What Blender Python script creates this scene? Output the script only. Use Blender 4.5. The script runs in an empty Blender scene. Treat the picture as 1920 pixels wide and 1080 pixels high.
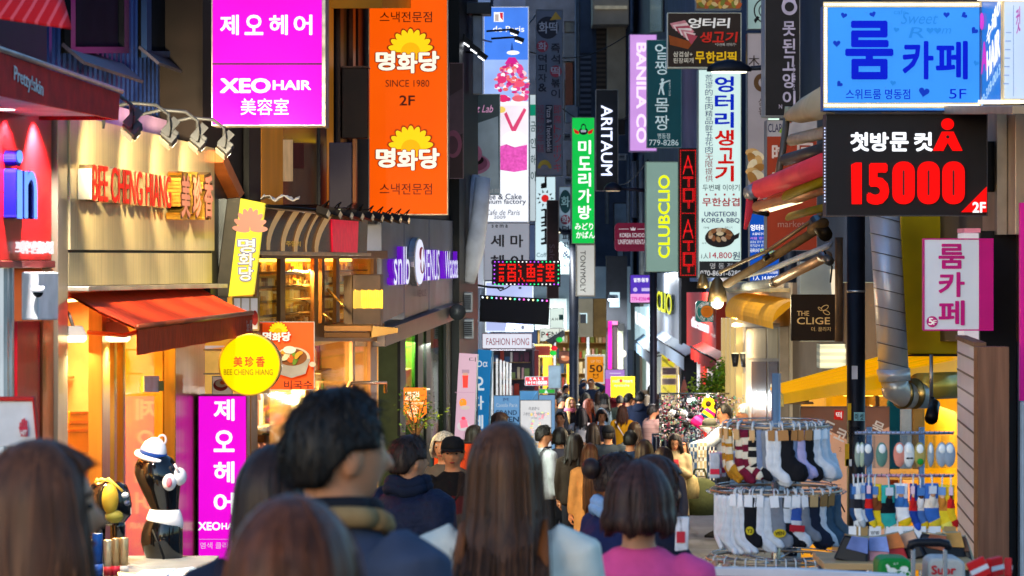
import bpy, math, random
from mathutils import Vector, Matrix
R = math.radians
random.seed(7)
scene = bpy.context.scene
col = scene.collection

# ------------------------------------------------------------------ camera, sky, exposure
F, CX, HY, CAMZ = 5333.0, 960.0, 485.0, 1.65
cam_d = bpy.data.cameras.new('camera')
cam_d.lens, cam_d.sensor_width, cam_d.shift_y = 100.0, 36.0, -55.0 / 1920.0
cam_d.clip_end = 2000
cam_d.dof.use_dof = True
cam_d.dof.focus_distance = 23.0
cam_d.dof.aperture_fstop = 8.0
cam = bpy.data.objects.new('camera', cam_d)
col.objects.link(cam)
cam.location = (0, 0, CAMZ)
cam.rotation_euler = (R(90), 0, 0)
scene.camera = cam
SUN_EL, SUN_ROT = 6.0, 212.0
world = bpy.data.worlds.new('World')
scene.world = world
world.use_nodes = True
nt = world.node_tree
sky = nt.nodes.new('ShaderNodeTexSky')
sky.sky_type = 'NISHITA'
sky.sun_disc = False
sky.ozone_density = 3.6
sky.sun_elevation = R(SUN_EL)
sky.sun_rotation = R(SUN_ROT)
nt.links.new(sky.outputs[0], nt.nodes['Background'].inputs[0])
nt.nodes['Background'].inputs[1].default_value = 0.15
sun_d = bpy.data.lights.new('sun', 'SUN')
sun_d.energy, sun_d.angle, sun_d.color = 0.10, R(75), (1.0, 0.92, 0.84)
sun = bpy.data.objects.new('sun', sun_d)
col.objects.link(sun)
sun.rotation_euler = (R(84), 0, R(-32))
scene.view_settings.view_transform = 'Standard'
scene.view_settings.look = 'None'
scene.view_settings.exposure = 1.85
scene.view_settings.gamma = 1.0
scene.view_settings.use_curve_mapping = False
scene.cycles.max_bounces = 6
scene.cycles.transparent_max_bounces = 12
scene.cycles.sample_clamp_indirect = 4.0
scene.cycles.caustics_reflective = scene.cycles.caustics_refractive = False

# ------------------------------------------------------------------ helpers
def P(px, py, D):
    return Vector(((px - CX) * D / F, D, CAMZ - (py - HY) * D / F))

GP = [(-30, 1.0), (0, 0), (37, -2.17), (47, -2.5), (60, -2.85), (75, -3.0), (100, -3.5), (400, -9)]
def GZ(y):
    for (a, za), (b, zb) in zip(GP, GP[1:]):
        if y <= b:
            return za + (zb - za) * (y - a) / (b - a)
    return GP[-1][1]

def lin(h):
    if isinstance(h, str):
        c = [int(h[i:i + 2], 16) / 255 for i in (0, 2, 4)]
        return tuple(x / 12.92 if x <= .04045 else ((x + .055) / 1.055) ** 2.4 for x in c)
    return tuple(h)

EMK = 1.18 / 2 ** scene.view_settings.exposure
MC = {}
def mat(c, rough=.55, metal=0., nz=.18, sc=6., bump=0., stretch=(1, 1, 1), spec=.2, emit=0.):
    """procedural surface: base colour broken up by noise, optional bump, optional emission (lamps, signs, and glow added to unlit surfaces)"""
    key = (c, rough, metal, nz, sc, bump, stretch, spec, emit)
    if key in MC:
        return MC[key]
    m = bpy.data.materials.new('surface')
    m.use_nodes = True
    n, l = m.node_tree.nodes, m.node_tree.links
    b = n['Principled BSDF']
    rgb = lin(c)
    tc = n.new('ShaderNodeTexCoord')
    mp = n.new('ShaderNodeMapping')
    mp.inputs['Scale'].default_value = stretch
    no = n.new('ShaderNodeTexNoise')
    no.inputs['Scale'].default_value = sc
    no.inputs['Detail'].default_value = 5
    l.new(tc.outputs['Object'], mp.inputs[0])
    l.new(mp.outputs[0], no.inputs['Vector'])
    rp = n.new('ShaderNodeValToRGB')
    rp.color_ramp.elements[0].position, rp.color_ramp.elements[1].position = .3, .7
    rp.color_ramp.elements[0].color = (*[x * (1 - nz) for x in rgb], 1)
    rp.color_ramp.elements[1].color = (*[min(1, x * (1 + nz)) for x in rgb], 1)
    l.new(no.outputs['Fac'], rp.inputs[0])
    if emit < .5:
        l.new(rp.outputs[0], b.inputs['Base Color'])
    else:                                   # lamps and backlit acrylic: the light comes from behind, little is reflected
        b.inputs['Base Color'].default_value = (*[x * .2 for x in rgb], 1)
    b.inputs['Roughness'].default_value = rough
    b.inputs['Metallic'].default_value = metal
    b.inputs['Specular IOR Level'].default_value = spec
    if bump:
        bp = n.new('ShaderNodeBump')
        bp.inputs['Strength'].default_value = bump
        bp.inputs['Distance'].default_value = .02
        l.new(no.outputs['Fac'], bp.inputs['Height'])
        l.new(bp.outputs[0], b.inputs['Normal'])
    if emit:
        l.new(rp.outputs[0], b.inputs['Emission Color'])
        b.inputs['Emission Strength'].default_value = emit * EMK
    MC[key] = m
    return m

def lit(c, e=.8, nz=.15, sc=1.7):            # backlit acrylic, lamps, LED
    return mat(c, .35, 0., nz, sc, 0., (1, 1, 1), .04, e)   # strengths below are in display terms

def glass(c=(1, 1, 1), tint=.85):
    key = ('glass', c, tint)
    if key in MC:
        return MC[key]
    m = bpy.data.materials.new('glass')
    m.use_nodes = True
    n, l = m.node_tree.nodes, m.node_tree.links
    n.remove(n['Principled BSDF'])
    t = n.new('ShaderNodeBsdfTransparent')
    t.inputs[0].default_value = (*[x * tint for x in c], 1)
    g = n.new('ShaderNodeBsdfGlossy')
    g.inputs['Roughness'].default_value = .03
    lw = n.new('ShaderNodeLayerWeight'); lw.inputs[0].default_value = .5
    pw = n.new('ShaderNodeMath'); pw.operation = 'POWER'; pw.inputs[1].default_value = 5
    f = n.new('ShaderNodeMath'); f.operation = 'MULTIPLY_ADD'; f.inputs[1].default_value = .45; f.inputs[2].default_value = .03
    l.new(lw.outputs['Facing'], pw.inputs[0]); l.new(pw.outputs[0], f.inputs[0])
    mx = n.new('ShaderNodeMixShader')
    l.new(f.outputs[0], mx.inputs[0]); l.new(t.outputs[0], mx.inputs[1]); l.new(g.outputs[0], mx.inputs[2])
    l.new(mx.outputs[0], n['Material Output'].inputs[0])
    MC[key] = m
    return m

def stripes(c1, c2, scale, axis=2, rough=.7, duty=.5, bump=0, emit=0):
    key = ('str', c1, c2, scale, axis, rough, duty, emit)
    if key in MC:
        return MC[key]
    m = mat(c1, rough, 0, .03, 3.1 + len(MC) * .001, emit=emit)
    n, l = m.node_tree.nodes, m.node_tree.links
    b = n['Principled BSDF']
    tc = n.new('ShaderNodeTexCoord'); sx = n.new('ShaderNodeSeparateXYZ')
    l.new(tc.outputs['Object'], sx.inputs[0])
    a = n.new('ShaderNodeMath'); a.operation = 'MULTIPLY'; a.inputs[1].default_value = scale
    l.new(sx.outputs[axis], a.inputs[0])
    fr = n.new('ShaderNodeMath'); fr.operation = 'FRACT'; l.new(a.outputs[0], fr.inputs[0])
    gt = n.new('ShaderNodeMath'); gt.operation = 'GREATER_THAN'; gt.inputs[1].default_value = duty
    l.new(fr.outputs[0], gt.inputs[0])
    mx = n.new('ShaderNodeMixRGB')
    mx.inputs[1].default_value = (*lin(c1), 1); mx.inputs[2].default_value = (*lin(c2), 1)
    l.new(gt.outputs[0], mx.inputs[0]); l.new(mx.outputs[0], b.inputs['Base Color'])
    if emit:
        l.new(mx.outputs[0], b.inputs['Emission Color'])
    MC[key] = m
    return m

class MB:
    """collects shapes, links them as ONE mesh object"""
    def __init__(s):
        s.v, s.f, s.mi, s.sm, s.mats = [], [], [], [], []
    def idx(s, m):
        if m not in s.mats:
            s.mats.append(m)
        return s.mats.index(m)
    def add(s, vs, fs, m, smooth=False):
        b = len(s.v); i = s.idx(m)
        s.v += [tuple(v) for v in vs]
        for f in fs:
            s.f.append([b + k for k in f]); s.mi.append(i); s.sm.append(smooth)
        return s
    def hexa(s, p, m):                     # p: 4 front + 4 back corners, same order
        return s.add(p, [(0, 1, 2, 3), (7, 6, 5, 4), (0, 4, 5, 1), (1, 5, 6, 2), (2, 6, 7, 3), (3, 7, 4, 0)], m)
    def box(s, x0, y0, z0, x1, y1, z1, m):
        x0, x1 = sorted((x0, x1)); y0, y1 = sorted((y0, y1)); z0, z1 = sorted((z0, z1))
        return s.hexa([(x0, y0, z0), (x1, y0, z0), (x1, y0, z1), (x0, y0, z1),
                       (x0, y1, z0), (x1, y1, z0), (x1, y1, z1), (x0, y1, z1)], m)
    def cbox(s, c, d, m, rot=None):        # centred box with rotation matrix
        x, y, z = d[0] / 2, d[1] / 2, d[2] / 2
        p = [Vector(q) for q in [(-x, -y, -z), (x, -y, -z), (x, -y, z), (-x, -y, z), (-x, y, -z), (x, y, -z), (x, y, z), (-x, y, z)]]
        if rot:
            p = [rot @ q for q in p]
        return s.hexa([q + Vector(c) for q in p], m)
    def prism(s, pts, y0, y1, m):          # polygon in x,z pushed from y0 (front) to y1
        n = len(pts)
        ar = sum(pts[i][0] * pts[(i + 1) % n][1] - pts[(i + 1) % n][0] * pts[i][1] for i in range(n))
        if ar < 0:
            pts = pts[::-1]
        vs = [(x, y0, z) for x, z in pts] + [(x, y1, z) for x, z in pts]
        fs = [tuple(range(n)), tuple(range(2 * n - 1, n - 1, -1))] + [(i, n + i, n + (i + 1) % n, (i + 1) % n) for i in range(n)]
        return s.add(vs, fs, m)
    def slab(s, quad, th, m):              # 3-D quad given thickness along its normal
        q = [Vector(p) for p in quad]
        nrm = (q[1] - q[0]).cross(q[3] - q[0]).normalized() * th
        return s.hexa(q + [p - nrm for p in q], m)
    def tube(s, pts, r, m, n=8, flat=1.0):
        pts = [Vector(p) for p in pts]
        rs = r if isinstance(r, (list, tuple)) else [r] * len(pts)
        up = None; vs = []
        for i, p in enumerate(pts):
            t = (pts[min(i + 1, len(pts) - 1)] - pts[max(i - 1, 0)]).normalized()
            if up is None:
                up = t.orthogonal().normalized()
            up = (up - t * up.dot(t)).normalized()
            sd = t.cross(up)
            for k in range(n):
                a = 2 * math.pi * k / n
                vs.append(p + up * math.cos(a) * rs[i] + sd * math.sin(a) * rs[i] * flat)
        fs = []
        for i in range(len(pts) - 1):
            for k in range(n):
                fs.append((i * n + k, i * n + (k + 1) % n, (i + 1) * n + (k + 1) % n, (i + 1) * n + k))
        fs.append(tuple(range(n - 1, -1, -1)))
        fs.append(tuple(range((len(pts) - 1) * n, len(pts) * n)))
        return s.add(vs, fs, m, True)
    def rings(s, rings, m, seg=None, smooth=True):   # list of closed rings; seg = material per span
        n = len(rings[0]); b = len(s.v)
        s.v += [tuple(p) for r in rings for p in r]
        for i in range(len(rings) - 1):
            mi = s.idx(seg[i] if seg else m)
            for k in range(n):
                s.f.append([b + i * n + k, b + i * n + (k + 1) % n, b + (i + 1) * n + (k + 1) % n, b + (i + 1) * n + k])
                s.mi.append(mi); s.sm.append(smooth)
        for f in ([b + k for k in range(n - 1, -1, -1)], [b + (len(rings) - 1) * n + k for k in range(n)]):
            s.f.append(f); s.mi.append(s.idx(seg[0] if seg else m)); s.sm.append(smooth)
        return s
    def oval(s, levels, m, n=20, seg=None):          # (z, rx, ry, cx, cy)
        rs = [[(l[3] + l[1] * math.cos(2 * math.pi * k / n), l[4] + l[2] * math.sin(2 * math.pi * k / n), l[0]) for k in range(n)] for l in levels]
        return s.rings(rs, m, seg)
    def ball(s, c, r, m, nu=16, nv=10):
        if not isinstance(r, (list, tuple)):
            r = (r, r, r)
        lv = []
        for j in range(nv + 1):
            a = math.pi * (j + .02 * (j == 0) - .02 * (j == nv)) / nv
            q = max(math.sin(a), .02)
            lv.append((c[2] - r[2] * math.cos(a), r[0] * q, r[1] * q, c[0], c[1]))
        return s.oval(lv, m, nu)
    def build(s, name, parent=None, bevel=0, world=False):
        me = bpy.data.meshes.new(name)
        off = parent.location if (world and parent is not None) else Vector((0, 0, 0))
        me.from_pydata([tuple(Vector(v) - off) for v in s.v] if world else s.v, [], s.f)
        for m in s.mats:
            me.materials.append(m)
        me.polygons.foreach_set('material_index', s.mi)
        me.polygons.foreach_set('use_smooth', s.sm)
        me.update()
        return link(name, me, parent, bevel)

def link(name, me, parent=None, bevel=0):
    o = bpy.data.objects.new(name, me)
    col.objects.link(o)
    if parent is not None:
        o.parent = parent
    if bevel:
        b = o.modifiers.new('bevel', 'BEVEL')
        b.width, b.segments, b.limit_method = bevel, 2, 'ANGLE'
    return o

def tag(o, label=None, cat=None, group=None, kind=None):
    for k, v in (('label', label), ('category', cat), ('group', group), ('kind', kind)):
        if v:
            o[k] = v
    return o

def thing(name, label, cat, loc=(0, 0, 0), rz=0, group=None):
    o = bpy.data.objects.new(name, None)
    col.objects.link(o)
    o.empty_display_size = .1
    o.location = loc
    o.rotation_euler = (0, 0, rz)
    return tag(o, label, cat, group)

def kids(o):
    return [c for c in bpy.data.objects if c.parent is o]

def copy_tree(o, parent=None):
    c = o.copy(); col.objects.link(c)
    if parent is not None:
        c.parent = parent
    for ch in kids(o):
        copy_tree(ch, c)
    return c

TXT = {}
TC = bpy.data.curves.new('text', 'FONT')
TO = bpy.data.objects.new('text', TC)
TSC = bpy.data.scenes.new('workbench')
TSC.collection.objects.link(TO)
def bench():
    with bpy.context.temp_override(scene=TSC, view_layer=TSC.view_layers[0]):
        return bpy.context.evaluated_depsgraph_get()
def glyphs(s, bold, ext):
    """letters as a mesh in a unit box; bold = shifted copies laid over each other"""
    key = (s, bold, ext)
    if key not in TXT:
        TC.body, TC.extrude, TC.resolution_u = s, ext, 3
        dg = bench()
        me = bpy.data.meshes.new_from_object(TO.evaluated_get(dg), depsgraph=dg)
        v0 = [tuple(v.co) for v in me.vertices]; f0 = [tuple(p.vertices) for p in me.polygons]
        bpy.data.meshes.remove(me)
        vs, fs = [], []
        nb = 1 if bold < .008 else 5 if bold < .03 else 8
        for i in range(nb):
            b = len(vs); q = bold * .55
            dx, dy = (0, 0) if nb == 1 or (nb == 5 and i == 4) else (q * math.cos(2 * math.pi * (i + .5) / (nb - (nb == 5))), q * math.sin(2 * math.pi * (i + .5) / (nb - (nb == 5))))
            vs += [(x + dx, y + dy, z_ + (.0004 * i if ext == 0 else 0)) for x, y, z_ in v0]
            fs += [tuple(k + b for k in f) for f in f0]
        if vs:
            x0, x1 = min(v[0] for v in vs), max(v[0] for v in vs)
            y0, y1 = min(v[1] for v in vs), max(v[1] for v in vs)
            vs = [((v[0] - x0) / (x1 - x0 or 1), (v[1] - y0) / (y1 - y0 or 1), v[2]) for v in vs]
        TXT[key] = (vs, fs)
    return TXT[key]

class Plane:
    """vertical plane through two photo columns at given distances; local x along it, y into it, z up"""
    def __init__(s, pxL, DL=None, pxR=None, DR=None, off=0.):
        if DL is None:
            pxL, DL, pxR, DR = 0, pxL, 1920, pxL
        a, b = P(pxL, HY, DL), P(pxR, HY, DR)
        s.e = (b - a).normalized()
        s.n = Vector((s.e.y, -s.e.x, 0))
        s.a = a + s.n * off
        s.ang = math.atan2(s.e.y, s.e.x)
    def u(s, px):
        r = (px - CX) / F
        u = (s.a.y * r - s.a.x) / (s.e.x - s.e.y * r)
        return u, s.a.y + u * s.e.y
    def uz(s, px, py):
        u, t = s.u(px)
        return u, CAMZ - (py - HY) * t / F
    def world(s, px, py, out=0.):
        u, z = s.uz(px, py)
        w = s.a + s.e * u + s.n * out
        return Vector((w.x, w.y, z))

class Fr:
    """a thing whose parts are laid out on a Plane, in photo columns and rows"""
    def __init__(s, name, label, cat, px, py, pl, group=None, out=0.):
        s.pl = pl if isinstance(pl, Plane) else Plane(pl)
        if out:
            s.pl2 = s.pl; q = Plane.__new__(Plane); q.e, q.n, q.ang = s.pl.e, s.pl.n, s.pl.ang; q.a = s.pl.a + s.pl.n * out; s.pl = q
        s.u0, s.z0 = s.pl.uz(px, py)
        w = s.pl.a + s.pl.e * s.u0
        s.root = thing(name, label, cat, (w.x, w.y, s.z0), s.pl.ang, group)
        s.k = 0; s.pic = MB(); s.let = MB(); s.face_y = 0.
    def lp(s, px, py):
        u, z = s.pl.uz(px, py)
        return u - s.u0, z - s.z0
    def quadbox(s, name, x0, y0, x1, y1, ya, yb, m, bevel=0, parent=None, build=True, mb=None):
        mb = mb or MB()
        mb.prism([s.lp(x0, y1), s.lp(x1, y1), s.lp(x1, y0), s.lp(x0, y0)], ya, yb, m)
        return mb.build(name, parent or s.root, bevel) if build else mb
    def polybox(s, name, pts, ya, yb, m, bevel=0, parent=None):
        return MB().prism([s.lp(*p) for p in pts], ya, yb, m).build(name, parent or s.root, bevel)
    def gy(s):
        s.k += 1
        return s.face_y - .0025 * s.k
    def rect(s, x0, y0, x1, y1, m):
        y = s.gy(); s.pic.prism([s.lp(x0, y1), s.lp(x1, y1), s.lp(x1, y0), s.lp(x0, y0)], y, y + .0015, m); return s
    def poly(s, pts, m):
        y = s.gy(); s.pic.prism([s.lp(*p) for p in pts], y, y + .0015, m); return s
    def disc(s, cx, cy, rx, ry, m, n=28, a0=0, a1=360, rot=0):
        c, q = math.cos(R(rot)), math.sin(R(rot))
        pts = []
        for i in range(n + (a1 - a0 < 360)):
            a = R(a0 + (a1 - a0) * i / n); x, y = rx * math.cos(a), ry * math.sin(a)
            pts.append((cx + x * c - y * q, cy + x * q + y * c))
        return s.poly(pts, m)
    def text(s, t, x0, y0, x1, y1, m, bold=.02, rot=0, ext=0, out=0, tilt=0, slant=0):
        vs, fs = glyphs(t, bold, ext)
        if not vs:
            return s
        (xa, za), (xb, zb) = s.lp(x0, (y0 + y1) / 2), s.lp(x1, (y0 + y1) / 2)
        xm, zt = s.lp((x0 + x1) / 2, y0); _, zz = s.lp((x0 + x1) / 2, y1)
        y = s.gy() - out
        w, h = xb - xa, zt - zz
        o = []
        ct, st = math.cos(R(tilt)), math.sin(R(tilt))
        for a, b, c in vs:
            if rot == 90:      # reads downwards (tops to the right)
                a, b = b, 1 - a
            elif rot == -90:
                a, b = 1 - b, a
            dx, dz = (a - .5) * w + slant * (b - .5) * h, (b - .5) * h
            o.append((xm + dx * ct - dz * st, y - (c if ext == 0 else (c / ext * .5 - .5) * out), (zt + zz) / 2 + dx * st + dz * ct))
        s.let.add(o, fs, m)
        return s
    def colm(s, t, x0, x1, y0, y1, m, bold=.02, gap=.18, **k):
        n = len(t); st = (y1 - y0) / (n - gap)
        for i, ch in enumerate(t):
            if ch != ' ':
                s.text(ch, x0, y0 + st * i, x1, y0 + st * (i + 1 - gap), m, bold, **k)
        return s
    def done(s):
        if s.pic.v:
            s.pic.build('picture', s.root)
        if s.let.v:
            s.let.build('lettering', s.root)
        return s.root

STEEL = mat('6a6d72', .4, .8, .15)
DARK = mat('17181c', .5, .3, .2)
BLACK = mat('0a0a0c', .45, .1, .2)
def sign(name, label, x0, y0, x1, y1, pl, face, frame=None, depth=.14, fw=3, cat='sign', group=None, out=0., fwy=None):
    """box sign: housing with a proud face plate"""
    f = Fr(name, label, cat, (x0 + x1) / 2, y1, pl, group, out)
    fwy = fw if fwy is None else fwy
    f.quadbox('housing', x0, y0, x1, y1, 0, depth, frame or STEEL, .006)
    f.quadbox('face', x0 + fw, y0 + fwy, x1 - fw, y1 - fwy, -.006, .004, face)
    f.face_y = -.006
    r = max(fw * .7, 1.)
    mb = MB()
    for a in ((x0, y0, x1, y0 + r), (x0, y1 - r, x1, y1), (x0, y0 + r, x0 + r, y1 - r), (x1 - r, y0 + r, x1, y1 - r)):
        f.quadbox('', *a, -.016, -.001, None, mb=mb, build=False) if 0 else mb.prism([f.lp(a[0], a[3]), f.lp(a[2], a[3]), f.lp(a[2], a[1]), f.lp(a[0], a[1])], -.016, -.001, frame or STEEL)
    mb.build('rim', f.root)
    return f

def light(kind, loc, energy, color=(1, 1, 1), aim=None, size=.3, angle=90, blend=.5, parent=None, name='lamp_or_fill_light'):
    d = bpy.data.lights.new(name, kind)
    d.energy, d.color = energy * 2.3, color
    if kind == 'AREA':
        d.size = size
    elif kind == 'SPOT':
        d.spot_size, d.spot_blend, d.shadow_soft_size = R(angle), blend, size
    else:
        d.shadow_soft_size = size
    o = bpy.data.objects.new(name, d)
    col.objects.link(o)
    o.location = loc
    if aim is not None:
        o.rotation_euler = (Vector(aim) - Vector(loc)).to_track_quat('-Z', 'Y').to_euler()
    return o
def wmb(mb, name, root):          # build world-space shapes under an unrotated Empty
    return mb.build(name, root, world=True)
# ------------------------------------------------------------------ ground
def ground():
    mb = MB()
    ys = [-30, -10, 0, 6, 12, 18, 24, 30, 37, 42, 47, 53, 60, 67, 75, 85, 100, 140, 400]
    m = mat('4a4a50', .55, 0, .3, 9, .3)
    for a, b in zip(ys, ys[1:]):
        mb.add([(-80, a, GZ(a)), (80, a, GZ(a)), (80, b, GZ(b)), (-80, b, GZ(b))], [(0, 1, 2, 3)], m)
    tag(mb.build('road'), kind='structure')
    pv = MB(); t = mat('504f52', .5, 0, .25, 5, .2); t2 = mat('424146', .5, 0, .25, 5, .2)
    for i, y in enumerate([4 + .8 * k for k in range(110)]):
        for j in range(-3, 10):
            x = j * .4 + (.2 if i % 2 else 0)
            pv.add([(x + .004, y + .004, GZ(y) + .004), (x + .396, y + .004, GZ(y) + .004), (x + .396, y + .796, GZ(y + .8) + .004), (x + .004, y + .796, GZ(y + .8) + .004)], [(0, 1, 2, 3)], t if (i * 7 + j * 3) % 3 else t2)
    tag(pv.build('pavement'), kind='structure')
ground()

# ------------------------------------------------------------------ shared builders
def awning(name, label, pl, px0, px1, zb, zf, out, drop, m, trim=None, cat='awning', group=None, off=0., scallop=0):
    u0, _ = pl.u(px0); u1, _ = pl.u(px1)
    f = Fr(name, label, cat, px0, HY, pl, group)
    f.root.location.z = zf
    w = u1 - u0; n = 24
    mb = MB(); vs = []
    for i in range(n + 1):
        x = w * i / n
        sag = .012 * math.sin(i * 2.1)
        vs += [(x, -off, zb - zf), (x, -off - out * .5, (zb - zf) * .5 - .012 + sag * .4), (x, -off - out, 0)]
    vs += [(v[0], v[1] + .004, v[2] - .012) for v in vs]
    b = 3 * (n + 1); fs = []
    for i in range(n):
        for j in (0, 1):
            a = i * 3 + j
            fs += [(a, a + 1, a + 4, a + 3), (b + a + 3, b + a + 4, b + a + 1, b + a)]
    mb.add(vs, fs, m, True)
    for x in (0, w):
        mb.prism([(0, 0), (0, 0)], 0, 0, m) if 0 else None
    mb.build('canopy', f.root)
    v = MB(); vs = []
    for i in range(n + 1):
        x = w * i / n; d = drop * (1 + scallop * abs(math.sin(i * .9))); wv = .008 * math.sin(i * 1.7)
        vs += [(x, -off - out - .004 + wv, -.002), (x, -off - out - .004 - wv, -d), (x, -off - out + .004 + wv, -.002), (x, -off - out + .004 - wv, -d)]
    fs = []
    for i in range(n):
        a = i * 4
        fs += [(a, a + 1, a + 5, a + 4), (a + 6, a + 7, a + 3, a + 2)]
    v.add(vs, fs, m, True).build('valance', f.root)
    if trim:
        MB().tube([(0, -off - out, .004), (w, -off - out, .004)], .016, trim, 8).build('front_rail', f.root)
        a = MB()
        for x in (w * .12, w * .88):
            a.tube([(x, -off, zb - zf - .22), (x, -off - out * .55, (zb - zf) * .2 - .09), (x, -off - out, -.01)], .013, trim, 6)
        a.build('arm', f.root)
    return f, w

GOODS = [mat(c, .5, 0, .2, 4) for c in ('d8c8a0', 'b04030', 'e8e4da', '3a5a80', 'c89020', '6a3a50', '8aa060', 'e0b0b0')]
def room(f, x0, y0, x1, y1, depth, wall, lampc='ffd9a0', e=5., shelves=3, pane=None, mull=(), mm=None, goods=None, zfl=None, floor=None, front=.0):
    """shop interior behind an opening: walls, ceiling with a lamp panel, shelves of goods, glazing and mullions"""
    r = f.root
    (xa, zt), (xb, _) = f.lp(x0, y0), f.lp(x1, y0)
    _, zb = f.lp((x0 + x1) / 2, y1)
    _, zt = f.lp((x0 + x1) / 2, y0)
    if zfl is not None:
        zb = zfl - r.location.z
    y = front
    MB().box(xa, y + depth, zb, xb, y + depth + .05, zt, wall).build('back_wall', r)
    for a, b in ((xa - .05, xa), (xb, xb + .05)):
        MB().box(a, y + .02, zb, b, y + depth + .05, zt, wall).build('side_wall', r)
    MB().box(xa - .05, y + .02, zt, xb + .05, y + depth + .05, zt + .06, wall).build('ceiling', r)
    MB().box(xa - .05, y + .02, zb - .05, xb + .05, y + depth + .05, zb, floor or wall).build('shop_floor', r)
    MB().box(xa + .15 * (xb - xa), y + .25 * depth, zt - .03, xb - .15 * (xb - xa), y + .7 * depth, zt - .004, lit(lampc, e * 4, 0)).build('ceiling_lamp', r)
    if shelves:
        rnd = random.Random(int(x0 * 7 + y0))
        g = MB(); sh = mat('a08050', .5)
        for k in range(shelves):
            z = zb + (zt - zb) * (k + .35) / (shelves + .3)
            MB().box(xa + .05, y + depth - .32, z - .015, xb - .05, y + depth - .006, z, sh).build('shelf', r)
            x = xa + .08
            while x < xb - .15:
                w, h = rnd.uniform(.05, .13), rnd.uniform(.3, .8) * (zt - zb) / (shelves + .6)
                g.box(x, y + depth - .28 + rnd.random() * .06, z + .002, x + w, y + depth - .1, z + h, (goods or GOODS)[rnd.randrange(len(goods or GOODS))])
                x += w + rnd.uniform(.005, .05)
        tag(g.build('shelf_goods', r), kind='stuff')
    if pane:
        MB().box(xa, y + .03, zb, xb, y + .038, zt, pane).build('window_pane', r)
    for px, w in mull:
        (a, _), (b, _) = f.lp(px, y0), f.lp(px + w, y0)
        MB().box(a, y - .004, zb, b, y + .028, zt - .002, mm or DARK).build('mullion', r)
    return xa, xb, zb, zt

def bulb_flower(f, cx, cy, w, m_out, m_in, m_txt, m_rim, h=None):
    """half sunflower over three rounded syllables, as on the snack restaurant's signs"""
    k = w / 120.0
    for big, m, oy in ((1.28, m_rim, 0), (1.0, m_out, 0)):
        for i in range(9):
            a = 180 + 180 * (i + .5) / 9
            x, y = cx + 6 * k + 27 * k * math.cos(R(a)), cy - 18 * k + 27 * k * math.sin(R(a))
            f.disc(x, y, 16 * k * (1.12 if big > 1 else .92), 6.2 * k * big, m, 14, rot=a)
    f.disc(cx + 6 * k, cy - 16 * k, 18 * k, 18 * k, m_in, 20)
    for i, (ch, dx, dy, s) in enumerate((('명', -40, 0, 36), ('화', 0, 4, 38), ('당', 40, 1, 38))):
        f.text(ch, cx + (dx - s / 2) * k - 2 * k, cy + (dy - s / 2) * k - 1 * k, cx + (dx + s / 2) * k + 2 * k, cy + (dy + s / 2) * k + 1 * k, m_rim, .16)
    for i, (ch, dx, dy, s) in enumerate((('명', -40, 0, 36), ('화', 0, 4, 38), ('당', 40, 1, 38))):
        f.text(ch, cx + (dx - s / 2) * k, cy + (dy - s / 2) * k, cx + (dx + s / 2) * k, cy + (dy + s / 2) * k, m_txt, .075)

WHITE_L = lit('ffffff', .95, 0)
MAG = lit('ff10e6', .80, .08)
# ------------------------------------------------------------------ left: cosmetics shop with the red wall
WB = Plane(-187, 12, 385, 19.65)
f = Fr('cosmetics_shop', 'cosmetics shop front with glossy red wall panel and blue neon letters', 'shop', -150, 1100, WB)
r0 = f.root
RED = mat('c81018', .35, 0, .15, 3)
f.quadbox('red_wall', -180, 150, 86, 488, -.03, .25, RED, .004)
f.quadbox('trim_strip', -180, 489, 86, 502, -.05, .25, mat('7a2a28', .5), .004)
f.quadbox('wall', -180, -100, 88, 149, 0, .25, mat('20202a', .6))
f.quadbox('door_pillar', 69, 503, 90, 1330, -.03, .25, mat('a8542a', .4, .2), .004)
f.quadbox('metal_pillar', 91, 195, 110, 1330, -.05, .25, mat('b8a890', .3, .8, .2, 4, .05, (1, 1, .1)), .004)
f.quadbox('red_panel', 25, 602, 68, 1330, -.02, .2, mat('c41424', .4), .003)
f.quadbox('window_pane', -180, 503, 24, 1330, .0, .02, lit('dfeaf2', .55, .15, 3))
for x in (6, 15):
    f.quadbox('mullion', x, 503, x + 4, 1330, -.02, -.002, mat('8c9aa0', .4, .6))
f.quadbox('junction_box', 27, 510, 66, 600, -.12, -.035, mat('c8ccd0', .45), .008)
f.face_y = -.03
NB = lit('6a9aff', 1.3, 0)
NB2 = mat('1a1a90', .3, .2)
for t, x0, y0, x1, y1 in (('i', -6, 282, 6, 410), ('n', 7, 320, 32, 410)):
    f.text(t, x0, y0, x1, y1, NB2, .05, 0, .5, .06)
    f.text(t, x0, y0, x1, y1, NB, .02, 0, 0, .062)
f.text('프레티스킨 명동2호점', 13, 452, 82, 476, lit('f2e8ea', .8), .04, 0, .5, .012)
f.done()
# camera dome on the junction box
t = thing('security_camera', 'small white dome security camera under a light grey junction box', 'camera', P(46, 548, 14.0))
t.location += Vector((.07, -.02, 0))
MB().oval([(.0, .03, .03, 0, 0), (.012, .034, .034, 0, 0), (.03, .03, .03, 0, 0)], mat('d8dade', .4), 16).build('mount', t)
MB().ball((0, 0, 0), .026, mat('1a1c22', .1), 14, 8).build('dome', t)
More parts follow.
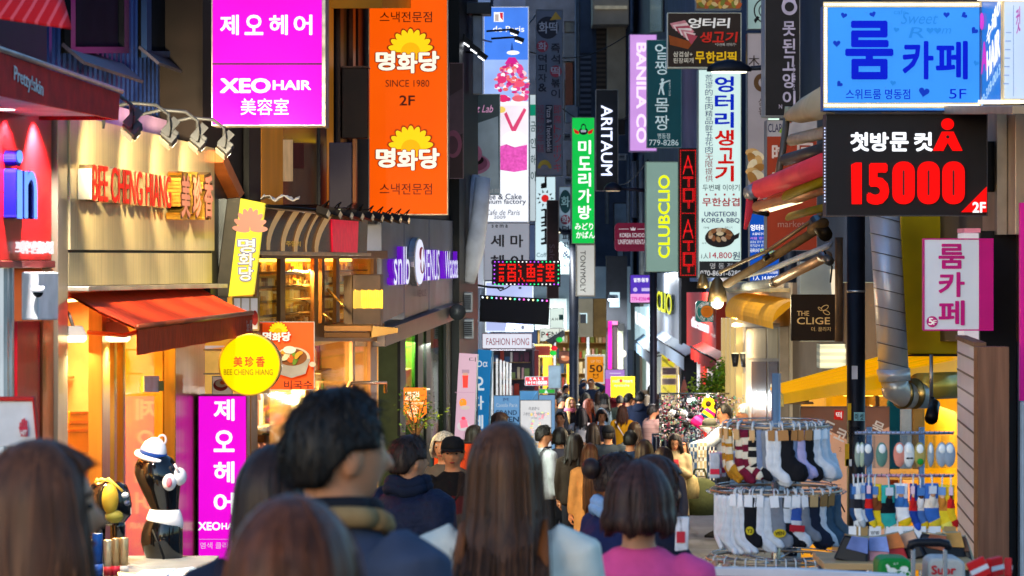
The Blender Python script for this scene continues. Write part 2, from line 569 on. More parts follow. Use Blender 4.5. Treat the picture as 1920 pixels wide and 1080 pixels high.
# canopy of the cosmetics shop
WBo = Plane(-187, 12, 385, 19.65, .5)
f = Fr('red_awning', 'dark red box awning with white lettering over the cosmetics shop', 'awning', -150, 150, WBo)
RA = mat('c8201a', .6, 0, .25, 9, .15)
f.polybox('valance', [(-150, 147), (-150, 47), (225, 176), (222, 225)], 0, .02, RA)
tl, tr, br, bl = f.lp(-150, 47), f.lp(225, 176), f.lp(222, 225), f.lp(-150, 147)
q = lambda p, y, dz=0: (p[0], y, p[1] + dz)
MB().slab([q(tl, 0, .0), q(tr, 0, .0), q(tr, .46, .13), q(tl, .46, .13)], .012, mat('8a1812', .6, 0, .25, 9, .15)).build('canopy', f.root)
MB().slab([q(bl, .46, .02), q(br, .46, .02), q(br, .022, .02), q(bl, .022, .02)], .01, mat('d8d0d0', .5)).build('soffit', f.root)
MB().tube([q(tl, -.01, .012), q(tr, -.01, .012)], .012, mat('b8a8a0', .4, .6)).build('gutter', f.root)
f.prism = None
MB().prism([(tr[0], tr[1]), (br[0], br[1])] + [(br[0] + .004, br[1]), (tr[0] + .004, tr[1])], .02, .4, RA).build('end_flap', f.root)
f.text('Pretty!skin', 25, 138, 80, 174, mat('f0e8e4', .6), .03, tilt=-4)
f.done()
for px, py, dd in ((10, 204, 13.4), (38, 198, 13.7), (98, 211, 14.3)):
    t = thing('recessed_lamp', 'round white spot lamp under the red awning, %s' % {10: 'nearest the frame edge', 38: 'middle of the three', 98: 'beside the metal pillar'}[px], 'lamp', P(px, py, dd), 0, 'spot lamps under the red awning')
    MB().oval([(0, .055, .055, 0, 0), (.02, .05, .05, 0, 0)], mat('e0dcd8', .4), 18).build('ring', t)
    MB().oval([(-.006, .045, .045, 0, 0), (-.001, .045, .045, 0, 0)], lit('fff4f0', 6, 0), 18).build('lens', t)
    light('SPOT', P(px, py, dd) + Vector((0, 0, -.02)), 36, (1, .9, .85), P(px - 15, py + 240, dd) + Vector((-.12, .1, 0)), .04, 110)
# striped awning end at the upper left corner
t = thing('striped_awning', 'corner of a red and pink striped fabric awning at the upper left', 'awning', P(0, 40, 11.3))
SA = stripes('c01822', 'd8505c', 22, 0, .8, .72)
mb = MB(); vs = []
pts = [(-120, -80, 11.6), (100, -80, 11.9), (128, 40, 11.2), (133, 52, 11.2)]
n = 14
A, B, C, D4 = P(-140, -90, 11.9), P(98, -90, 11.9), P(134, 50, 11.15), P(-140, 10, 11.0)
for i in range(n + 1):
    a = A.lerp(B, i / n); b = D4.lerp(C, i / n); mid = a.lerp(b, .5) + Vector((0, 0, -.012))
    vs += [a, mid, b, b + Vector((0, .002, -.012))]
fs = []
for i in range(n):
    for j in range(3):
        k = i * 4 + j
        fs.append((k, k + 1, k + 5, k + 4))
mb.add(vs, fs, SA, True)
o = mb.build('canopy', t, world=True)
s = o.modifiers.new('solid', 'SOLIDIFY'); s.thickness = .006
# low leaning board with red rim, in front
f = Fr('sidewalk_board', 'white board with a red rim and a red hand mark, leaning low at the left edge', 'sign', 20, 835, Plane(10.5))
f.polybox('board', [(-60, 840), (-60, 752), (62, 752), (70, 835)], 0, .02, mat('d8d8dc', .5), .004)
f.polybox('rim', [(-60, 752), (-60, 744), (64, 744), (74, 834), (69, 836), (61, 752)], -.012, .03, mat('c02020', .5), .003)
HR = mat('c83048', .5)
for i, (x, h) in enumerate(((38, 792), (42, 786), (46, 784), (50, 788))):
    f.poly([(x - 1.4, 804), (x - 1.4, h), (x + 1.6, h), (x + 1.8, 804)], HR)
f.poly([(36, 800), (53, 800), (53, 818), (40, 818)], HR)
f.text('HIT', 40, 806, 52, 816, mat('e8e0e4', .5), .04)
f.done()

# ------------------------------------------------------------------ left: corrugated upper storeys
f = Fr('corrugated_building', 'dark navy corrugated metal upper storey with two deep windows above the shops', 'building', -180, 300, WB, out=-.32)
NAVY = mat('142a60', .4, .3, .2, 3)
f.quadbox('wall', -180, -420, 400, 300, .0, .3, mat('101c3c', .5, .2))
xa, xb = f.lp(-180, 0)[0], f.lp(400, 0)[0]
zb, zt = f.lp(110, 300)[1], f.lp(110, -300)[1]
mb = MB(); x = xa
while x < xb - .07:
    mb.prism([(x, 0)] * 2, 0, 0, NAVY) if 0 else mb.hexa([(x, -.03, zb), (x + .07, -.03, zb), (x + .07, -.03, zt), (x, -.03, zt), (x - .018, -.001, zb), (x + .088, -.001, zb), (x + .088, -.001, zt), (x - .018, -.001, zt)], NAVY)
    x += .145
mb.build('rib', f.root)
for (x0, y0, x1, y1, fr_) in ((104, -160, 216, 100, '0c0f18'), (250, -160, 362, 108, '1c3460')):
    w = f.quadbox('window', x0, y0, x1, y1, -.05, -.034, mat('05060a', .8, 0, .2, 6, 0, (1, 1, 1), .05))
    FM = mat(fr_, .4, .3)
    wf = MB()
    for a, b, c, d in ((x0, y0, x0 + 9, y1), (x1 - 9, y0, x1, y1), (x0 + 9, y1 - 12, x1 - 9, y1), (x0 + 9, y0, x1 - 9, y0 + 10)):
        f.quadbox('', a, b, c, d, -.09, -.052, FM, mb=wf, build=False)
    wf.build('frame', w)
    f.quadbox('pane', x0 + 10, y0 + 11, x1 - 10, y1 - 13, -.056, -.0515, mat('0a0e16', .85, 0, .4, 5, 0, (1, 1, 1), .05), parent=w)
    (a, za), (b, zb2) = f.lp(x0 - 2, y1), f.lp(x1 + 2, y1 + 8)
    zz = f.lp((x0 + x1) / 2, y1)[1]
    MB().slab([(a, -.18, zz - .11), (b, -.18, zz - .11), (b, -.05, zz), (a, -.05, zz)], .02, mat('4a4658', .4, .5)).build('sill', w)
f.quadbox('louvre', 362, 60, 396, 300, -.06, -.034, stripes('1a1a24', '40384a', 30, 2), 0)
f.quadbox('corner_post', 384, -300, 397, 60, -.12, -.03, mat('1c1418', .5), .004)
f.done()

# ------------------------------------------------------------------ left: dried meat shop with stainless panel
f = Fr('snack_shop', 'dried meat shop with brushed steel fascia, glass corner and orange tiled inside', 'shop', 110, 1330, WB)
SS = mat('dcc898', .28, .6, .14, 5, .3, (6, 6, .08))
f.polybox('fascia', [(111, 214), (386, 278), (386, 470), (111, 468)], -.06, .2, SS)
f.polybox('lower_fascia', [(111, 474), (384, 475), (384, 531), (111, 536)], -.05, .2, SS)
f.polybox('fascia_seam', [(111, 468.5), (386, 470.5), (386, 474.5), (111, 473.5)], -.03, .2, DARK)
f.polybox('fascia_ledge', [(111, 537), (384, 532), (384, 540), (111, 546)], -.16, .2, mat('c8bfa8', .35, .6), .004)
f.polybox('back_strip', [(224, 180), (374, 226), (374, 282), (224, 250)], .22, .26, mat('c8a0cc', .45, .2, .2, 4))
f.polybox('end_trim', [(387, 281), (396, 296), (428, 362), (420, 372), (398, 330), (387, 305)], -.12, .2, mat('b06030', .4, .3), .004)
f.polybox('end_wall', [(387, 306), (420, 373), (418, 600), (387, 600)], -.03, .3, mat('2a2c30', .4, .5))
BR = mat('a88a50', .28, .8, .15, 5, .05, (4, 4, .2))
f.quadbox('corner_pillar', 312, 548, 368, 1330, -.06, .2, BR, .004)
TILE = mat('d8a070', .35, 0, .2, 5)
xa, xb, zb, zt = room(f, 113, 556, 311, 1330, .9, TILE, 'ffc870', 2, 4, None, (), None)
# tiled pattern and warm display inside
tl_ = MB()
for i in range(9):
    for j in range(10):
        x, z = xa + .06 + i * .15, zt - .5 - j * .11
        if x < xb - .16:
            tl_.cbox((x + .07, .885, z), (.1, .02, .1), mat('e0b080', .25, 0, .12, 3), Matrix.Rotation(R(45), 3, 'Y'))
tl_.build('wall_tile', f.root)
f.quadbox('counter', 114, 850, 182, 1330, .3, .6, mat('d0b088', .4), .006)
f.quadbox('hood', 114, 640, 182, 700, .4, .8, mat('d08028', .3, .4), .01)
for px, w in ((182, 15), (205, 5), (222, 4)):
    f.quadbox('mullion', px, 556, px + w, 1330, -.03, .05, BR, .003)
f.quadbox('window_pane', 198, 556, 311, 1330, .01, .018, glass((1, .86, .35), .9))
f.quadbox('poster', 270, 705, 298, 735, -.002, .006, mat('b8d0e0', .5))
f.quadbox('poster', 296, 714, 307, 733, -.002, .006, mat('5a8a50', .5))
f.quadbox('sticker', 224, 735, 229, 790, -.002, .006, mat('e8c0b8', .5))
f.face_y = -.06
REDL = lit('ff2818', .75, 0)
f.text('BEE CHENG HIANG', 133, 320, 284, 384, mat('c8b088', .25, .8), .009, 0, .5, .07)
f.text('BEE CHENG HIANG', 133, 320, 284, 384, REDL, .009, 0, 0, .073)
GOLD = mat('c89a40', .2, .9, .15)
for i, ch in enumerate('美珍香'):
    x = 291 + i * 21
    f.text(ch, x, 322, x + 19, 412, GOLD, .07, 0, .5, .09)
    f.text(ch, x + 1, 328, x + 18, 408, lit('ff9c78', .5), .05, 0, 0, .093)
f.quadbox('letter_side', 124, 316, 132, 374, -.13, -.062, mat('e8e0d0', .4), .002)
f.done()
light('AREA', f.pl.world(170, 640, -.5), 14, (1, .62, .2), f.pl.world(170, 1100, -.7), .9)
light('AREA', f.pl.world(260, 600, -.5), 10, (1, .75, .25), f.pl.world(265, 1100, -.4), .8)
# cartons on the counter
for k, (x0, y0, x1, y1, l) in enumerate(((126, 806, 178, 848, 'wide orange carton at the bottom of the stack on the shop counter'), (128, 790, 177, 805.5, 'orange carton in the middle of the stack on the shop counter'), (130, 772, 177, 789.5, 'topmost orange carton of the stack on the shop counter'), (118, 764, 127, 848, 'orange gift box with a cream swirl standing behind the carton stack'))):
    g = Fr('carton', l, 'box', (x0 + x1) / 2, y1, WB, 'orange cartons on the counter', -.42 - .1 * (k == 3))
    g.quadbox('box', x0, y0, x1, y1, 0, .2, mat('e07818', .45, 0, .12, 3), .004)
    g.quadbox('flap', x0 + 2, y0 - .5, x1 - 2, y0 + 5, -.006, .03, mat('b84c10', .45), .002)
# gooseneck floods over the steel fascia
WBg = Plane(-187, 12, 385, 19.65, .42)
for i, (px, py) in enumerate(((246, 232), (316, 248), (370, 258), (420, 270))):
    hw = WBg.world(px, py)
    t = thing('gooseneck_lamp', ['grey gooseneck floodlight nearest the red awning', 'grey gooseneck floodlight second along the steel fascia', 'grey gooseneck floodlight third along the steel fascia', 'grey gooseneck floodlight at the far end beside the orange sign'][i], 'lamp', hw, WB.ang, 'floodlights over the steel fascia')
    g = mat('44464c', .5, .4)
    MB().tube([(-.06, .36, .02), (-.08, .34, .13), (-.09, .2, .16), (-.06, .06, .15), (0, 0, .10), (.004, 0, .02)], .011, g).build('arm', t)
    rm = Matrix.Rotation(R(40), 3, 'X') @ Matrix.Rotation(R(14), 3, 'Y')
    h = MB().cbox((.01, .0, -.03), (.13, .085, .05), g, rm)
    for k in range(4):
        h.cbox(Vector((.01, 0, -.03)) + rm @ Vector((-.05 + .033 * k, 0, .036)), (.008, .07, .03), g, rm)
    h.build('head', t, .004)
    MB().cbox((-.05, -.02, .03), (.012, .05, .11), g, rm).build('bracket', t)
    MB().cbox(Vector((.01, .0, -.03)) + rm @ Vector((0, .0, -.041)), (.13, .07, .006), lit('ffe6b0', .7, 0), rm).build('lens', t)
    MB().tube([(-.05, -.02, .08), (-.09, -.03, .03), (-.07, -.02, -.03), (-.02, .02, -.02)], .004, BLACK, 5).build('cable', t)
    light('SPOT', hw + Vector((.03, .05, -.08)), 48, (1, .8, .45), WB.world(px - 18, 400, .0), .05, 82, .7)
# awning over the snack shop
f, w = awning('orange_awning', 'orange red fabric awning with white Since 1983 lettering over the snack shop', WB, 118, 362, 1.465, 1.282, .37, .145, mat('e0461a', .75, 0, .2, 5, .35, (9, 1, 1)), mat('9a4a2a', .4, .3), off=.03)
f.face_y = -.41
vs, fs = glyphs('Since 1983', .02, 0)
MB().add([(w - .34 + v[0] * .24, -.416, -.115 + v[1] * .075) for v in vs], fs, mat('f4e0d0', .6)).build('lettering', f.root)
for i, (px, py, out) in enumerate(((138, 632, .12), (212, 632, .22))):
    p = WB.world(px, py, 0) ; p = P(px, py, p.y - .3)
    t = thing('flood_lamp', ['small grey flood lamp against the pillar under the orange awning', 'square flood lamp with a bright warm lens under the orange awning'][i], 'lamp', p, R(15))
    g = mat('77726a', .4, .5)
    s = .8 + .35 * i
    MB().hexa([(-.09 * s, -.05, 0), (.09 * s, -.05, 0), (.055 * s, -.03, .075 * s), (-.055 * s, -.03, .075 * s), (-.09 * s, .07, -.01), (.09 * s, .07, -.01), (.055 * s, .05, .075 * s), (-.055 * s, .05, .075 * s)], g).build('housing', t, .004)
    MB().hexa([(-.078 * s, -.06, -.012), (.078 * s, -.06, -.012), (.078 * s, -.058, .008), (-.078 * s, -.058, .008), (-.078 * s, .06, -.03), (.078 * s, .06, -.03), (.078 * s, .06, -.022), (-.078 * s, .06, -.022)], lit('fff0b0', 4, 0)).build('lens', t)
    MB().tube([(0, .02, .07 * s), (-.02, .04, .12), (-.05, .1, .16)], .01, g).build('bracket', t)
    light('SPOT', p + Vector((.0, -.0, -.06)), 22, (1, .82, .45), p + Vector((.1, -.35, -1)), .06, 120, .6)
# round hanging sign
f = Fr('round_sign', 'round yellow lightbox sign with red Chinese characters hanging past the orange awning', 'sign', 468, 743, Plane(18.4))
pts = lambda r, n=48: [(468 + r * math.cos(2 * math.pi * i / n), 684 + r * math.sin(2 * math.pi * i / n)) for i in range(n)]
f.polybox('housing', pts(58.5), 0, .13, mat('b89848', .3, .7), .004)
f.polybox('face', pts(55.5), -.006, .004, lit('ffe400', .86, .04))
f.face_y = -.006
RC = mat('c83010', .5, emit=.35)
for i, ch in enumerate('美珍香'):
    f.text(ch, 438 + 21 * i, 668, 455 + 21 * i, 688, RC, .045)
f.text('BEE CHENG HIANG', 420, 692, 512, 703, mat('7a5c00', .5, emit=.12), .02)
f.quadbox('bracket', 380, 655, 414, 658, .04, .06, STEEL)
f.quadbox('bracket', 380, 700, 414, 703, .04, .06, STEEL)
f.done()
# ------------------------------------------------------------------ left: hair salon lightboxes
f = sign('hair_salon_sign', 'big magenta lightbox sign of a hair salon in two stacked panels high on the left', 397, -70, 606, 236, Plane(18.9), MAG, mat('b8b0a8', .4, .5), .3, 2)
f.rect(397, 118.5, 606, 121.5, mat('30102c', .5))
for i, ch in enumerate('제오헤어'):
    f.text(ch, 413 + 46 * i, 28, 448 + 46 * i, 66, WHITE_L, .045)
f.text('XEO', 413, 147, 508, 175, WHITE_L, .075)
f.text('HAIR', 512, 151, 584, 169, WHITE_L, .06)
f.text('美容室', 452, 185, 542, 216, WHITE_L, .01)
f.quadbox('side_rail', 604, -70, 611, 237, -.03, .31, mat('b0a8a0', .35, .7, .4, 14), .002)
f.done()
f = sign('hair_salon_lightbox', 'tall magenta lightbox standing below the round yellow sign, same hair salon', 371, 741, 463, 1250, Plane(18.9), MAG, mat('8a2a70', .4, .3), .22, 2)
f.colm('제오헤어', 401, 440, 748, 964, WHITE_L, .05, .3)
f.text('XEO', 372, 978, 414, 994, WHITE_L, .07)
f.text('HAIR', 416, 980, 452, 992, WHITE_L, .05)
f.rect(374, 1010, 460, 1011, lit('ffb0f0', .7))
f.text('염색 클리닉', 376, 1016, 440, 1028, lit('ffd0f4', .8), .0)
f.done()
# ------------------------------------------------------------------ left: snack restaurant building behind
LS = Plane(385, 19.65, 712, 28.5)
f = Fr('brown_building', 'dark brown building with orange lit window bays between the magenta and orange signs', 'building', 550, 1300, LS)
f.quadbox('wall', 380, -420, 715, 392, 0, .3, mat('1c1210', .6, 0, .3, 3))
OR = mat('d08010', .45, .1, .2, 4, 0, (1, 1, .2), .5, .14)  # glow of the orange sign put into the pillar colour and emission
for x0, x1, y0, y1, m in ((455, 477, -300, 384, DARK), (478, 519, -300, 384, OR), (590, 602, 236, 384, mat('20202a', .4)), (603, 615, -300, 384, OR), (628, 634, -300, 384, mat('46302a', .5)), (652, 657, -300, 384, mat('5a3a34', .4, .4)), (662, 686, -300, 128, mat('38201c', .5))):
    f.quadbox('pillar', x0, y0, x1, y1, -.05, -.004, m, .003)
w = f.quadbox('window', 520, -300, 589, 384, -.02, -.004, mat('2a2018', .3))
f.quadbox('pane', 521, -300, 588, 383, -.03, -.024, mat('4a3420', .2, 0, .5, 2, emit=.2), parent=w)
f.quadbox('blind', 523, 262, 541, 340, -.036, -.031, mat('c8a070', .5, emit=.4), parent=w)
f.quadbox('coat', 541, 268, 562, 316, -.036, -.031, mat('6a1c18', .6), parent=w)
f.quadbox('beam', 611, -200, 700, 16, -.5, -.004, mat('c07818', .5, 0, .2, 3, emit=.1), .004)
f.face_y = -.05
f.done()
# reflection of the orange sign, built as a glowing box behind the gooseneck lamp
f = sign('sign_reflection', 'orange lightbox reflection built as a panel with half a yellow flower behind the last gooseneck lamp', 398, 236, 455, 366, Plane(21.2), lit('ff7410', .7), depth=.1)
WF = lit('fff6e0', .9, 0)
YEL, YEL2, BRN = lit('ffd818', .85, 0), lit('ffb810', .85, 0), mat('a02c08', .5, emit=.25)
for i in range(5):
    a = R(190 + 20 * i); f.disc(443 + 20 * math.cos(a), 290 + 20 * math.sin(a), 13, 5, YEL, 12, rot=math.degrees(a))
f.text('당', 403, 284, 428, 312, WF, .08); f.text('화', 430, 284, 456, 316, WF, .08)
f.done()
# the big orange sign
f = sign('snack_restaurant_sign', 'tall orange lightbox sign of a snack restaurant with two yellow flower emblems', 691, -40, 840, 403, Plane(27), lit('ff5c04', .82, .07), mat('a89888', .4, .5), .25, 2)
BT = mat('6a1a04', .5)
f.text('스낵전문점', 712, 22, 810, 42, BT, .01)
f.text('스낵전문점', 712, 344, 810, 365, BT, .01)
f.text('SINCE 1980', 723, 150, 805, 163, BT, 0)
f.text('2F', 749, 179, 778, 198, BT, .03)
bulb_flower(f, 764, 115, 122, YEL, YEL2, WF, BRN)
bulb_flower(f, 765, 297, 122, YEL, YEL2, WF, BRN)
f.done()
f = Fr('dark_sign', 'dark brown unlit sign box beside the orange lightbox', 'sign', 665, 258, Plane(25.5))
f.quadbox('housing', 641, 127, 690, 259, 0, .2, mat('2a1410', .5, 0, .3, 3), .006)
f.quadbox('rim', 641, 124, 692, 127, -.02, .22, mat('48302a', .4, .4))
f = Fr('purple_sign', 'dull purple blank sign box below the dark brown one', 'sign', 640, 390, Plane(24.5))
f.quadbox('housing', 617, 267, 660, 390, 0, .25, mat('3a3048', .45, 0, .15, 3), .006)
f.quadbox('side', 661, 260, 667, 380, .02, .24, mat('b06838', .5))
# leaning yellow sign
f = Fr('leaning_sign', 'leaning yellow lightbox with a faded flower emblem and a scratched dark back', 'sign', 452, 600, Plane(20.0))
f.polybox('housing', [(426, 372), (449, 370), (452, 374), (428, 558), (404, 556)], -.0, .12, mat('1a1612', .5, 0, .7, 10), .004)
f.polybox('face', [(452, 372), (497, 381), (475, 552), (429, 556)], -.04, .08, lit('ffe838', .8, .1), .003)
f.polybox('back_box', [(381, 375), (420, 372), (425, 374), (398, 590), (382, 590)], .03, .3, mat('343a42', .4, .4))
f.face_y = -.04
PK, GR = lit('e89a80', .6), lit('8a84a8', .6)
for i in range(9):
    a = R(185 + 170 * i / 8); f.disc(470 + 17 * math.cos(a), 432 + 26 * math.sin(a), 17, 6, PK, 12, rot=math.degrees(a) + 5)
for i, ch in enumerate('명화당'):
    f.text(ch, 446 + 1 * i, 446 + 26 * i, 482 - 2 * i, 476 + 26 * i, GR, .1)
    f.text(ch, 448 + 1 * i, 448 + 26 * i, 480 - 2 * i, 474 + 26 * i, lit('f4f0e0', .8), .03)
f.done()
# noodle poster
f = sign('noodle_poster', 'square orange red poster of a noodle pot with the flower emblem', 486, 603, 590, 731, Plane(21.6), mat('f05010', .5, 0, .08, 3, emit=.45), mat('d0d0c8', .4), .03, 1.5, 'poster')
bulb_flower(f, 520, 630, 54, YEL, YEL2, WF, BRN)
CR = mat('d8c8b0', .35, 0, .1); BRO = mat('8a4a18', .4)
f.disc(550, 672, 33, 22, CR); f.poly([(517, 672), (583, 672), (574, 700), (548, 708), (522, 700)], mat('a8a098', .35))
f.disc(549, 669, 28, 16, BRO)
for i in range(14):
    f.disc(535 + (i * 37 % 30), 660 + (i * 23 % 18), 7, 4, (mat('f0a020', .4), mat('e8d8b0', .4), mat('d86010', .4), mat('6a8a20', .4))[i % 4], 10, rot=i * 40)
f.disc(545, 655, 12, 7, mat('f0e8d8', .4)); f.disc(588, 682, 6, 5, CR)
f.text('비국수', 535, 712, 588, 728, mat('381008', .5), .025)
f.rect(489, 712, 500, 726, mat('4090c0', .4, emit=.3))
f.done()
f = sign('menu_board', 'small wooden framed menu board above the noodle poster', 436, 556, 486, 620, Plane(20.8), mat('e8d8d0', .5, emit=.25), mat('c09858', .5), .05, 3, 'menu board')
f.rect(451, 559, 453, 618, mat('c09858', .5)); f.rect(468, 559, 470, 618, mat('c09858', .5)); f.disc(478, 596, 6, 14, mat('d03028', .5)); f.done()
f = sign('food_poster', 'small poster of a red bowl partly behind the round yellow sign', 398, 705, 436, 740, Plane(19.0), mat('e8d0b8', .5, emit=.2), None, .03, 1, 'poster')
f.disc(414, 722, 14, 11, mat('a01818', .4)); f.disc(415, 719, 11, 7, mat('e8d8b0', .4)); f.disc(418, 717, 5, 4, mat('e06020', .4)); f.done()
# ------------------------------------------------------------------ left: gold lit jewellery shop
f = Fr('jewellery_shop', 'gold lit glass shop front with brown metal frames and a glossy canopy box', 'shop', 600, 1330, LS)
BRW = mat('80562e', .4, .2, .15)
GG = [mat(c, .3, .2, .2, 4, emit=.2) for c in ('d8a030', 'e8c060', 'b07818', 'f0e0b0', '8a5a18')]  # goods given their own glow in place of shelf lighting
room(f, 481, 484, 706, 618, .4, mat('d89428', .4, emit=.3), 'ffc860', 2, 5, glass((1, .93, .75), .92), ((480, 5), (525, 9), (588, 8), (603, 5), (630, 6), (700, 6)), BRW, GG)  # wall emission adds interior light to the gold surface
f.quadbox('lintel', 470, 470, 712, 485, -.08, .1, BRW, .004)
f.quadbox('floor_band', 470, 606, 712, 640, -.05, .1, BRW, .004)
xa, xb, zb, zt = room(f, 470, 650, 712, 1290, .8, mat('d8a048', .4, emit=.25), 'ffce80', 3, 6, glass((1, .95, .85), .92), ((470, 12), (578, 8), (660, 5), (694, 12)), BRW, None, GZ(24) + .05)  # here too the wall glows by itself to brighten the interior
mb = MB().tube([f.lp(628, 735)[0:1] + (-.1, f.lp(628, 735)[1]), f.lp(632, 718)[0:1] + (-.12, f.lp(632, 718)[1]), f.lp(700, 717)[0:1] + (-.12, f.lp(700, 717)[1]), f.lp(704, 735)[0:1] + (-.1, f.lp(704, 735)[1])], .018, mat('c8a878', .2, .9))
mb.build('door_handle', f.root)
for i, (x, y, c) in enumerate(((640, 700, 'e8d8c0'), (610, 690, 'e0c8a0'), (668, 800, '90b0a0'))):
    f.quadbox('display_case', x, y, x + 22, 1280, .3, .5, mat(c, .4), .01)
light('AREA', f.pl.world(590, 505, -.2), 45, (1, .75, .3), f.pl.world(590, 900, -.3), .35)
light('AREA', f.pl.world(620, 665, -.4), 110, (1, .78, .4), f.pl.world(620, 1200, -.4), .7)
# glossy canopy box, its gold reflections painted on as streaks
g = Fr('canopy_sign', 'long glossy brown sign box with gold reflections painted as curved streaks and a red end panel', 'sign', 590, 480, Plane(385, 19.65, 712, 28.5, .25))
g.polybox('housing', [(484, 388), (690, 411), (688, 478), (482, 474)], 0, .25, mat('84501a', .25, .3, .3, 3), .004)
ST = mat('e0b070', .3, 0, .1, 3, emit=.3)
for i, x in enumerate((500, 527, 550, 571, 588)):
    p = []
    for j in range(7):
        t = j / 6; p.append((x + 22 * (1 - t) ** 1.4 - 8 * math.sin(t * 3.1) * .6, 395 + 3 * i * .6 + t * 74))
    wd = 12 if i != 3 else 5
    g.poly(p + [(a + wd * (1 - .5 * k / 6), b) for k, (a, b) in reversed(list(enumerate(p)))], ST)
g.polybox('red_panel', [(620, 411), (670, 415), (668, 474), (622, 472)], -.012, .01, mat('e01838', .3, 0, .15, 12, emit=.45), .002)
g.polybox('rim', [(480, 471), (690, 474), (690, 480), (480, 478)], -.03, .26, mat('e0c090', .3, .6), .003)
g.polybox('top_rail', [(482, 384), (692, 407), (692, 412), (482, 389)], -.03, .26, mat('b89868', .3, .6), .003)
g.text('주얼리', 533, 452, 560, 462, mat('c8a030', .4, emit=.4), .02)
g.done()
# row of small black spotlights
t = Fr('spotlight_bar', 'black bar of small spotlights with looping cables under the orange sign', 'lamp', 650, 400, Plane(385, 19.65, 712, 28.5, .45))
mb = MB(); hd = MB(); cb = MB()
(a, za), (b, zb) = t.lp(500, 386), t.lp(752, 408)
mb.tube([(a, 0, za), (b, 0, zb)], .012, BLACK, 6).build('bar', t.root)
for i in range(9):
    q = .3 + i * .085; x, z = a + (b - a) * q, za + (zb - za) * q
    rm = Matrix.Rotation(R(12), 3, 'Y') @ Matrix.Rotation(R(20), 3, 'X')
    hd = MB().cbox((x, -.05, z - .015), (.13, .09, .055), mat('201a1a', .4, .3), rm)
    hd.cbox(Vector((x, -.05, z - .015)) + rm @ Vector((0, -.047, 0)), (.1, .004, .04), mat('c8b8a0', .2, 0, .1, emit=.15), rm)
    hd.build('head', t.root, .004)
    cb.tube([(x - .05, -.02, z), (x - .02, -.1, z + .07), (x + .06, -.08, z + .06), (x + .1, -.03, z - .02)], .006, BLACK, 5)
cb.build('cable', t.root)
# rag on the ledge
t = thing('crumpled_sheet', 'crumpled white plastic sheet lying on the ledge above the canopy box', 'sheet', P(525, 376, 21.5))
mb = MB(); vs = []; rnd = random.Random(4)
for i in range(14):
    for j in range(5):
        vs.append((-.14 + i * .022, -.06 + j * .04, .035 * rnd.random() + .015 * math.sin(i)))
fs = [(i * 5 + j, i * 5 + j + 1, i * 5 + j + 6, i * 5 + j + 5) for i in range(13) for j in range(4)]
o = mb.add(vs, fs, mat('d8d0cc', .6)).build('sheet', t); o.modifiers.new('solid', 'SOLIDIFY').thickness = .006
# gold lettered box sign and flat canopy
f = Fr('gold_letter_sign', 'grey brown sign box with glowing gold lettering over the shop door', 'sign', 690, 610, Plane(25.2))
f.quadbox('housing', 661, 515, 714, 610, 0, .5, mat('5a4a44', .4, .3), .004)
f.polybox('side', [(644, 517), (660, 515), (660, 610), (644, 606)], .02, .5, mat('6a5644', .4, .3))
f.quadbox('backlight', 662, 545, 718, 578, -.012, -.003, mat('ffc850', .5, emit=.9))
GL = mat('e8b030', .25, .6, emit=.45)
for i in range(13):
    x = 665 + i * 4.2
    f.rect(x, 543 + (i % 3), x + 2.2, 579 - (i * 5 % 4), GL)
    if i % 3 == 1:
        f.rect(x - 1, 558, x + 4, 563, GL)
f.done()
f = Fr('flat_canopy', 'flat brown and gold entrance canopy with tension rods below the gold lettered box', 'canopy', 660, 640, Plane(24.6))
(xa, zt), (xb, zb) = f.lp(588, 606), f.lp(742, 640)
MB().box(xa, 0, zt - .07, xb - .2, 1.2, zt - .02, mat('8a6038', .3, .5)).build('roof', f.root, .004)
MB().hexa([(xa, -.01, zb + .03), (xb - .22, -.01, zb + .03), (xb - .22, -.01, zt - .08), (xa, -.01, zt - .08), (xa, .1, zb + .03), (xb - .22, .1, zb + .03), (xb - .22, .1, zt - .08), (xa, .1, zt - .08)], mat('5a3c22', .3, .5)).build('fascia', f.root, .004)
MB().hexa([(xb - .21, -.01, zb + .03), (xb, .5, zb + .06), (xb, .5, zt - .05), (xb - .21, -.01, zt - .02), (xb - .25, .1, zb + .03), (xb - .05, .6, zb + .06), (xb - .05, .6, zt - .05), (xb - .25, .1, zt - .02)], mat('c89850', .25, .7)).build('end_fascia', f.root, .004)
for (x0, y0, x1, y1) in ((546, 556, 620, 600), (606, 544, 644, 575)):
    (a, za), (b, zc) = f.lp(x0, y0), f.lp(x1, y1)
    MB().tube([(a, .6, za), (b, .1, zc)], .012, mat('d8b070', .25, .8), 8).build('rod', f.root)
# ------------------------------------------------------------------ left: lingerie shop, blue grey metal panels
LV = Plane(712, 28.4, 850, 34.9)
f = Fr('lingerie_shop', 'shop front of blue grey metal panels with white and purple glowing lettering', 'shop', 780, 1150, LV)
PM = mat('8088a0', .38, .5, .18, 2)
for x0, x1 in ((712, 754), (755, 801), (802, 849)):
    f.polybox('metal_panel', [(x0, 406 + (x0 - 712) * .06), (x1 - .6, 406 + (x1 - 712) * .06), (x1 - .6, 590 - (x1 - 712) * .1), (x0, 606 - (x0 - 712) * .16)], -.02, .2, PM, .004)
f.quadbox('wall', 706, -300, 850, 420, .02, .3, mat('2c2e38', .5, .2))
f.polybox('lower_band', [(700, 618), (850, 566), (850, 594), (700, 650)], -.12, .2, mat('4a464c', .35, .5), .004)
f.quadbox('end_pillar', 846, -300, 882, 1150, -.1, .3, mat('101318', .4, .4), .004)
GRN = [mat(c, .4, 0, .2) for c in ('b0c8b0', '406850', 'd8e0d0', '283828', '90a070')]
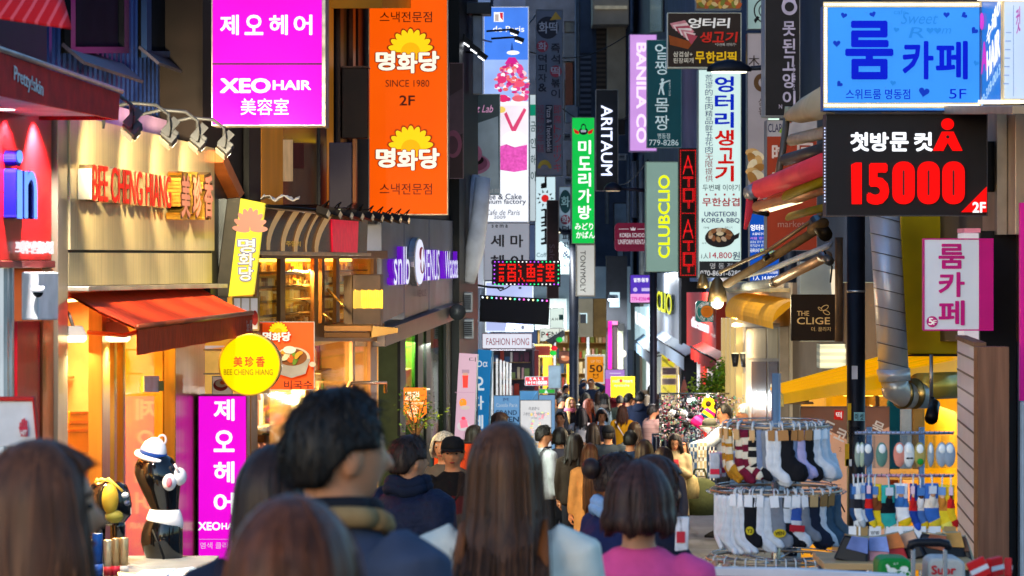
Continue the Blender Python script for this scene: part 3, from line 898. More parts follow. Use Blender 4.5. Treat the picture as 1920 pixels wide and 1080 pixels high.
xa, xb, zb, zt = room(f, 752, 612, 846, 1120, .5, mat('3c4424', .5), 'e8ffd0', 1.2, 5, glass((.85, 1, .8), .9), ((750, 10), (783, 10), (799, 8), (836, 10)), DARK, GRN, GZ(31) + .05)
f.quadbox('curtain', 801, 614, 836, 1100, .15, .3, mat('4a7820', .5, 0, .35, 5, 0, (5, 5, .2)))
light('AREA', f.pl.world(800, 640, -.3), 15, (.95, 1, .8), f.pl.world(800, 1000, -.5), .8)
f.face_y = -.02
WP, PU = lit('e4e8ff', .85, 0), lit('7818e0', .5, 0)
for t, x0, y0, x1, y1, b in (('snlb', 727, 462, 757, 534, .02), ('VENUS', 783, 468, 813, 526, .0), ('Wacoal', 823, 471, 849, 522, .0)):
    f.text(t, x0 - 5, y0, x1 - 4, y1, PU, 0, 0, .5, .05)
    f.text(t, x0 - 2, y0, x1 - 2, y1, WP, 0, 0, 0, .053)
rim = [(770 + 9.5 * math.cos(R(a)), 491 + 46 * math.sin(R(a))) for a in range(0, 360, 12)]
f.polybox('medallion', rim, -.09, -.025, mat('c8ccd8', .25, .7))
f.polybox('medallion_face', [(771.5 + 8 * math.cos(R(a)), 491 + 42 * math.sin(R(a))) for a in range(0, 360, 12)], -.098, -.092, WP)
f.face_y = -.098
f.disc(771, 476, 4.5, 13, mat('c82850', .5)); f.disc(772, 500, 4, 13, mat('c82850', .5)); f.disc(771.6, 488, 2, 22, WP)
f.face_y = -.03
f.text('VENUS', 773, 543, 790, 556, mat('50485c', .5), 0)
f.done()
# tax free pennant
f = Fr('tax_free_sign', 'orange tax free pennant with white writing hanging by the shop window', 'sign', 778, 792, Plane(28.6))
f.polybox('banner', [(757, 727), (800, 727), (800, 775), (778, 793), (757, 775)], 0, .02, mat('e87818', .5, 0, .08, 3, emit=.3), .002)
WH = mat('f4f0ea', .5, emit=.25)
f.text('退税', 759, 734, 787, 751, WH, .03); f.text('TAX REFUND SHOP', 759, 754, 794, 758, WH, .02)
f.disc(775, 771, 11, 11, WH); f.disc(775, 771, 10, 10, mat('e87818', .5, 0, .08, 3, emit=.3))
f.text('TAX', 768, 764, 782, 770, WH, .02); f.text('FREE', 767, 772, 783, 778, WH, .02)
f.quadbox('arm', 800, 728, 806, 731, -.005, .015, mat('c8c8c8', .4, .5)); f.done()
f = sign('red_board', 'plain orange red board behind the man in the black cap', 811, 829, 897, 900, Plane(23.5), mat('e84810', .5, 0, .1, 3, emit=.3), DARK, .05, 3, 'board')
f.done()
# plants by the shop door
def shrub(name, label, loc, h, r, n, cols, cat='plant', stem=True, sz=.035):
    t = thing(name, label, cat, loc)
    rnd = random.Random(int(loc[0] * 100 + loc[1])); mb = MB()
    ms = [mat(c, .55, 0, .3, 9) for c in cols]
    cl = [(rnd.gauss(0, r * .45), rnd.gauss(0, r * .35), h * rnd.uniform(.35, 1)) for _ in range(16)]
    for i in range(n):
        c = cl[i % 16]
        p = Vector((c[0] + rnd.gauss(0, r * .2), c[1] + rnd.gauss(0, r * .2), c[2] + rnd.gauss(0, r * .22)))
        d = Vector((rnd.uniform(-1, 1), rnd.uniform(-1, 1), rnd.uniform(-.6, .5))).normalized() * sz * rnd.uniform(.7, 1.5)
        s = d.cross(Vector((rnd.uniform(-1, 1), rnd.uniform(-1, 1), 1))).normalized() * sz * .3
        mb.add([p, p + d * .5 + s, p + d, p + d * .5 - s], [(0, 1, 2, 3)], ms[i % len(ms)])
    mb.build('foliage', t)
    st = MB()
    if stem:
        for c in cl[:9]:
            st.tube([(0, 0, 0), (c[0] * .3, c[1] * .3, c[2] * .5), c], [.012, .009, .004], mat('4a3420', .7), 5)
        st.build('stem', t)
    return t
p = P(780, 835, 27.5)
shrub('potted_plant', 'green leafy plant beside the tax free pennant', p, .5, .22, 300, ('3a5a18', '6a8028', '2a4014'))
# ------------------------------------------------------------------ far left side of the lane
LF = Plane(850, 35, 928, 85)
f = Fr('pale_building', 'tall pale blue lit building on the left beyond the lingerie shop', 'building', 900, 1000, LF)
f.quadbox('wall', 851, -500, 928, 1000, .05, .6, mat('4a5a78', .6, 0, .3, 1.2))
f.polybox('cladding', [(851, -60), (918, -60), (918, 180), (851, 180)], -.02, .04, mat('90b0e0', .45, .2, .2, 3, emit=.3))  # floodlit brightness put into the cladding as emission
for x0, y0, x1, y1 in ((852, 400, 905, 540), (884, 220, 918, 330)):
    w = f.quadbox('window', x0, y0, x1, y1, -.03, .04, mat('c8d4e8', .4, 0, .3, 1.5, emit=.3))
f.done()
f = Fr('beam_frame', 'dark grey steel beam frame at the top of the pale building', 'frame', 885, 60, Plane(35.5))
f.quadbox('beam', 852, 4, 921, 26, 0, .4, mat('2c3038', .5, .3), .01)
f.quadbox('beam', 852, 27, 868, 50, .02, .38, mat('2c3038', .5, .3), .01)
f.quadbox('column', 886, 27, 904, 175, .1, .35, mat('6a7484', .5, .3), .01)
for i in range(5):
    x, y = 846 + i * 14, 50 + i * 13
    p = P(x, y, 35.2)
    t = thing('spot_lamp', ['black arm spotlight, highest of the row on the pale building', 'black arm spotlight, second of the row on the pale building', 'black arm spotlight, middle of the row on the pale building', 'black arm spotlight, fourth of the row on the pale building', 'black arm spotlight, lowest of the row on the pale building'][i], 'lamp', p, 0, 'arm spotlights on the pale building')
    MB().tube([(-.25, .3, .05), (0, 0, .02)], .012, BLACK, 6).build('arm', t)
    MB().cbox((.02, 0, -.01), (.13, .1, .06), DARK, Matrix.Rotation(R(35), 3, 'Y')).build('head', t, .004)
    MB().cbox((.0, 0, -.05), (.09, .07, .01), lit('f4f8ff', 4, 0), Matrix.Rotation(R(35), 3, 'Y')).build('lens', t)
for i, y in enumerate((58, 72)):
    p = P(958 + i * 9, y, 40.5); t = thing('spot_lamp', ['long arm spotlight in front of the parfait sign, upper', 'long arm spotlight in front of the parfait sign, lower'][i], 'lamp', p, 0, 'arm spotlights on the parfait sign')
    MB().tube([(-.35, .05, .0), (0, 0, .02)], .015, BLACK, 6).build('arm', t)
    MB().cbox((.05, 0, -.01), (.14, .1, .06), DARK, Matrix.Rotation(R(20), 3, 'Y')).build('head', t, .004)
    MB().cbox((.04, 0, -.05), (.1, .07, .01), lit('f4f8ff', 3, 0), Matrix.Rotation(R(20), 3, 'Y')).build('lens', t)
# dessert posters
def dessert(f, cx, cy, s):
    f.disc(cx - 8 * s, cy + 12 * s, 34 * s, 20 * s, mat('b87898', .4)); f.disc(cx - 8 * s, cy + 10 * s, 29 * s, 16 * s, mat('8a4a68', .4))
    f.disc(cx - 6 * s, cy + 4 * s, 20 * s, 10 * s, mat('201014', .6))
    f.disc(cx - 4 * s, cy - 8 * s, 15 * s, 17 * s, mat('c87898', .35)); f.disc(cx - 8 * s, cy - 14 * s, 7 * s, 6 * s, mat('e8a8bc', .35))
    f.disc(cx - 18 * s, cy - 22 * s, 10 * s, 5 * s, mat('6a7038', .5), rot=-20)
f = sign('dessert_poster', 'dark banner with a pink dessert partly hidden behind the orange sign', 842, 118, 869, 335, Plane(34.5), mat('3a2428', .4, 0, .3, 2), mat('907078', .4), .04, 1, 'banner')
f.poly([(843, 180), (868, 165), (868, 250), (843, 260)], mat('584048', .4)); f.disc(850, 270, 16, 26, mat('8a4860', .4)); f.disc(848, 272, 11, 17, mat('54303c', .4))
f.done()
f = sign('dessert_poster', 'grey banner with pink lettering and a pink round dessert on a plate', 868, 176, 938, 366, Plane(38), mat('4a585a', .4, 0, .25, 2, emit=.05), mat('c8d0d4', .4, .4), .05, 1.5, 'banner')
f.poly([(869, 240), (934, 218), (936, 364), (869, 364)], mat('a0b0b8', .45, 0, .2, 3, emit=.08))
dessert(f, 893, 296, 1.0)
f.text('ssert Lab', 871, 197, 925, 211, mat('f0a8d0', .4, emit=.4), .0, slant=.25)
f.text('한남점', 905, 354, 935, 361, mat('d8d8d8', .5), .0)
f.done()
# parfait sign
f = sign('parfait_sign', 'tall bright blue and white lightbox with a strawberry parfait in a glass', 906, 12, 992, 417, Plane(42), lit('f0f4ff', .92, .03), mat('b8c0d0', .4, .4), .3, 1.5)
f.poly([(908, 14), (990, 14), (990, 130), (975, 112), (940, 112), (908, 150)], lit('4a86f4', .85, .15, 2))
f.poly([(908, 112), (990, 112), (990, 190), (908, 190)], lit('9ab8f4', .9, .15, 2))
f.text('de Paris', 924, 49, 983, 60, WHITE_L, .02)
f.rect(926, 23, 944, 41, WHITE_L); f.poly([(937, 24), (943, 24), (943, 39), (938, 33)], lit('e03048', .8)); f.rect(928, 27, 935, 40, lit('c8b8b0', .8))
rnd = random.Random(3)
PINKS = [lit(c, .85, 0) for c in ('e84890', 'f4a0b8', 'd02878', 'f8d0d8', 'f07070', 'ffffff', 'c83888')]
f.poly([(957, 95), (960, 78), (963, 95)], lit('2850a0', .8)); f.disc(962, 99, 12, 4, WHITE_L)
f.poly([(946, 120), (954, 108), (966, 108), (975, 122)], lit('d82890', .85))
for i in range(120):
    y = 122 + rnd.random() * 70; w = 10 + 20 * min(1, (y - 118) / 30)
    f.disc(960 + rnd.uniform(-w, w), y, rnd.uniform(2.5, 6), rnd.uniform(2, 5), PINKS[rnd.randrange(7)], 9)
f.disc(941, 152, 9, 7, lit('e03878', .85)); f.disc(944, 187, 9, 7, lit('e83070', .85)); f.disc(974, 160, 10, 6, lit('f05878', .85)); f.disc(972, 187, 12, 6, lit('f06878', .85))
f.poly([(936, 200), (990, 200), (988, 320), (938, 320)], lit('f8e8f4', .92)); f.poly([(945, 216), (950, 212), (962, 240), (982, 205), (987, 208), (963, 256)], lit('e04878', .85))
f.disc(940, 208, 8, 6, lit('ffd868', .85)); f.disc(964, 262, 22, 14, WHITE_L)
f.poly([(938, 276), (950, 272), (965, 278), (988, 273), (988, 320), (964, 324), (938, 320)], lit('e858b8', .85, .3, 30))
NAVT = mat('24304c', .5)
f.text('fee & Cake', 912, 364, 978, 375, NAVT, .03); f.text('mium factory', 909, 374, 986, 386, NAVT, .03)
f.text('Cafe de Paris', 911, 394, 975, 404, NAVT, 0, slant=.2); f.text('2009', 926, 405, 948, 411, NAVT, 0)
f.done()
f = sign('vertical_sign', 'narrow white and teal vertical sign just right of the parfait lightbox', 993, 177, 1005, 415, Plane(45), lit('d8e8f0', .6), None, .2, 1)
f.rect(994, 196, 1004, 217, lit('109070', .7)); f.colm('금인하이', 995, 1004, 228, 340, mat('105a58', .5), .02, .4); f.done()
# sema hair sign
f = sign('hair_shop_sign', 'pale grey sign with large black Korean letters above the red LED board', 907, 418, 993, 526, Plane(52), lit('a8aebc', .55, .06), None, .2, 1)
BLK = mat('15161c', .5)
f.text('s e m a', 922, 421, 952, 427, BLK, .03)
f.text('세', 920, 440, 945, 463, BLK, .04); f.text('마', 957, 440, 981, 464, BLK, .04); f.text('헤', 920, 478, 945, 504, BLK, .04); f.text('어', 957, 478, 981, 504, BLK, .04)
f.done()
# LED boards
f = Fr('led_board', 'red scrolling LED board with a rim of coloured lights', 'LED sign', 987, 538, Plane(50))
f.polybox('housing', [(923, 487), (1051, 488), (1051, 538), (922, 534)], 0, .15, mat('181420', .4, .2), .006)
f.rect(932, 494, 1043, 529, mat('28060a', .4, emit=.12))
LR = lit('ff1c14', 1.1, 0)
import itertools
G = {'a': ['1111.11111', '0000.1...1', '1110.11111', '0000.0.1.0', '1110.11111', '0000.1...1', '1110.11111', '1010.1...1', '1110.11111'],
     'b': ['1000.11110', '0100.00100', '0000.11111', '1100.10101', '0100.11111', '0100.10101', '0100.11111', '1010.00000', '1001.11111'],
     'c': ['0110.11111', '1111.10101', '0000.11111', '1110.00100', '0000.11111', '1110.01010', '0000.11111', '1110.00100', '1110.11111']}
for gi, k in enumerate('abc'):
    for r_, row in enumerate(G[k]):
        for c_, ch in enumerate(row):
            if ch == '1':
                f.pic.cbox((f.lp(937 + gi * 36 + c_ * 3.2, 0)[0], -.012, f.lp(987, 496.5 + r_ * 3.7)[1]), (.024, .006, .028), LR)
for i in range(17):
    for y, o in ((491, 0), (533, 3)):
        f.pic.ball((f.lp(928 + i * 7.4, 0)[0], -.012, f.lp(987, y)[1]), .012, lit(['c050ff', '30ff90', 'ffffff'][(i + o) // 3 % 3], 1.6, 0), 8, 5)
for i in range(5):
    for x in (927, 1047):
        f.pic.ball((f.lp(x, 0)[0], -.012, f.lp(987, 498 + i * 8)[1]), .012, lit(['c050ff', '30ff90'][x > 1000], 1.6, 0), 8, 5)
f.done()
f = Fr('led_board', 'dark switched off LED board tilted below the red one, lights along its top edge', 'LED sign', 965, 608, Plane(48))
f.polybox('housing', [(900, 553), (1031, 560), (1029, 610), (899, 603)], 0, .15, mat('181a22', .4, .2), .006)
f.polybox('screen', [(904, 563), (1026, 569), (1024, 605), (903, 598)], -.008, .002, mat('22242e', .5, .2, .5, 120))
for i in range(15):
    f.pic.ball((f.lp(905 + i * 8.6, 0)[0], -.012, f.lp(965, 557.5 + i * .46)[1]), .015, lit(['e0f0ff', '60ffc0', 'ff60d0', 'fff0b0', 'c0a0ff'][i * 3 % 5], 2, 0), 8, 5)
f.done()
f = Fr('sign_arm', 'thin black arm with cables holding the LED boards', 'bracket', 925, 545, Plane(49))
a = lambda x, y: (f.lp(x, y)[0], .0, f.lp(x, y)[1])
MB().tube([a(880, 532), a(915, 538), a(945, 540)], .02, BLACK, 6).build('arm', f.root)
MB().tube([a(930, 538), a(938, 545), a(950, 540), a(957, 535)], .012, BLACK, 5).build('cable', f.root)
f = sign('lit_sign', 'blue white lightbox with a dark leaf drawing behind the dark LED board', 910, 528, 1000, 622, Plane(56), lit('b8c4f4', .85, .05), lit('e8f8ff', 1.2), .1, 1.5)
f.poly([(955, 612), (965, 620), (976, 608), (966, 617)], BLK); f.disc(980, 614, 3, 4, BLK); f.disc(975, 540, 3, 2, BLK); f.done()
f = sign('fashion_sign', 'long white lightbox with one line of thin dark red Latin letters', 904, 625, 998, 654, Plane(54), lit('e0e2f0', .85, .05), mat('60303c', .4), .25, 1)
f.text('FASHION HONG', 912, 634, 992, 647, mat('a02838', .5, emit=.1), .0); f.done()
# white folded awning / ducts and AC units on the left
t = thing('folded_awning', 'white folded canvas awning hanging down beside the orange sign', 'awning', P(885, 520, 36))
mb = MB()
A = [P(905, 335, 35.6), P(900, 400, 35.5), P(890, 470, 35.4), P(880, 530, 35.3)]
mb.tube(A, [.1, .11, .12, .07], mat('d0d4e0', .6, 0, .2, 4), 12).tube([P(893, 330, 36), P(880, 430, 35.8), P(872, 530, 35.6)], [.06, .09, .06], mat('b8bccc', .6, 0, .2, 4), 10)
mb.build('canvas', t, world=True)
for i, (x, y, l) in enumerate(((874, 548, 'grey air conditioner unit nearest the lingerie shop corner'), (876, 598, 'grey air conditioner unit below the folded awning'))):
    f = Fr('air_conditioner', l, 'air conditioner', x, y + 38, Plane(35.2), 'air conditioners on the left wall')
    f.quadbox('casing', x - 11, y, x + 12, y + 38, 0, .3, mat('888e98', .45, .4), .01)
    f.quadbox('grille', x - 8, y + 5, x + 9, y + 33, -.01, .002, stripes('30343c', '70767e', 40, 2))
f = Fr('dish_lamp', 'round black lamp shade on the dark pillar of the lingerie shop', 'lamp', 858, 585, Plane(33.5))
MB().tube([(0, -.1, 0), (0, 0, .02), (0, .1, .02)], [.1, .08, .03], mat('24262c', .4, .3), 14).build('shade', f.root)
MB().tube([(0, .1, .02), (.02, .3, .05)], .02, BLACK, 6).build('arm', f.root)
# standing banners
f = Fr('drink_banner', 'pink standing banner with pictures of a red drink, an orange and a cake', 'banner', 872, 830, Plane(34.3))
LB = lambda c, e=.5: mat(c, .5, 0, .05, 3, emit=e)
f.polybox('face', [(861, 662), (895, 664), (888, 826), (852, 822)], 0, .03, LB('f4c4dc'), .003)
f.polybox('frame', [(895.4, 664), (897.4, 664), (890.4, 826), (888.4, 826)], -.01, .04, STEEL)
f.text('디', 880, 670, 892, 678, BLK, 0); f.rect(866, 693, 880, 700, LB('c8a0b8'))
f.poly([(867, 703), (878, 703), (877, 727), (868, 727)], LB('e83028', .4)); f.rect(868, 699, 877, 704, LB('f8b8a0')); f.disc(868, 755, 7, 8, LB('f08018', .45)); f.disc(866, 752, 2, 2, LB('f8c070')); f.disc(872, 764, 9, 4, LB('f0d8d0'))
f.rect(853, 735, 890, 736, LB('e0a8c8')); f.disc(869, 799, 12, 9, LB('f4e4ec')); f.poly([(862, 788), (875, 786), (878, 800), (864, 803)], LB('e86888', .4)); f.disc(869, 784, 4, 3, LB('d83050', .4))
f.done()
f = Fr('blue_banner', 'tall blue standing banner with white Korean letters behind the pink one', 'banner', 900, 830, Plane(37))
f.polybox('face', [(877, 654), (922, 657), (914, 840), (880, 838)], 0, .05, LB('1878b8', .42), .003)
f.polybox('side', [(922.4, 657), (925, 660), (918, 840), (914.4, 840)], .0, .06, mat('88b8d8', .4), .003)
WB2 = LB('e8f4fa', .6)
f.text('Oα', 893, 676, 914, 688, WB2, .02)
for i, ch in enumerate('오다데'):
    f.text(ch, 887 - i * 1, 706 + 36 * i, 908 - i, 732 + 36 * i, WB2, .05)
f.done()
# grand open boards
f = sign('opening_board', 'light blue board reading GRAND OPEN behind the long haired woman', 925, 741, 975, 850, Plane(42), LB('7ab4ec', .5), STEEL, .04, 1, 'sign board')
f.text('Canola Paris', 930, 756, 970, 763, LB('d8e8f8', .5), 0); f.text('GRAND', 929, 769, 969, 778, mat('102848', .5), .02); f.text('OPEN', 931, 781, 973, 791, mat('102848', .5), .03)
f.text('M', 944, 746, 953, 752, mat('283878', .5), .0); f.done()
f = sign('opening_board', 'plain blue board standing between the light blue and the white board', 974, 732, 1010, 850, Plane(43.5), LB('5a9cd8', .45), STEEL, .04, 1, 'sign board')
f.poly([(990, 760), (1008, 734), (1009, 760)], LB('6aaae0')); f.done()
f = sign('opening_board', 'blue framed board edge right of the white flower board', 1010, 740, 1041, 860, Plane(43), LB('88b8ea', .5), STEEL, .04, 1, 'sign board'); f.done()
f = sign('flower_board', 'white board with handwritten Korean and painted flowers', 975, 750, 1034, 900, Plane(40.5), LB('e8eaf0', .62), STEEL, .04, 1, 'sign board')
f.text('축결혼식', 991, 763, 1011, 769, mat('30303c', .5), 0, slant=.1); f.text('그동안, 더 사랑하세요', 981, 773, 1025, 779, mat('30303c', .5), 0, slant=.1); f.rect(996, 783, 1008, 784, mat('808088', .5))
rnd = random.Random(9)
for i in range(26):
    f.disc(1000 + rnd.uniform(-4, 32), 772 + rnd.uniform(0, 60), rnd.uniform(1, 3.4), rnd.uniform(1, 3), LB(('f0b8c0', 'e8c870', 'c8d8a8', 'd890a8')[i % 4], .4), 9)
f.done()
f = sign('sale_sign', 'small red sign reading SALE 1+1=10000 over the crowd', 984, 706, 1029, 723, Plane(58), LB('e01830', .55), None, .04, .6)
f.text('S A L E', 993, 708, 1020, 712.5, WHITE_L, .02); f.text('1+1=10000', 987, 714, 1026, 721, WHITE_L, .03); f.done()
f = sign('green_tag', 'small green price sign just below the red sale sign', 1010, 729, 1041, 738, Plane(56), LB('28a030', .5), None, .03, .5)
f.poly([(1020, 738), (1024, 730), (1028, 738)], LB('d8f0d8', .5)); f.done()
f = sign('grey_board', 'blank grey blue board leaning in front of the far shops', 1028, 685, 1052, 728, Plane(62), mat('7088a0', .5, emit=.12), None, .05, .5, 'board'); f.done()
# ------------------------------------------------------------------ far end and centre of the lane
def plain_building(name, label, pl, px0, px1, y0, y1, m, th=.6, wins=(), wm=None, out=0., trims=()):
    f = Fr(name, label, 'building', (px0 + px1) / 2, y1, pl, None, out)
    f.quadbox('wall', px0, y0, px1, y1, 0, th, m)
    for x0, a, x1, b in wins:
        w = f.quadbox('window', x0, a, x1, b, -.05, -.004, mat('20242c', .4, .3), .004)
        f.quadbox('pane', x0 + 2, a + 2, x1 - 2, b - 2, -.058, -.0515, wm or mat('2c3848', .12, 0, .4, 2), parent=w)
    for n, x0, a, x1, b, ya, mm in trims:
        f.quadbox(n, x0, a, x1, b, ya, -.004, mm, .005)
    return f
W1 = mat('4a5c80', .6, 0, .3, .8)
plain_building('far_building', 'dark blue building closing the far end of the lane', Plane(104), 900, 1330, -700, 900, W1, 2,
               [(x, y, x + 26, y + 44) for x in (1000, 1040, 1080, 1130) for y in (-60, 20, 100, 180, 260)], mat('4a5c78', .2, 0, .5, 1.2, emit=.05))
plain_building('grey_building', 'grey concrete tower behind the pizza sign in the centre', Plane(92), 985, 1098, -600, 420, mat('465672', .65, 0, .35, 1.5), 3,
               [(1058, 40, 1088, 62), (1058, 150, 1078, 230), (1062, 300, 1072, 330)], None, 0, [('duct', 1080, 10, 1086, 82, -.5, mat('3c4450', .4, .5)), ('ledge', 1055, 64, 1092, 116, -.3, mat('3c4c62', .5)), ('panel', 1060, 118, 1074, 200, -.2, mat('3c2424', .6))])
f = plain_building('louvre_building', 'dark building with metal louvres between the green sign and the concrete balcony', Plane(86), 1083, 1182, -600, 560, mat('3a4a64', .6, 0, .3, 2), 4,
               [(1150, 380, 1176, 452), (1156, 460, 1170, 540)], mat('506880', .15, 0, .4, 2, emit=.06))
f.quadbox('louvre', 1086, 100, 1108, 220, -.3, -.004, stripes('2c3240', '5a6478', 6, 2))
f.quadbox('brick_panel', 1118, 50, 1136, 168, -.2, -.004, stripes('5a5048', '3c3430', 7, 2))
f.quadbox('column', 1137, 28, 1172, 225, -.6, -.004, mat('a89c88', .6, 0, .15, 2), .02)
f.quadbox('balcony', 1108, -40, 1175, 54, -1.6, -.004, mat('b0a494', .6, 0, .15, 2), .02)
f.quadbox('soffit', 1112, 20, 1172, 26, -1.7, -1.605, mat('d8ccae', .5, emit=.15))
f.quadbox('shed_roof', 1060, 200, 1082, 232, -.8, -.2, mat('8894a8', .5), .01)
# the lit shops far down the lane
f = Fr('fashion_shop', 'far clothing shop with open front, white frames and hanging clothes', 'shop', 950, 850, Plane(64))
room(f, 905, 656, 1000, 850, 3, mat('585060', .5), 'f0f0ff', .8, 6, None, (), None, None, GZ(64))
for x in (921, 930, 937, 943, 949, 955):
    f.quadbox('frame', x, 668 + (x - 921) * .35, x + 4, 850, -.3 - (955 - x) * .01, -.25, mat('d0d4dc', .4, .2), .005)
f.quadbox('screen', 923, 682, 936, 745, -.42, -.36, BLACK, .005)
f.quadbox('door_post', 1002, 656, 1010, 850, -.2, .1, mat('681c24', .5), .005)
f.done()
f = Fr('corner_store', 'far shop with warm yellow light and a white fascia at the end of the lane', 'shop', 1060, 850, Plane(78))
room(f, 1012, 620, 1150, 850, 3, mat('a08048', .5), 'fff0c0', .9, 6, None, ((1038, 4), (1100, 5)), mat('a0a0a0', .4), None, GZ(78))
f.quadbox('wall', 1000, 500, 1182, 618, -.1, .3, mat('8a9aa0', .55, 0, .2, 1))
f.quadbox('fascia', 1003, 560, 1062, 618, -.3, -.105, mat('d8e8e0', .5, emit=.35))
f.quadbox('door', 1018, 660, 1036, 850, .3, .4, mat('d8a020', .5, emit=.2))
f.quadbox('wall_panel', 1062, 680, 1080, 850, -.2, .02, mat('c89018', .5, emit=.15))
f.done()
light('AREA', P(1075, 560, 74), 150, (.95, 1, 1), P(1075, 800, 74), 2.5)
f = sign('round_sign', 'pale green lightbox with a teal square behind the dark LED board', 1031, 577, 1057, 626, Plane(72), lit('e0f4e8', .8), None, .2, .6)
f.text('A H', 1034, 596, 1046, 601, BLK, .03); f.rect(1048, 590, 1057, 600, mat('30605a', .5)); f.done()
f = sign('perfume_sign', 'pale sign with black letters and a red dot at the far end', 1012, 615, 1059, 640, Plane(70), lit('e4ece0', .8), None, .2, .6)
f.text('P·EN', 1015, 622, 1044, 633, BLK, .03); f.disc(1026, 627, 2.2, 2.2, lit('e02838', .7)); f.done()
f = Fr('small_awning', 'small dark grey slanted awning near the far perfume sign', 'awning', 1040, 640, Plane(66))
f.polybox('canopy', [(1023, 638), (1056, 618), (1059, 628), (1035, 646)], -.3, .1, mat('343a44', .5), .01)
f = sign('marquee_sign', 'red board rimmed with yellow bulbs above the far shop door', 1001, 645, 1034, 670, Plane(66), mat('903838', .5, 0, .1, 3, emit=.2), DARK, .2, .4)
for i in range(9):
    for x, y in ((1002.5 + i * 3.7, 647), (1002.5 + i * 3.7, 668)):
        f.pic.ball((f.lp(x, 0)[0], -.03, f.lp(1017, y)[1]), .022, lit('fff080', 2.2, 0), 8, 5)
for i in range(4):
    for x in (1002, 1033):
        f.pic.ball((f.lp(x, 0)[0], -.03, f.lp(1017, 650 + i * 5)[1]), .022, lit('fff080', 2.2, 0), 8, 5)
f.done()
for i, (x, y, c, l) in enumerate(((1037, 662, '28d048', 'round green paper lantern over the far lane'), (1039, 653, 'e82838', 'round red paper lantern above the green one'), (1049, 637, '28c850', 'small green lantern beside the slanted awning'))):
    t = thing('paper_lantern', l, 'lantern', P(x, y + 5, 64)); MB().ball((0, 0, .06), (.075, .075, .06), lit(c, .8), 14, 8).build('shade', t)
    MB().tube([(0, 0, .11), (0, 0, .3)], .008, BLACK, 5).build('cord', t)
f = sign('picture_sign', 'dark picture board of food hanging above the crowd by the lamp post', 1047, 658, 1074, 682, Plane(63), mat('583028', .5, 0, .5, 6), DARK, .08, .6); f.disc(1060, 672, 8, 5, mat('a86848', .5)); f.disc(1056, 669, 4, 2, mat('d8a890', .5)); f.done()
f = sign('discount_sign', 'orange poster reading 50 with a bear face on the far shop window', 1097, 665, 1135, 720, Plane(72), LB('f0900c', .7), mat('f0ece0', .5, emit=.5), .06, 3.5, 'poster')
f.text('50', 1105, 684, 1130, 698, mat('3a2008', .5), .03); f.disc(1117, 706, 5, 4, mat('3a2008', .5)); f.disc(1117, 706, 4, 3, LB('f0900c', .7)); f.text('%', 1129, 680, 1134, 686, mat('3a2008', .5), 0); f.text('UP TO', 1108, 675, 1126, 680, LB('f8d0a0', .6), 0); f.disc(1113, 702, 1.5, 1.5, mat('3a2008', .5)); f.disc(1121, 702, 1.5, 1.5, mat('3a2008', .5)); f.done()
# vertical signs hanging in the centre
f = sign('pizza_sign', 'tall unlit grey blue sign with a round emblem and two columns of Korean', 1005, 18, 1055, 330, Plane(50), mat('5a667a', .5, 0, .1, 1.5), mat('3c4450', .4, .4), .25, 1)
K1, K2 = mat('1a2234', .5), mat('8a3448', .5)
f.disc(1027, 52, 21, 21, K1); f.poly([(1031, 38), (1042, 22), (1053, 36)], mat('a88a38', .5)); f.text('화떡', 1010, 41, 1045, 63, mat('98a0b0', .5), .03)
f.disc(1017, 87, 11, 11, K2); f.text('화', 1009, 79, 1025, 95, mat('98a0b0', .5), .03)
f.colm('덕피자&', 1009, 1025, 102, 172, K1, .03, .15); f.colm('즉석', 1033, 1050, 82, 120, K1, .03, .15)
f.disc(1042, 134, 11, 11, K2); f.text('떡', 1033, 125, 1050, 143, mat('98a0b0', .5), .03); f.colm('볶이', 1033, 1050, 148, 184, K1, .03, .15)
f.colm('现场炒年糕', 1007, 1020, 198, 286, mat('6a3c50', .5), 0, .12); f.rect(1023, 197, 1036, 287, K1)
f.text('Pizza & Tteokbokki', 1025, 200, 1034, 284, mat('98a0b0', .5), .01, 90); f.colm('即席トッポッキ', 1038, 1052, 198, 322, K2, 0, .15)
f.disc(1021, 316, 13, 16, mat('8a8030', .5), 20, 180, 360); f.disc(1021, 318, 8, 9, mat('5a667a', .5), 20, 180, 360); f.done()
f = sign('sun_sign', 'white blue vertical lightbox with a red sun and black brush lettering', 1003, 331, 1042, 492, Plane(57), lit('d0ecf4', .8, .04), None, .25, 1)
SUNR = lit('e02828', .7)
for i in range(10):
    a = R(36 * i); x, y = 1022 + 11 * math.cos(a), 372 + 11 * math.sin(a)
    f.poly([(x - 2 * math.sin(a), y + 2 * math.cos(a)), (x + 2 * math.sin(a), y - 2 * math.cos(a)), (1022 + 17 * math.cos(a), 372 + 17 * math.sin(a))], BLK)
f.disc(1022, 372, 7, 7, SUNR)
rnd = random.Random(5)
for y0, y1 in ((332, 352), (392, 425), (428, 458)):
    f.rect(1021, y0, 1025, y1, BLK)
    for k in range(4):
        y = rnd.uniform(y0, y1); f.poly([(1014, y), (1022, y - 2), (1026, y + 1), (1015, y + 3)], BLK)
f.text('Coffee', 1006, 474, 1034, 482, mat('305060', .5), 0); f.done()
f = sign('dark_vertical_sign', 'dark maroon unlit vertical sign overlapping the sun lightbox', 1025, 375, 1048, 560, Plane(54), mat('241a20', .5, 0, .4, 3), None, .2, 1); f.text('Salon', 1030, 458, 1040, 500, mat('484050', .5), 0, 90); f.done()
f = sign('pizza_sign', 'shorter teal topped vertical sign with a green disc beside the big green lightbox', 1048, 350, 1070, 515, Plane(60), mat('8aa2b0', .5, 0, .1, 2, emit=.12), None, .25, .6)
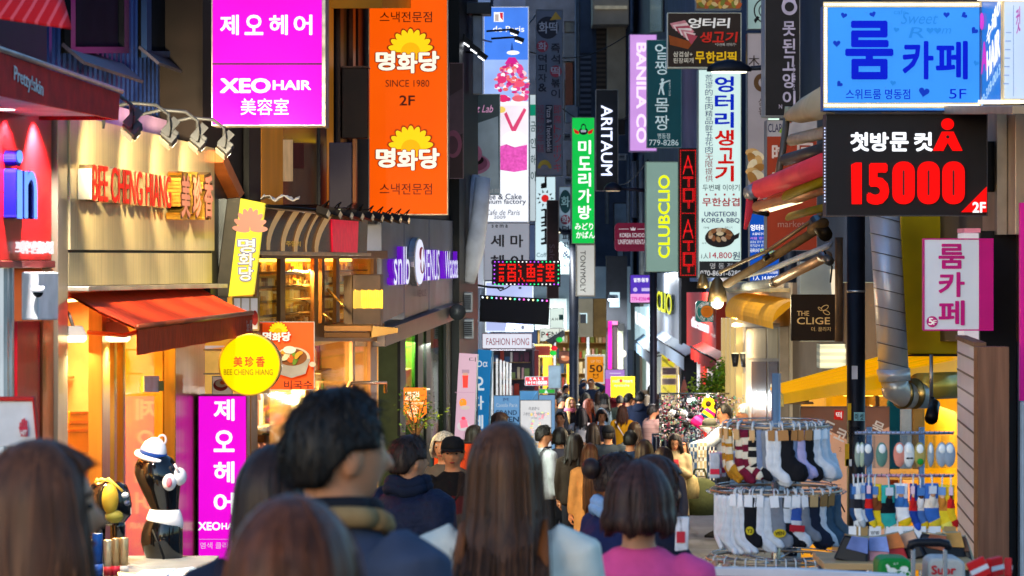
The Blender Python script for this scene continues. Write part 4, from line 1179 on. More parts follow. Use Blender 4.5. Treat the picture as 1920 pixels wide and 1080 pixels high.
f.disc(1060, 378, 11, 22, mat('103c40', .5)); f.text('화', 1052, 368, 1068, 388, mat('8ab0b0', .5), .03); f.disc(1060, 412, 9, 9, K2); f.text('화', 1053, 405, 1067, 419, mat('b0c0c8', .5), .03)
f.colm('덕피자&', 1054, 1067, 423, 482, K1, .03, .15); f.text('现场', 1054, 490, 1067, 500, K1, 0); f.done()
f = sign('bag_shop_sign', 'bright green lightbox of a bag shop with white Korean and Japanese letters', 1072, 220, 1115, 457, Plane(53), lit('14c850', .78, .12), mat('708078', .4, .4), .3, 1)
f.disc(1094, 246, 8.5, 7, mat('10182c', .5)); f.disc(1094, 239, 5, 7, mat('10182c', .5)); f.disc(1094, 240, 3.6, 5.4, lit('14c850', .78, .12))
for s_ in (-1, 1):
    f.poly([(1094 + s_ * 8, 247), (1094 + s_ * 19, 241), (1094 + s_ * 16, 250), (1094 + s_ * 9, 252)], lit('e82020', .6))
f.rect(1089, 244, 1099, 248, lit('c0c8d8', .5))
for i, ch in enumerate('미도리가방'):
    f.text(ch, 1084, 263 + 30.5 * i, 1108, 289 + 30.5 * i, WHITE_L, .05)
f.text('みどり', 1078, 418, 1112, 431, WHITE_L, .03); f.text('かばん', 1080, 434, 1115, 447, WHITE_L, .03); f.done()
f = sign('cosmetics_sign', 'black vertical sign with glowing white Latin letters running downwards', 1117, 168, 1159, 358, Plane(55), mat('1c2028', .45, .2, .15), None, .3, 1)
f.text('ARITAUM', 1127, 198, 1148, 329, lit('dce4ff', 1.3, 0), .015, 90, .5, .06); f.quadbox('side_arm', 1160, 224, 1172, 252, .05, .25, DARK); f.done()
f = sign('cosmetics_sign', 'slim white sign with thin dark letters running downwards below the green lightbox', 1080, 458, 1116, 556, Plane(56), lit('c8ccc4', .45, .05), mat('8a8a80', .4, .4), .35, 2)
f.text('TONYMOLY', 1088, 470, 1098, 548, mat('16181c', .5), .0, 90); f.done()
f = sign('lilac_sign', 'lilac glowing sign with pale letters partly hidden by the teal one', 1180, 64, 1232, 284, Plane(60), lit('d8a0ec', .78, .08), mat('a080b0', .4), .4, 1.5)
f.text('BANILA CO', 1193, 80, 1212, 268, lit('f4dcff', 1.0, 0), .06, 90); f.done()
f = sign('teal_sign', 'dark teal sign with white Korean letters and a dancing figure', 1213, 75, 1278, 277, Plane(50), mat('0c4c54', .45, 0, .12, 2, emit=.22), mat('708890', .4, .4), .25, 1)
TW = mat('c8dcdc', .5, emit=.4)
for ch, y0, y1 in (('얼', 82, 112), ('짱', 114, 140), ('몸', 184, 210), ('짱', 216, 244)):
    f.text(ch, 1228, y0, 1254, y1, TW, .012)
f.disc(1242, 150, 3, 3, TW); f.poly([(1240, 153), (1246, 154), (1243, 164), (1246, 178), (1243, 178), (1239, 165), (1236, 178), (1234, 177)], TW); f.poly([(1236, 157), (1255, 150), (1255, 152), (1238, 160)], TW)
f.text('BEAUTY CLUB', 1254, 150, 1257, 180, TW, 0, 90); f.text('명동점', 1233, 250, 1256, 260, TW, .0); f.text('779-8286', 1217, 262, 1272, 273, TW, .0); f.done()
f = Fr('uniform_sign', 'dark red rounded sign of a uniform rental shop with a small crown', 'sign', 1183, 470, Plane(57))
def rrect(x0, y0, x1, y1, r):
    o = []
    for cx, cy, a in ((x1 - r, y0 + r, -90), (x1 - r, y1 - r, 0), (x0 + r, y1 - r, 90), (x0 + r, y0 + r, 180)):
        o += [(cx + r * math.cos(R(a + 18 * k)), cy + r * math.sin(R(a + 18 * k))) for k in range(6)]
    return o
f.polybox('housing', rrect(1153, 418, 1216, 471, 8), 0, .2, mat('6c1030', .45, 0, .1, 2, emit=.3))
CW = mat('f0e0e8', .5, emit=.5)
f.text('KOREA SCHOOL', 1162, 437, 1212, 445, CW, .03); f.text('UNIFORM RENTAL', 1159, 449, 1214, 458, CW, .03)
f.poly([(1183, 432), (1182, 426), (1185, 429), (1187, 425), (1189, 429), (1192, 426), (1191, 432)], CW); f.rect(1160, 429, 1179, 430, CW); f.rect(1195, 429, 1212, 430, CW); f.done()
f = sign('cosmetics_sign', 'pale green lightbox with yellow green letters running upwards', 1211, 303, 1272, 510, Plane(47), lit('9cc0b4', .5, .08), mat('88a098', .4, .4), .4, 1.5)
f.text('CLUBCLIO', 1234, 328, 1256, 484, lit('e8f418', .95, 0), .05, -90); f.done()
f = Fr('led_column', 'narrow vertical red LED sign between the green and the white lightboxes', 'LED sign', 1290, 521, Plane(45.5))
f.quadbox('housing', 1273, 278, 1307, 521, 0, .2, mat('1c0a0c', .45, .2), .004)
dots = MB(); rr = lit('ff1a20', 1.1, 0)
def led(x, y): dots.cbox((f.lp(x, 0)[0], -.008, f.lp(1290, y)[1]), (.012, .004, .012), rr)
for y in range(282, 519, 3):
    led(1276, y); led(1304, y)
for x in range(1279, 1304, 3):
    for y in (282, 400, 516): led(x, y)
segs = []
for b in (290, 410):
    segs += [(1281, b + 34, 1290, b + 2), (1299, b + 34, 1290, b + 2), (1283, b + 22, 1297, b + 22), (1281, b + 42, 1299, b + 42), (1290, b + 42, 1290, b + 60), (1281, b + 64, 1299, b + 64), (1281, b + 64, 1281, b + 86), (1299, b + 64, 1299, b + 86), (1281, b + 86, 1299, b + 86), (1290, b + 86, 1290, b + 100)]
for x0, y0, x1, y1 in segs:
    n = int(max(abs(x1 - x0), abs(y1 - y0)) / 2.4) + 1
    for i in range(n + 1):
        for d in (0, 2.4): led(x0 + (x1 - x0) * i / n + d * (x0 == x1) , y0 + (y1 - y0) * i / n + d * (x0 != x1))
tag(dots.build('led_dots', f.root), kind='stuff')
# barbecue restaurant lightboxes
f = sign('barbecue_sign', 'tall white lightbox of a barbecue restaurant with big blue and red Korean letters', 1309, 130, 1390, 521, Plane(43), lit('d4f0ec', .80, .05), mat('98a8a4', .4, .4), .35, 1.5)
BL, RD, NV, TB = lit('1030d8', .55), lit('e01818', .6), mat('1c2c70', .5), mat('283440', .5)
for i, ch in enumerate('엉터리생고기'):
    f.text(ch, 1340 + (i == 4) * 6, 143 + 33.5 * i, 1376, 173 + 33.5 * i, BL if i < 3 else RD, .055)
f.colm('荒谬的生肉精品鲜五花肉', 1322, 1336, 140, 287, NV, 0, .08); f.colm('无限提供', 1322, 1336, 288, 341, mat('a83040', .5, emit=.1), 0, .08)
f.text('두번째 이야기', 1317, 346, 1386, 358, TB, .015)
for i in range(4):
    f.disc(1324 + i * 17, 365, 2.2, 2.2, lit('c02838', .5), 5)
f.text('무한삼겹', 1316, 371, 1386, 387, lit('c02838', .5), .04); f.text('UNGTEORI', 1320, 397, 1380, 406, NV, .03); f.text('KOREA BBQ', 1315, 409, 1386, 419, NV, .03)
f.disc(1349, 446, 28, 18, mat('2c2428', .5)); f.disc(1349, 440, 25, 13, mat('3a2c28', .5)); f.poly([(1374, 442), (1386, 436), (1384, 446), (1376, 450)], mat('2c2428', .5))
for i in range(11):
    a = R(i * 33); f.disc(1349 + 18 * math.cos(a), 440 + 9 * math.sin(a), 6, 4, mat(('c89868', 'a86840', 'e0c0a0')[i % 3], .5, emit=.1), 10, rot=i * 20)
f.disc(1349, 438, 7, 4, mat('f0d8b0', .5, emit=.2)); f.text('돼지고기', 1358, 425, 1372, 429, TB, 0); f.text('상추', 1315, 454, 1324, 458, TB, 0); f.text('야채', 1318, 425, 1328, 429, TB, 0)
f.text('1人', 1314, 475, 1327, 485, TB, .02); f.text('14,800', 1329, 473, 1371, 486, lit('d02850', .5), .02); f.text('원', 1372, 472, 1386, 487, NV, .03)
f.rect(1310, 490, 1389, 520, mat('2a2c34', .5)); f.text('명 동 점', 1330, 493, 1372, 504, mat('c8c8cc', .5, emit=.2), .02); f.text('070-8631-6288', 1312, 507, 1388, 517, mat('d8d8dc', .5, emit=.3), .03); f.done()
f = sign('barbecue_sign', 'square dark brown sign with meat slices and white, red and yellow Korean letters', 1251, 24, 1390, 127, Plane(40), mat('2c201c', .5, 0, .2, 2, emit=.12), mat('c0c4bc', .4, .4), .25, 1.5)
MT = [mat(c, .5, 0, .15, 8, emit=.1) for c in ('d88890', 'f0d0cc', 'b84858', 'f4e0dc')]
f.poly([(1254, 66), (1300, 80), (1290, 92), (1256, 84)], mat('a85018', .5)); 
for i in range(7):
    f.poly([(1256 + i * 5, 44 + i * 3), (1284 + i * 4, 38 + i * 5), (1302 - i, 60 + i * 4), (1262 + i * 5, 54 + i * 4)], MT[i % 4])
for i, ch in enumerate('엉터리'):
    f.text(ch, 1290 + 27 * i, 34, 1314 + 27 * i, 53, mat('d8d4d0', .5, emit=.4), .045, slant=.1)
for i, ch in enumerate('생고기'):
    f.text(ch, 1312 + 24 * i, 60, 1334 + 24 * i, 80, lit('c83028', .5), .05, slant=.1)
f.text('*두번째 이야기*', 1340, 81, 1380, 87, mat('c8c0b8', .5, emit=.2), .01); f.text('삼겹살+', 1262, 97, 1298, 107, mat('c8c0b0', .5, emit=.3), .02); f.text('된장찌개', 1262, 109, 1300, 119, mat('c8c0b0', .5, emit=.3), .02)
for i, ch in enumerate('무한리필'):
    f.text(ch, 1303 + 20 * i, 97, 1321 + 20 * i, 119, lit('e8b820', .55), .055)
f.done()
f = sign('food_sign', 'bottom edge of a food picture sign above the square brown sign', 1304, -60, 1390, 18, Plane(40.5), mat('8a5a28', .5, 0, .5, 6, emit=.2), None, .25, 2)
for i in range(16):
    f.disc(1310 + i * 5, 2 + (i * 7 % 12), 7, 4, mat(('d8a040', '7a8030', 'e0c080', 'b85828')[i % 4], .5, emit=.15), 9, rot=i * 33)
f.done()
f = sign('emblem_sign', 'white green sign with a round black line emblem at the top', 1401, -40, 1440, 55, Plane(41.5), mat('a8c4bc', .5, 0, .1, 2, emit=.35), None, .2, 1)
for r_, m_ in ((24, BLK), (21.5, mat('a8c4bc', .5, 0, .1, 2, emit=.35)), (15, BLK), (13, mat('a8c4bc', .5, 0, .1, 2, emit=.35))):
    f.disc(1437, 20, r_, r_, m_, 36)
f.poly([(1413, 38), (1420, 30), (1424, 33), (1416, 44)], BLK); f.disc(1437, 16, 8, 6, BLK); f.done()
f = sign('beige_sign', 'beige vertical sign with a brown disc and a pastry picture beside the dark sign', 1401, 62, 1440, 350, Plane(39), mat('b0a4a8', .5, 0, .1, 2, emit=.12), None, .25, 1)
f.text('찻', 1428, 72, 1442, 92, BLK, .03); f.text('木', 1403, 104, 1424, 124, mat('40302c', .5), .02); f.disc(1428, 155, 15, 17, mat('6a4828', .5)); f.disc(1430, 155, 8, 9, mat('b0a4a8', .5, 0, .1, 2, emit=.12)); f.rect(1426, 140, 1434, 152, mat('6a4828', .5))
f.text('삼', 1422, 184, 1434, 198, mat('50382c', .5), 0); f.text('된', 1422, 201, 1434, 215, mat('50382c', .5), 0)
for i in range(9):
    f.disc(1410 + (i * 11 % 22), 286 + i * 6, 13, 8, mat(('d8a868', 'f0d8b0', 'b07838')[i % 3], .5, emit=.15), 12, rot=30 * i)
f.done()
f = sign('dark_vertical_sign', 'tall dark charcoal sign with lilac Korean letters and a ring emblem', 1434, -40, 1500, 218, Plane(33), mat('201e24', .5, 0, .2, 2), mat('8a8a90', .4, .5), .5, 1.5)
LI = mat('a8a0b8', .5, emit=.22)
f.poly([(1465, 12), (1494, 12), (1486, -16), (1473, -16)], LI); f.disc(1480, 14, 14.5, 14.5, LI); f.disc(1480, 13, 9, 9, mat('201e24', .5, 0, .2, 2))
f.colm('못된고양이', 1467, 1491, 40, 198, LI, .04, .15); f.text('N', 1460, 196, 1466, 204, LI, .02); f.text('NAPPEUN', 1486, 122, 1490, 168, LI, 0, 90); f.done()
f = sign('brown_sign', 'rust brown sign with white angular Chinese characters behind the awning arms', 1437, 225, 1532, 470, Plane(30), mat('8c3018', .5, 0, .15, 2, emit=.14), mat('707078', .4, .4), .3, 1)
f.rect(1438, 226, 1531, 256, mat('9a98a0', .5, emit=.1)); f.text('CLARA', 1440, 232, 1474, 248, mat('2c2c50', .5), .02); f.poly([(1460, 248), (1474, 228), (1466, 250)], mat('80a838', .5))
for i, ch in enumerate('时尚'):
    f.text(ch, 1447, 270 + 52 * i, 1474, 300 + 52 * i, mat('c0b0ac', .5, emit=.15), .06)
for i, ch in enumerate('回街'):
    f.text(ch, 1494, 268 + 52 * i, 1524, 300 + 52 * i, mat('c0b0ac', .5, emit=.15), .06)
f.text('market', 1458, 414, 1508, 426, mat('a88078', .5), .0); f.done()
f = sign('menu_sign', 'bright blue menu lightbox with small white and yellow writing behind the awning arms', 1405, 400, 1461, 528, Plane(35), lit('1458c8', .6, .1), None, .2, 1)
f.text('엉터리', 1407, 421, 1434, 433, WHITE_L, .05); f.text('소갈비구이', 1410, 436, 1434, 441, WHITE_L, .01)
for i in range(4):
    f.text(('서울 정식', '삼겹살 정식 만원', '돼지갈비 한상', '모듬구이 세트')[i], 1406, 444 + i * 7, 1436, 449 + i * 7, lit('e8a0f0' if i == 0 else 'e8f0ff', .7), .01)
f.text('무한리필', 1424, 466, 1458, 478, lit('c8e018', .8), .04); f.text('엉터리', 1406, 468, 1422, 473, WHITE_L, .0); f.text('B-1인 15,000원', 1430, 508, 1458, 514, WHITE_L, .0); f.text('1人 14,800원', 1412, 516, 1460, 526, WHITE_L, .02); f.done()
# ------------------------------------------------------------------ right side of the lane
RF = Plane(1182, 88, 1360, 44.5)
RW = Plane(1360, 44.5, 1640, 26.5)
RN = Plane(1640, 26.5, 1925, 18.2)
f = Fr('dark_shop', 'narrow dark shop with a glowing pink door frame and black wall speakers', 'shop', 1160, 800, Plane(76))
f.quadbox('wall', 1137, 480, 1176, 800, 0, .4, mat('24262c', .5, .2))
f.quadbox('door_frame', 1140, 602, 1147, 800, -.12, -.004, lit('ff1898', .85), .003)
f.quadbox('door_frame', 1147, 602, 1158, 609, -.12, -.004, lit('d878a8', .6), .003)
f.quadbox('door', 1150, 612, 1157, 800, -.05, -.004, mat('241018', .5)); f.quadbox('window_pane', 1158, 610, 1168, 800, -.05, -.004, mat('8a8a70', .3, emit=.08))
for x, y in ((1127, 600), (1158, 606)):
    f.quadbox('speaker', x, y, x + 12, y + 14, -.35, -.125, BLACK, .01)
f.disc(1168, 663, 6, 7, mat('a89888', .5)); f.rect(1143, 548, 1162, 576, lit('c8e8f4', .8)); f.done()
f = Fr('cream_box', 'cream sign housing with a rusty edge below the slim white vertical sign', 'sign', 1110, 632, Plane(70))
f.quadbox('housing', 1080, 560, 1112, 632, 0, .5, mat('b8b098', .5, 0, .15, 2, emit=.06), .01); f.quadbox('side', 1112.5, 560, 1137, 632, -.05, .5, mat('8a6c38', .5, 0, .4, 3), .01); f.rect(1088, 588, 1100, 606, mat('38485a', .3)); f.rect(1087, 587, 1101, 589, lit('d0f0ff', .9)); f.rect(1099, 589, 1101, 606, lit('d0f0ff', .9)); f.done()
plain_building('tan_building', 'tan narrow wall between the dark shop and the blue white shop', RF, 1177, 1200, 528, 800, mat('8a7668', .6, 0, .2, 2), .4, [(1180, 656, 1192, 800)], mat('3c1c2c', .3))
plain_building('upper_building', 'dark upper storeys on the right above the lit cosmetics shops', Plane(1190, 88, 1374, 44.5), 1182, 1372, -700, 528, mat('30405c', .6, 0, .35, 1.2), .5, [(1186, 300, 1198, 410), (1222, -60, 1246, 60), (1280, 40, 1300, 120)], mat('566478', .2, 0, .4, 2, emit=.04))
f = Fr('blue_white_shop', 'shop with glowing white blue fascia and pale door frame', 'shop', 1215, 800, RF, None, -.12)
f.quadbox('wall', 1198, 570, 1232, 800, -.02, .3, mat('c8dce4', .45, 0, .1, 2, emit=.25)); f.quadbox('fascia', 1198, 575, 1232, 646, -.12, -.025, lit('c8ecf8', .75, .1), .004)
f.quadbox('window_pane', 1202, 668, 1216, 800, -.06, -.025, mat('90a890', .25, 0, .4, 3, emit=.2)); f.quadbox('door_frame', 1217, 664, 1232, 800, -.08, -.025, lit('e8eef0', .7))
f.face_y = -.12
f.text('URIO', 1200, 590, 1226, 614, lit('ffffff', 1.1), .02, 0, .5, .03); f.done()
f = Fr('cosmetics_store', 'cosmetics store with a ribbed silver fascia, yellow 3D letters and yellow window posters', 'shop', 1260, 800, RF, None, -.15)
f.quadbox('fascia', 1234, 512, 1291, 652, -.15, .3, mat('a8b0bc', .35, .25, .2, 4, .1, (5, 5, .2)), .006)
f.quadbox('end_post', 1291.5, 512, 1296, 800, -.2, .3, DARK, .004)
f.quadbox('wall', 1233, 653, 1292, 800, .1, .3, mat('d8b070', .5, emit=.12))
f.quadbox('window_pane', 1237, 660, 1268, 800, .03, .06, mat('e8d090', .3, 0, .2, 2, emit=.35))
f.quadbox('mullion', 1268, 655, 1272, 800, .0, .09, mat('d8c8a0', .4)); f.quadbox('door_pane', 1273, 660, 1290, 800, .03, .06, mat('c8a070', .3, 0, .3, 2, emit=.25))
f.face_y = .028
YP = LB('f0dc18', .7)
f.rect(1239, 662, 1262, 688, YP); f.text('nail', 1240, 671, 1250, 677, mat('50a088', .5), .03); f.disc(1253, 674, 3, 3, LB('d02030')); f.text('eyelash', 1240, 679, 1260, 685, mat('50a088', .5), .03)
f.rect(1241, 690, 1266, 702, mat('704048', .5, 0, .5, 30)); f.rect(1241, 704, 1266, 708, YP); f.rect(1241, 710, 1266, 721, mat('a88070', .5, 0, .3, 20)); f.rect(1239, 722, 1266, 738, YP); f.text('20,000', 1242, 732, 1262, 737, BLK, .03); f.disc(1263, 663, 4, 9, LB('f8d010', .8))
f.face_y = -.15
CLY = lit('f0f410', .95, 0)
f.text('CLIO', 1249, 548, 1279, 586, mat('38401c', .4), .02, 0, .5, .05); f.text('CLIO', 1249, 548, 1279, 586, CLY, .01, 0, 0, .054); f.done()
light('AREA', f.pl.world(1262, 500, .8), 28, (.9, .95, 1), f.pl.world(1262, 600, 0), .8)  # unseen lamp added to brighten the silver fascia
AW = mat('587084', .65, 0, .2, 4)
z = lambda py, D: CAMZ - (py - HY) * D / F
awning('metal_awning', 'pale blue awning with dark edge over the blue white shop', RF, 1206, 1246, z(646, 68), z(660, 68), .25, .26, AW, DARK)
awning('metal_awning', 'grey blue striped awning under the ribbed silver fascia', RF, 1240, 1303, z(640, 58), z(652, 58), .2, .26, stripes('8a98a8', '98a4b4', 24, 0), DARK)
f = sign('purple_sign', 'small purple and pink lightbox with white lettering on a dark lamp post', 1181, 515, 1224, 568, Plane(58), lit('5838c0', .65, .08), mat('282430', .4), .2, .8)
f.text('얼짱/몸짱', 1188, 521, 1216, 529, WHITE_L, .03); f.disc(1191, 543, 4, 4, lit('d0c0f0', .7)); f.rect(1203, 540, 1218, 546, lit('d0c0f0', .7)); f.rect(1182, 551, 1223, 567, lit('f0a0e0', .8)); f.text('779-8286', 1184, 557, 1212, 564, lit('d838b0', .7), .03); f.disc(1217, 560, 5, 2.6, lit('d838b0', .7)); f.done()
f = Fr('red_shop', 'red cosmetics shop with a striped red fascia and white lettering', 'shop', 1322, 820, RF, None, -.1)
f.quadbox('fascia', 1297, 548, 1354, 660, -.1, .3, stripes('b82018', 'c83020', 12, 0, .45), .004)
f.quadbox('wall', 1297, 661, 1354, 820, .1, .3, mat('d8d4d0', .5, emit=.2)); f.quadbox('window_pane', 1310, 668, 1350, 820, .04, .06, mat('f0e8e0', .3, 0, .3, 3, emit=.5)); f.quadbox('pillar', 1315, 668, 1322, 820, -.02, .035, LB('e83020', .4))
f.face_y = -.1
f.text('the saem', 1308, 598, 1340, 618, lit('f4e8f0', .9), .02, 0, .5, .03); f.text('더샘', 1345, 626, 1353, 632, WH, .02); f.done()
awning('red_awning', 'small red scalloped awning under the striped red fascia', RF, 1316, 1366, z(643, 50), z(652, 50), .2, .18, mat('d82c20', .6, 0, .15, 4), DARK, scallop=.25)
f = Fr('eco_sign', 'square teal sign with a round orange emblem ringed by white letters', 'sign', 1325, 605, Plane(47.5))
f.polybox('housing', rrect(1305, 564, 1346, 604, 6), 0, .15, mat('208078', .45, 0, .1, 2, emit=.3))
f.disc(1325.5, 584, 19.5, 19.5, WH, 36); f.disc(1325.5, 584, 18.5, 18.5, mat('208078', .45, 0, .1, 2, emit=.3), 36); f.disc(1325.5, 584, 11.5, 11.5, LB('e88020', .5), 30)
for i, ch in enumerate('Global eco'):
    a = R(215 + 110 * i / 9); x, y = 1325.5 + 15 * math.cos(a), 584 + 15 * math.sin(a); f.text(ch, x - 1.7, y - 2.4, x + 1.7, y + 2.4, WH, .03, tilt=-(math.degrees(a) - 270)) if ch != ' ' else None
for i, ch in enumerate('the SAEM'):
    a = R(140 - 100 * i / 7); x, y = 1325.5 + 15 * math.cos(a), 584 + 15 * math.sin(a); f.text(ch, x - 1.7, y - 2.4, x + 1.7, y + 2.4, WH, .03, tilt=-(math.degrees(a) - 90)) if ch != ' ' else None
for i in range(4): f.rect(1318, 578 + i * 4, 1333, 579 + i * 4, mat('a05828', .5))
f.done()
light('AREA', RF.world(1325, 535, .8), 16, (1, .9, .85), RF.world(1325, 620, 0), .7)  # added lamp, out of sight, that lifts the striped red fascia
# cream building with arched yellow awning
f = Fr('cream_building', 'cream shop building with tall framed window, wall lamps and warm lit side', 'building', 1420, 860, RW)
CRM = mat('c8b8a4', .6, 0, .12, 2)
f.quadbox('wall', 1362, 530, 1482, 900, 0, .4, CRM); f.quadbox('upper_wall', 1350, -700, 1642, 529, .95, 1.3, mat('2c3448', .6, 0, .3, 1.5)); f.quadbox('right_wall', 1483, 530, 1645, 900, .02, .4, mat('6a5848', .6, 0, .2, 2))
w = f.quadbox('window', 1414, 612, 1480, 880, -.12, -.004, mat('8a8078', .4, .3), .006)
for a, b, c, d, m in ((1418, 616, 1455, 672, mat('94826a', .6, 0, .3, 1, emit=.12)), (1459, 616, 1478, 672, mat('8a7c66', .6, 0, .3, 1, emit=.1)), (1427, 678, 1456, 880, mat('4a3424', .25, 0, .6, 3, emit=.05)), (1460, 678, 1478, 880, mat('3a2a20', .25, 0, .6, 3))):
    f.quadbox('pane', a, b, c, d, -.13, -.122, m, parent=w)
f.quadbox('hood', 1410, 606, 1482, 613, -.3, -.125, mat('a09490', .5), .004)
for x in (1364, 1372, 1380, 1390):
    f.quadbox('pilaster', x, 596, x + 3, 860, -.1, -.004, lit('f4d088', .5, .1), .004)
f.quadbox('cornice', 1362, 540, 1482, 548, -.25, -.004, mat('d8c090', .5), .01)
f.quadbox('side_window', 1394, 700, 1402, 860, -.02, -.003, lit('ffd890', .7))
f.done()
f = Fr('arched_awning', 'curved yellow fabric awning over the cream building', 'awning', 1425, 596, Plane(1360, 44.5, 1640, 26.5))
a0, b0 = f.lp(1402, 0)[0], f.lp(1500, 0)[0]
mb = MB(); vs = []; n = 8
zt_, zb_ = f.lp(1425, 552)[1], f.lp(1425, 588)[1]
for x in (a0, b0):
    for k in range(n + 1):
        t = R(90 * k / n); vs.append((x, -.02 - .3 * math.sin(t), zb_ + (zt_ - zb_) * math.cos(t)))
vs += [(x, -.31, zb_ - .08) for x in (a0, b0)]
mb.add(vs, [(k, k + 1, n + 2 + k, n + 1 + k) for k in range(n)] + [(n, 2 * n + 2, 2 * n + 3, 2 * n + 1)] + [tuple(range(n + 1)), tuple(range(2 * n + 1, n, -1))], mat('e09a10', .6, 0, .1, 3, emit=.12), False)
mb.build('canopy', f.root)
light('AREA', f.pl.world(1420, 600, .5), 25, (1, .8, .45), f.pl.world(1420, 800, .3), .8)
for i, x in enumerate((1394, 1411)):
    p = RW.world(x, 672, .12)
    t = thing('wall_lamp', ['black cone wall lamp on the cream building, nearer the tree', 'black cone wall lamp on the cream building, beside the tall window'][i], 'lamp', p, 0, 'wall lamps on the cream building')
    MB().oval([(-.12, .035, .035, 0, 0), (.07, .06, .06, 0, 0)], DARK, 12).build('shade', t); MB().oval([(.072, .05, .05, 0, 0), (.076, .05, .05, 0, 0)], lit('ffe8b0', 3, 0), 12).build('lens', t)
    light('SPOT', p + Vector((0, 0, .09)), 2, (1, .85, .55), p + Vector((.02, 0, 1)), .03, 90)
    light('SPOT', p + Vector((0, 0, -.14)), 2, (1, .85, .55), p + Vector((.02, 0, -1)), .03, 90)
# poles and street lamps
def pole(name, label, px, D, ytop, r, m, extra=None):
    b = P(px, 485, D); t = thing(name, label, 'street lamp' if 'lamp' in name else 'pole', (b.x, b.y, GZ(D)))
    MB().tube([(0, 0, 0), (0, 0, .9), (0, 0, z(ytop, D) - GZ(D))], [r * 1.15, r, r], m, 16).build('post', t)
    return t
PB = mat('1c2230', .45, .4, .3, 5)
def street_lamp(label, px, D, ytop, r, arm, head, on=True):
    t = pole('street_lamp', label, px, D, ytop, r, PB)
    o = Vector(t.location)
    a, b = P(px, arm[0], D) - o, P(arm[1], arm[2], D - .2) - o
    MB().tube([a, a.lerp(b, .5), b], [r * .6, r * .5, r * .4], PB, 10).build('arm', t)
    h = P(head[0], head[1], D - .25) - o; w = head[2] * D / F
    MB().oval([(h.z + .0, w, .1, h.x, h.y), (h.z + .06, w * .95, .1, h.x, h.y), (h.z + .12, w * .6, .07, h.x, h.y), (h.z + .15, w * .15, .03, h.x, h.y)], PB, 18).build('head', t)
    MB().oval([(h.z - .02, w * .75, .075, h.x, h.y), (h.z - .002, w * .8, .08, h.x, h.y)], lit('fff4c8', 3 if on else .1, 0), 18).build('lens', t)
    MB().oval([(z(760, D) - o.z, r * 1.3, r * 1.3, 0, 0), (z(760, D) - o.z + .03, r * 1.3, r * 1.3, 0, 0)], mat('a8a8a8', .3, .8), 16).build('clamp', t)
    if on:
        light('SPOT', o + h + Vector((0, 0, -.05)), 60, (1, .93, .75), o + h + Vector((0, 0, -3)), .1, 130)
    return t
street_lamp('black street lamp with a lit disc head in front of the barbecue lightbox', 1482, 36, 110, .075, (124, 1408, 128), (1367, 134, 42))
street_lamp('slim dark street lamp with a long arm beside the pale green lightbox', 1225, 52, 352, .068, (358, 1160, 353), (1149, 357, 17), False)
street_lamp('dark street lamp post in the crowd with a short arm below the sun lightbox', 1076, 60, 430, .1, (436, 1030, 434), (1036, 435, 18), True)
t = pole('utility_pole', 'thick black pole with stickers in front of the silver duct', 1605, 21, 380, .068, mat('14161e', .4, .3, .3, 6))
st = lambda x0, y0, x1, y1, c, n='sticker': MB().hexa([Vector(P(a, b, 20.93 + dd)) - Vector(t.location) for dd in (0, .012) for a, b in ((x0, y1), (x1, y1), (x1, y0), (x0, y0))], mat(c, .5)).build(n, t)
st(1589, 756, 1596, 788, 'd8a820'); st(1601, 773, 1621, 789, '88c0c8'); st(1597, 686, 1608, 711, 'b8b8c0'); st(1584, 832, 1592, 874, 'd8a820'); st(1586, 861, 1597, 874, 'd0d4d8')
vs, fs = glyphs('이 섯', .04, 0); o_ = Vector(t.location)
MB().add([P(1603 + v[0] * 16, 788 - v[1] * 13, 20.918) - o_ for v in vs], fs, BLK).build('lettering', t)
for s_, x0, y0, x1, y1 in (('VAPE', 1587, 800, 1612, 811), ('DVICE', 1586, 812, 1610, 819)):
    vs, fs = glyphs(s_, .01, 0); MB().add([P(x0 + v[0] * (x1 - x0), y1 - v[1] * (y1 - y0), 20.9) - o_ for v in vs], fs, mat('8a8a90', .5)).build('lettering', t)
MB().oval([(z(548, 21) - o_.z, .071, .071, 0, 0), (z(544, 21) - o_.z, .071, .071, 0, 0)], mat('a8a8a8', .3, .8), 16).build('clamp', t)
# ------------------------------------------------------------------ nearer right: room cafe signs
f = sign('room_cafe_sign', 'blue lightbox with a rim of white bulbs, hearts and big dark blue Korean letters', 1543, 10, 1838, 208, Plane(18.6), lit('3c98f8', .80, .05, 2), mat('3868b8', .4, .3), .16, 2)
LTB = lit('2c8ce8', .7); DB = lit('0820e0', .62); MB2 = lit('1844d8', .55)
def heart(x, y, s_, m, r_=0):
    p = []
    for i in range(24):
        a = 2 * math.pi * i / 24; hx, hy = 16 * math.sin(a) ** 3, -(13 * math.cos(a) - 5 * math.cos(2 * a) - 2 * math.cos(3 * a) - math.cos(4 * a))
        c_, q_ = math.cos(R(r_)), math.sin(R(r_)); p.append((x + s_ * (hx * c_ - hy * q_) / 16, y + s_ * (hx * q_ + hy * c_) / 16))
    f.poly(p, m)
for x, y, s_, r_ in ((1582, 29, 6, 15), (1636, 27, 6, -20), (1680, 56, 5.5, 10), (1774, 28, 6, 0), (1807, 29, 6, 60), (1826, 58, 7, 40), (1568, 82, 7, 0), (1829, 119, 5.5, 20), (1573, 158, 6, 45), (1673, 156, 5.5, 10), (1731, 173, 10, 12)):
    heart(x, y, s_, MB2 if s_ > 5.8 else LTB, r_)
f.text('Sweet', 1690, 24, 1757, 46, LTB, .0, slant=.3); f.text('R', 1705, 52, 1734, 72, LTB, 0, slant=.3); heart(1742, 58, 7, LTB); heart(1756, 58, 7, LTB); f.text('m', 1765, 54, 1781, 64, LTB, 0, slant=.3); f.text('cafe', 1674, 19, 1697, 28, LTB, 0)
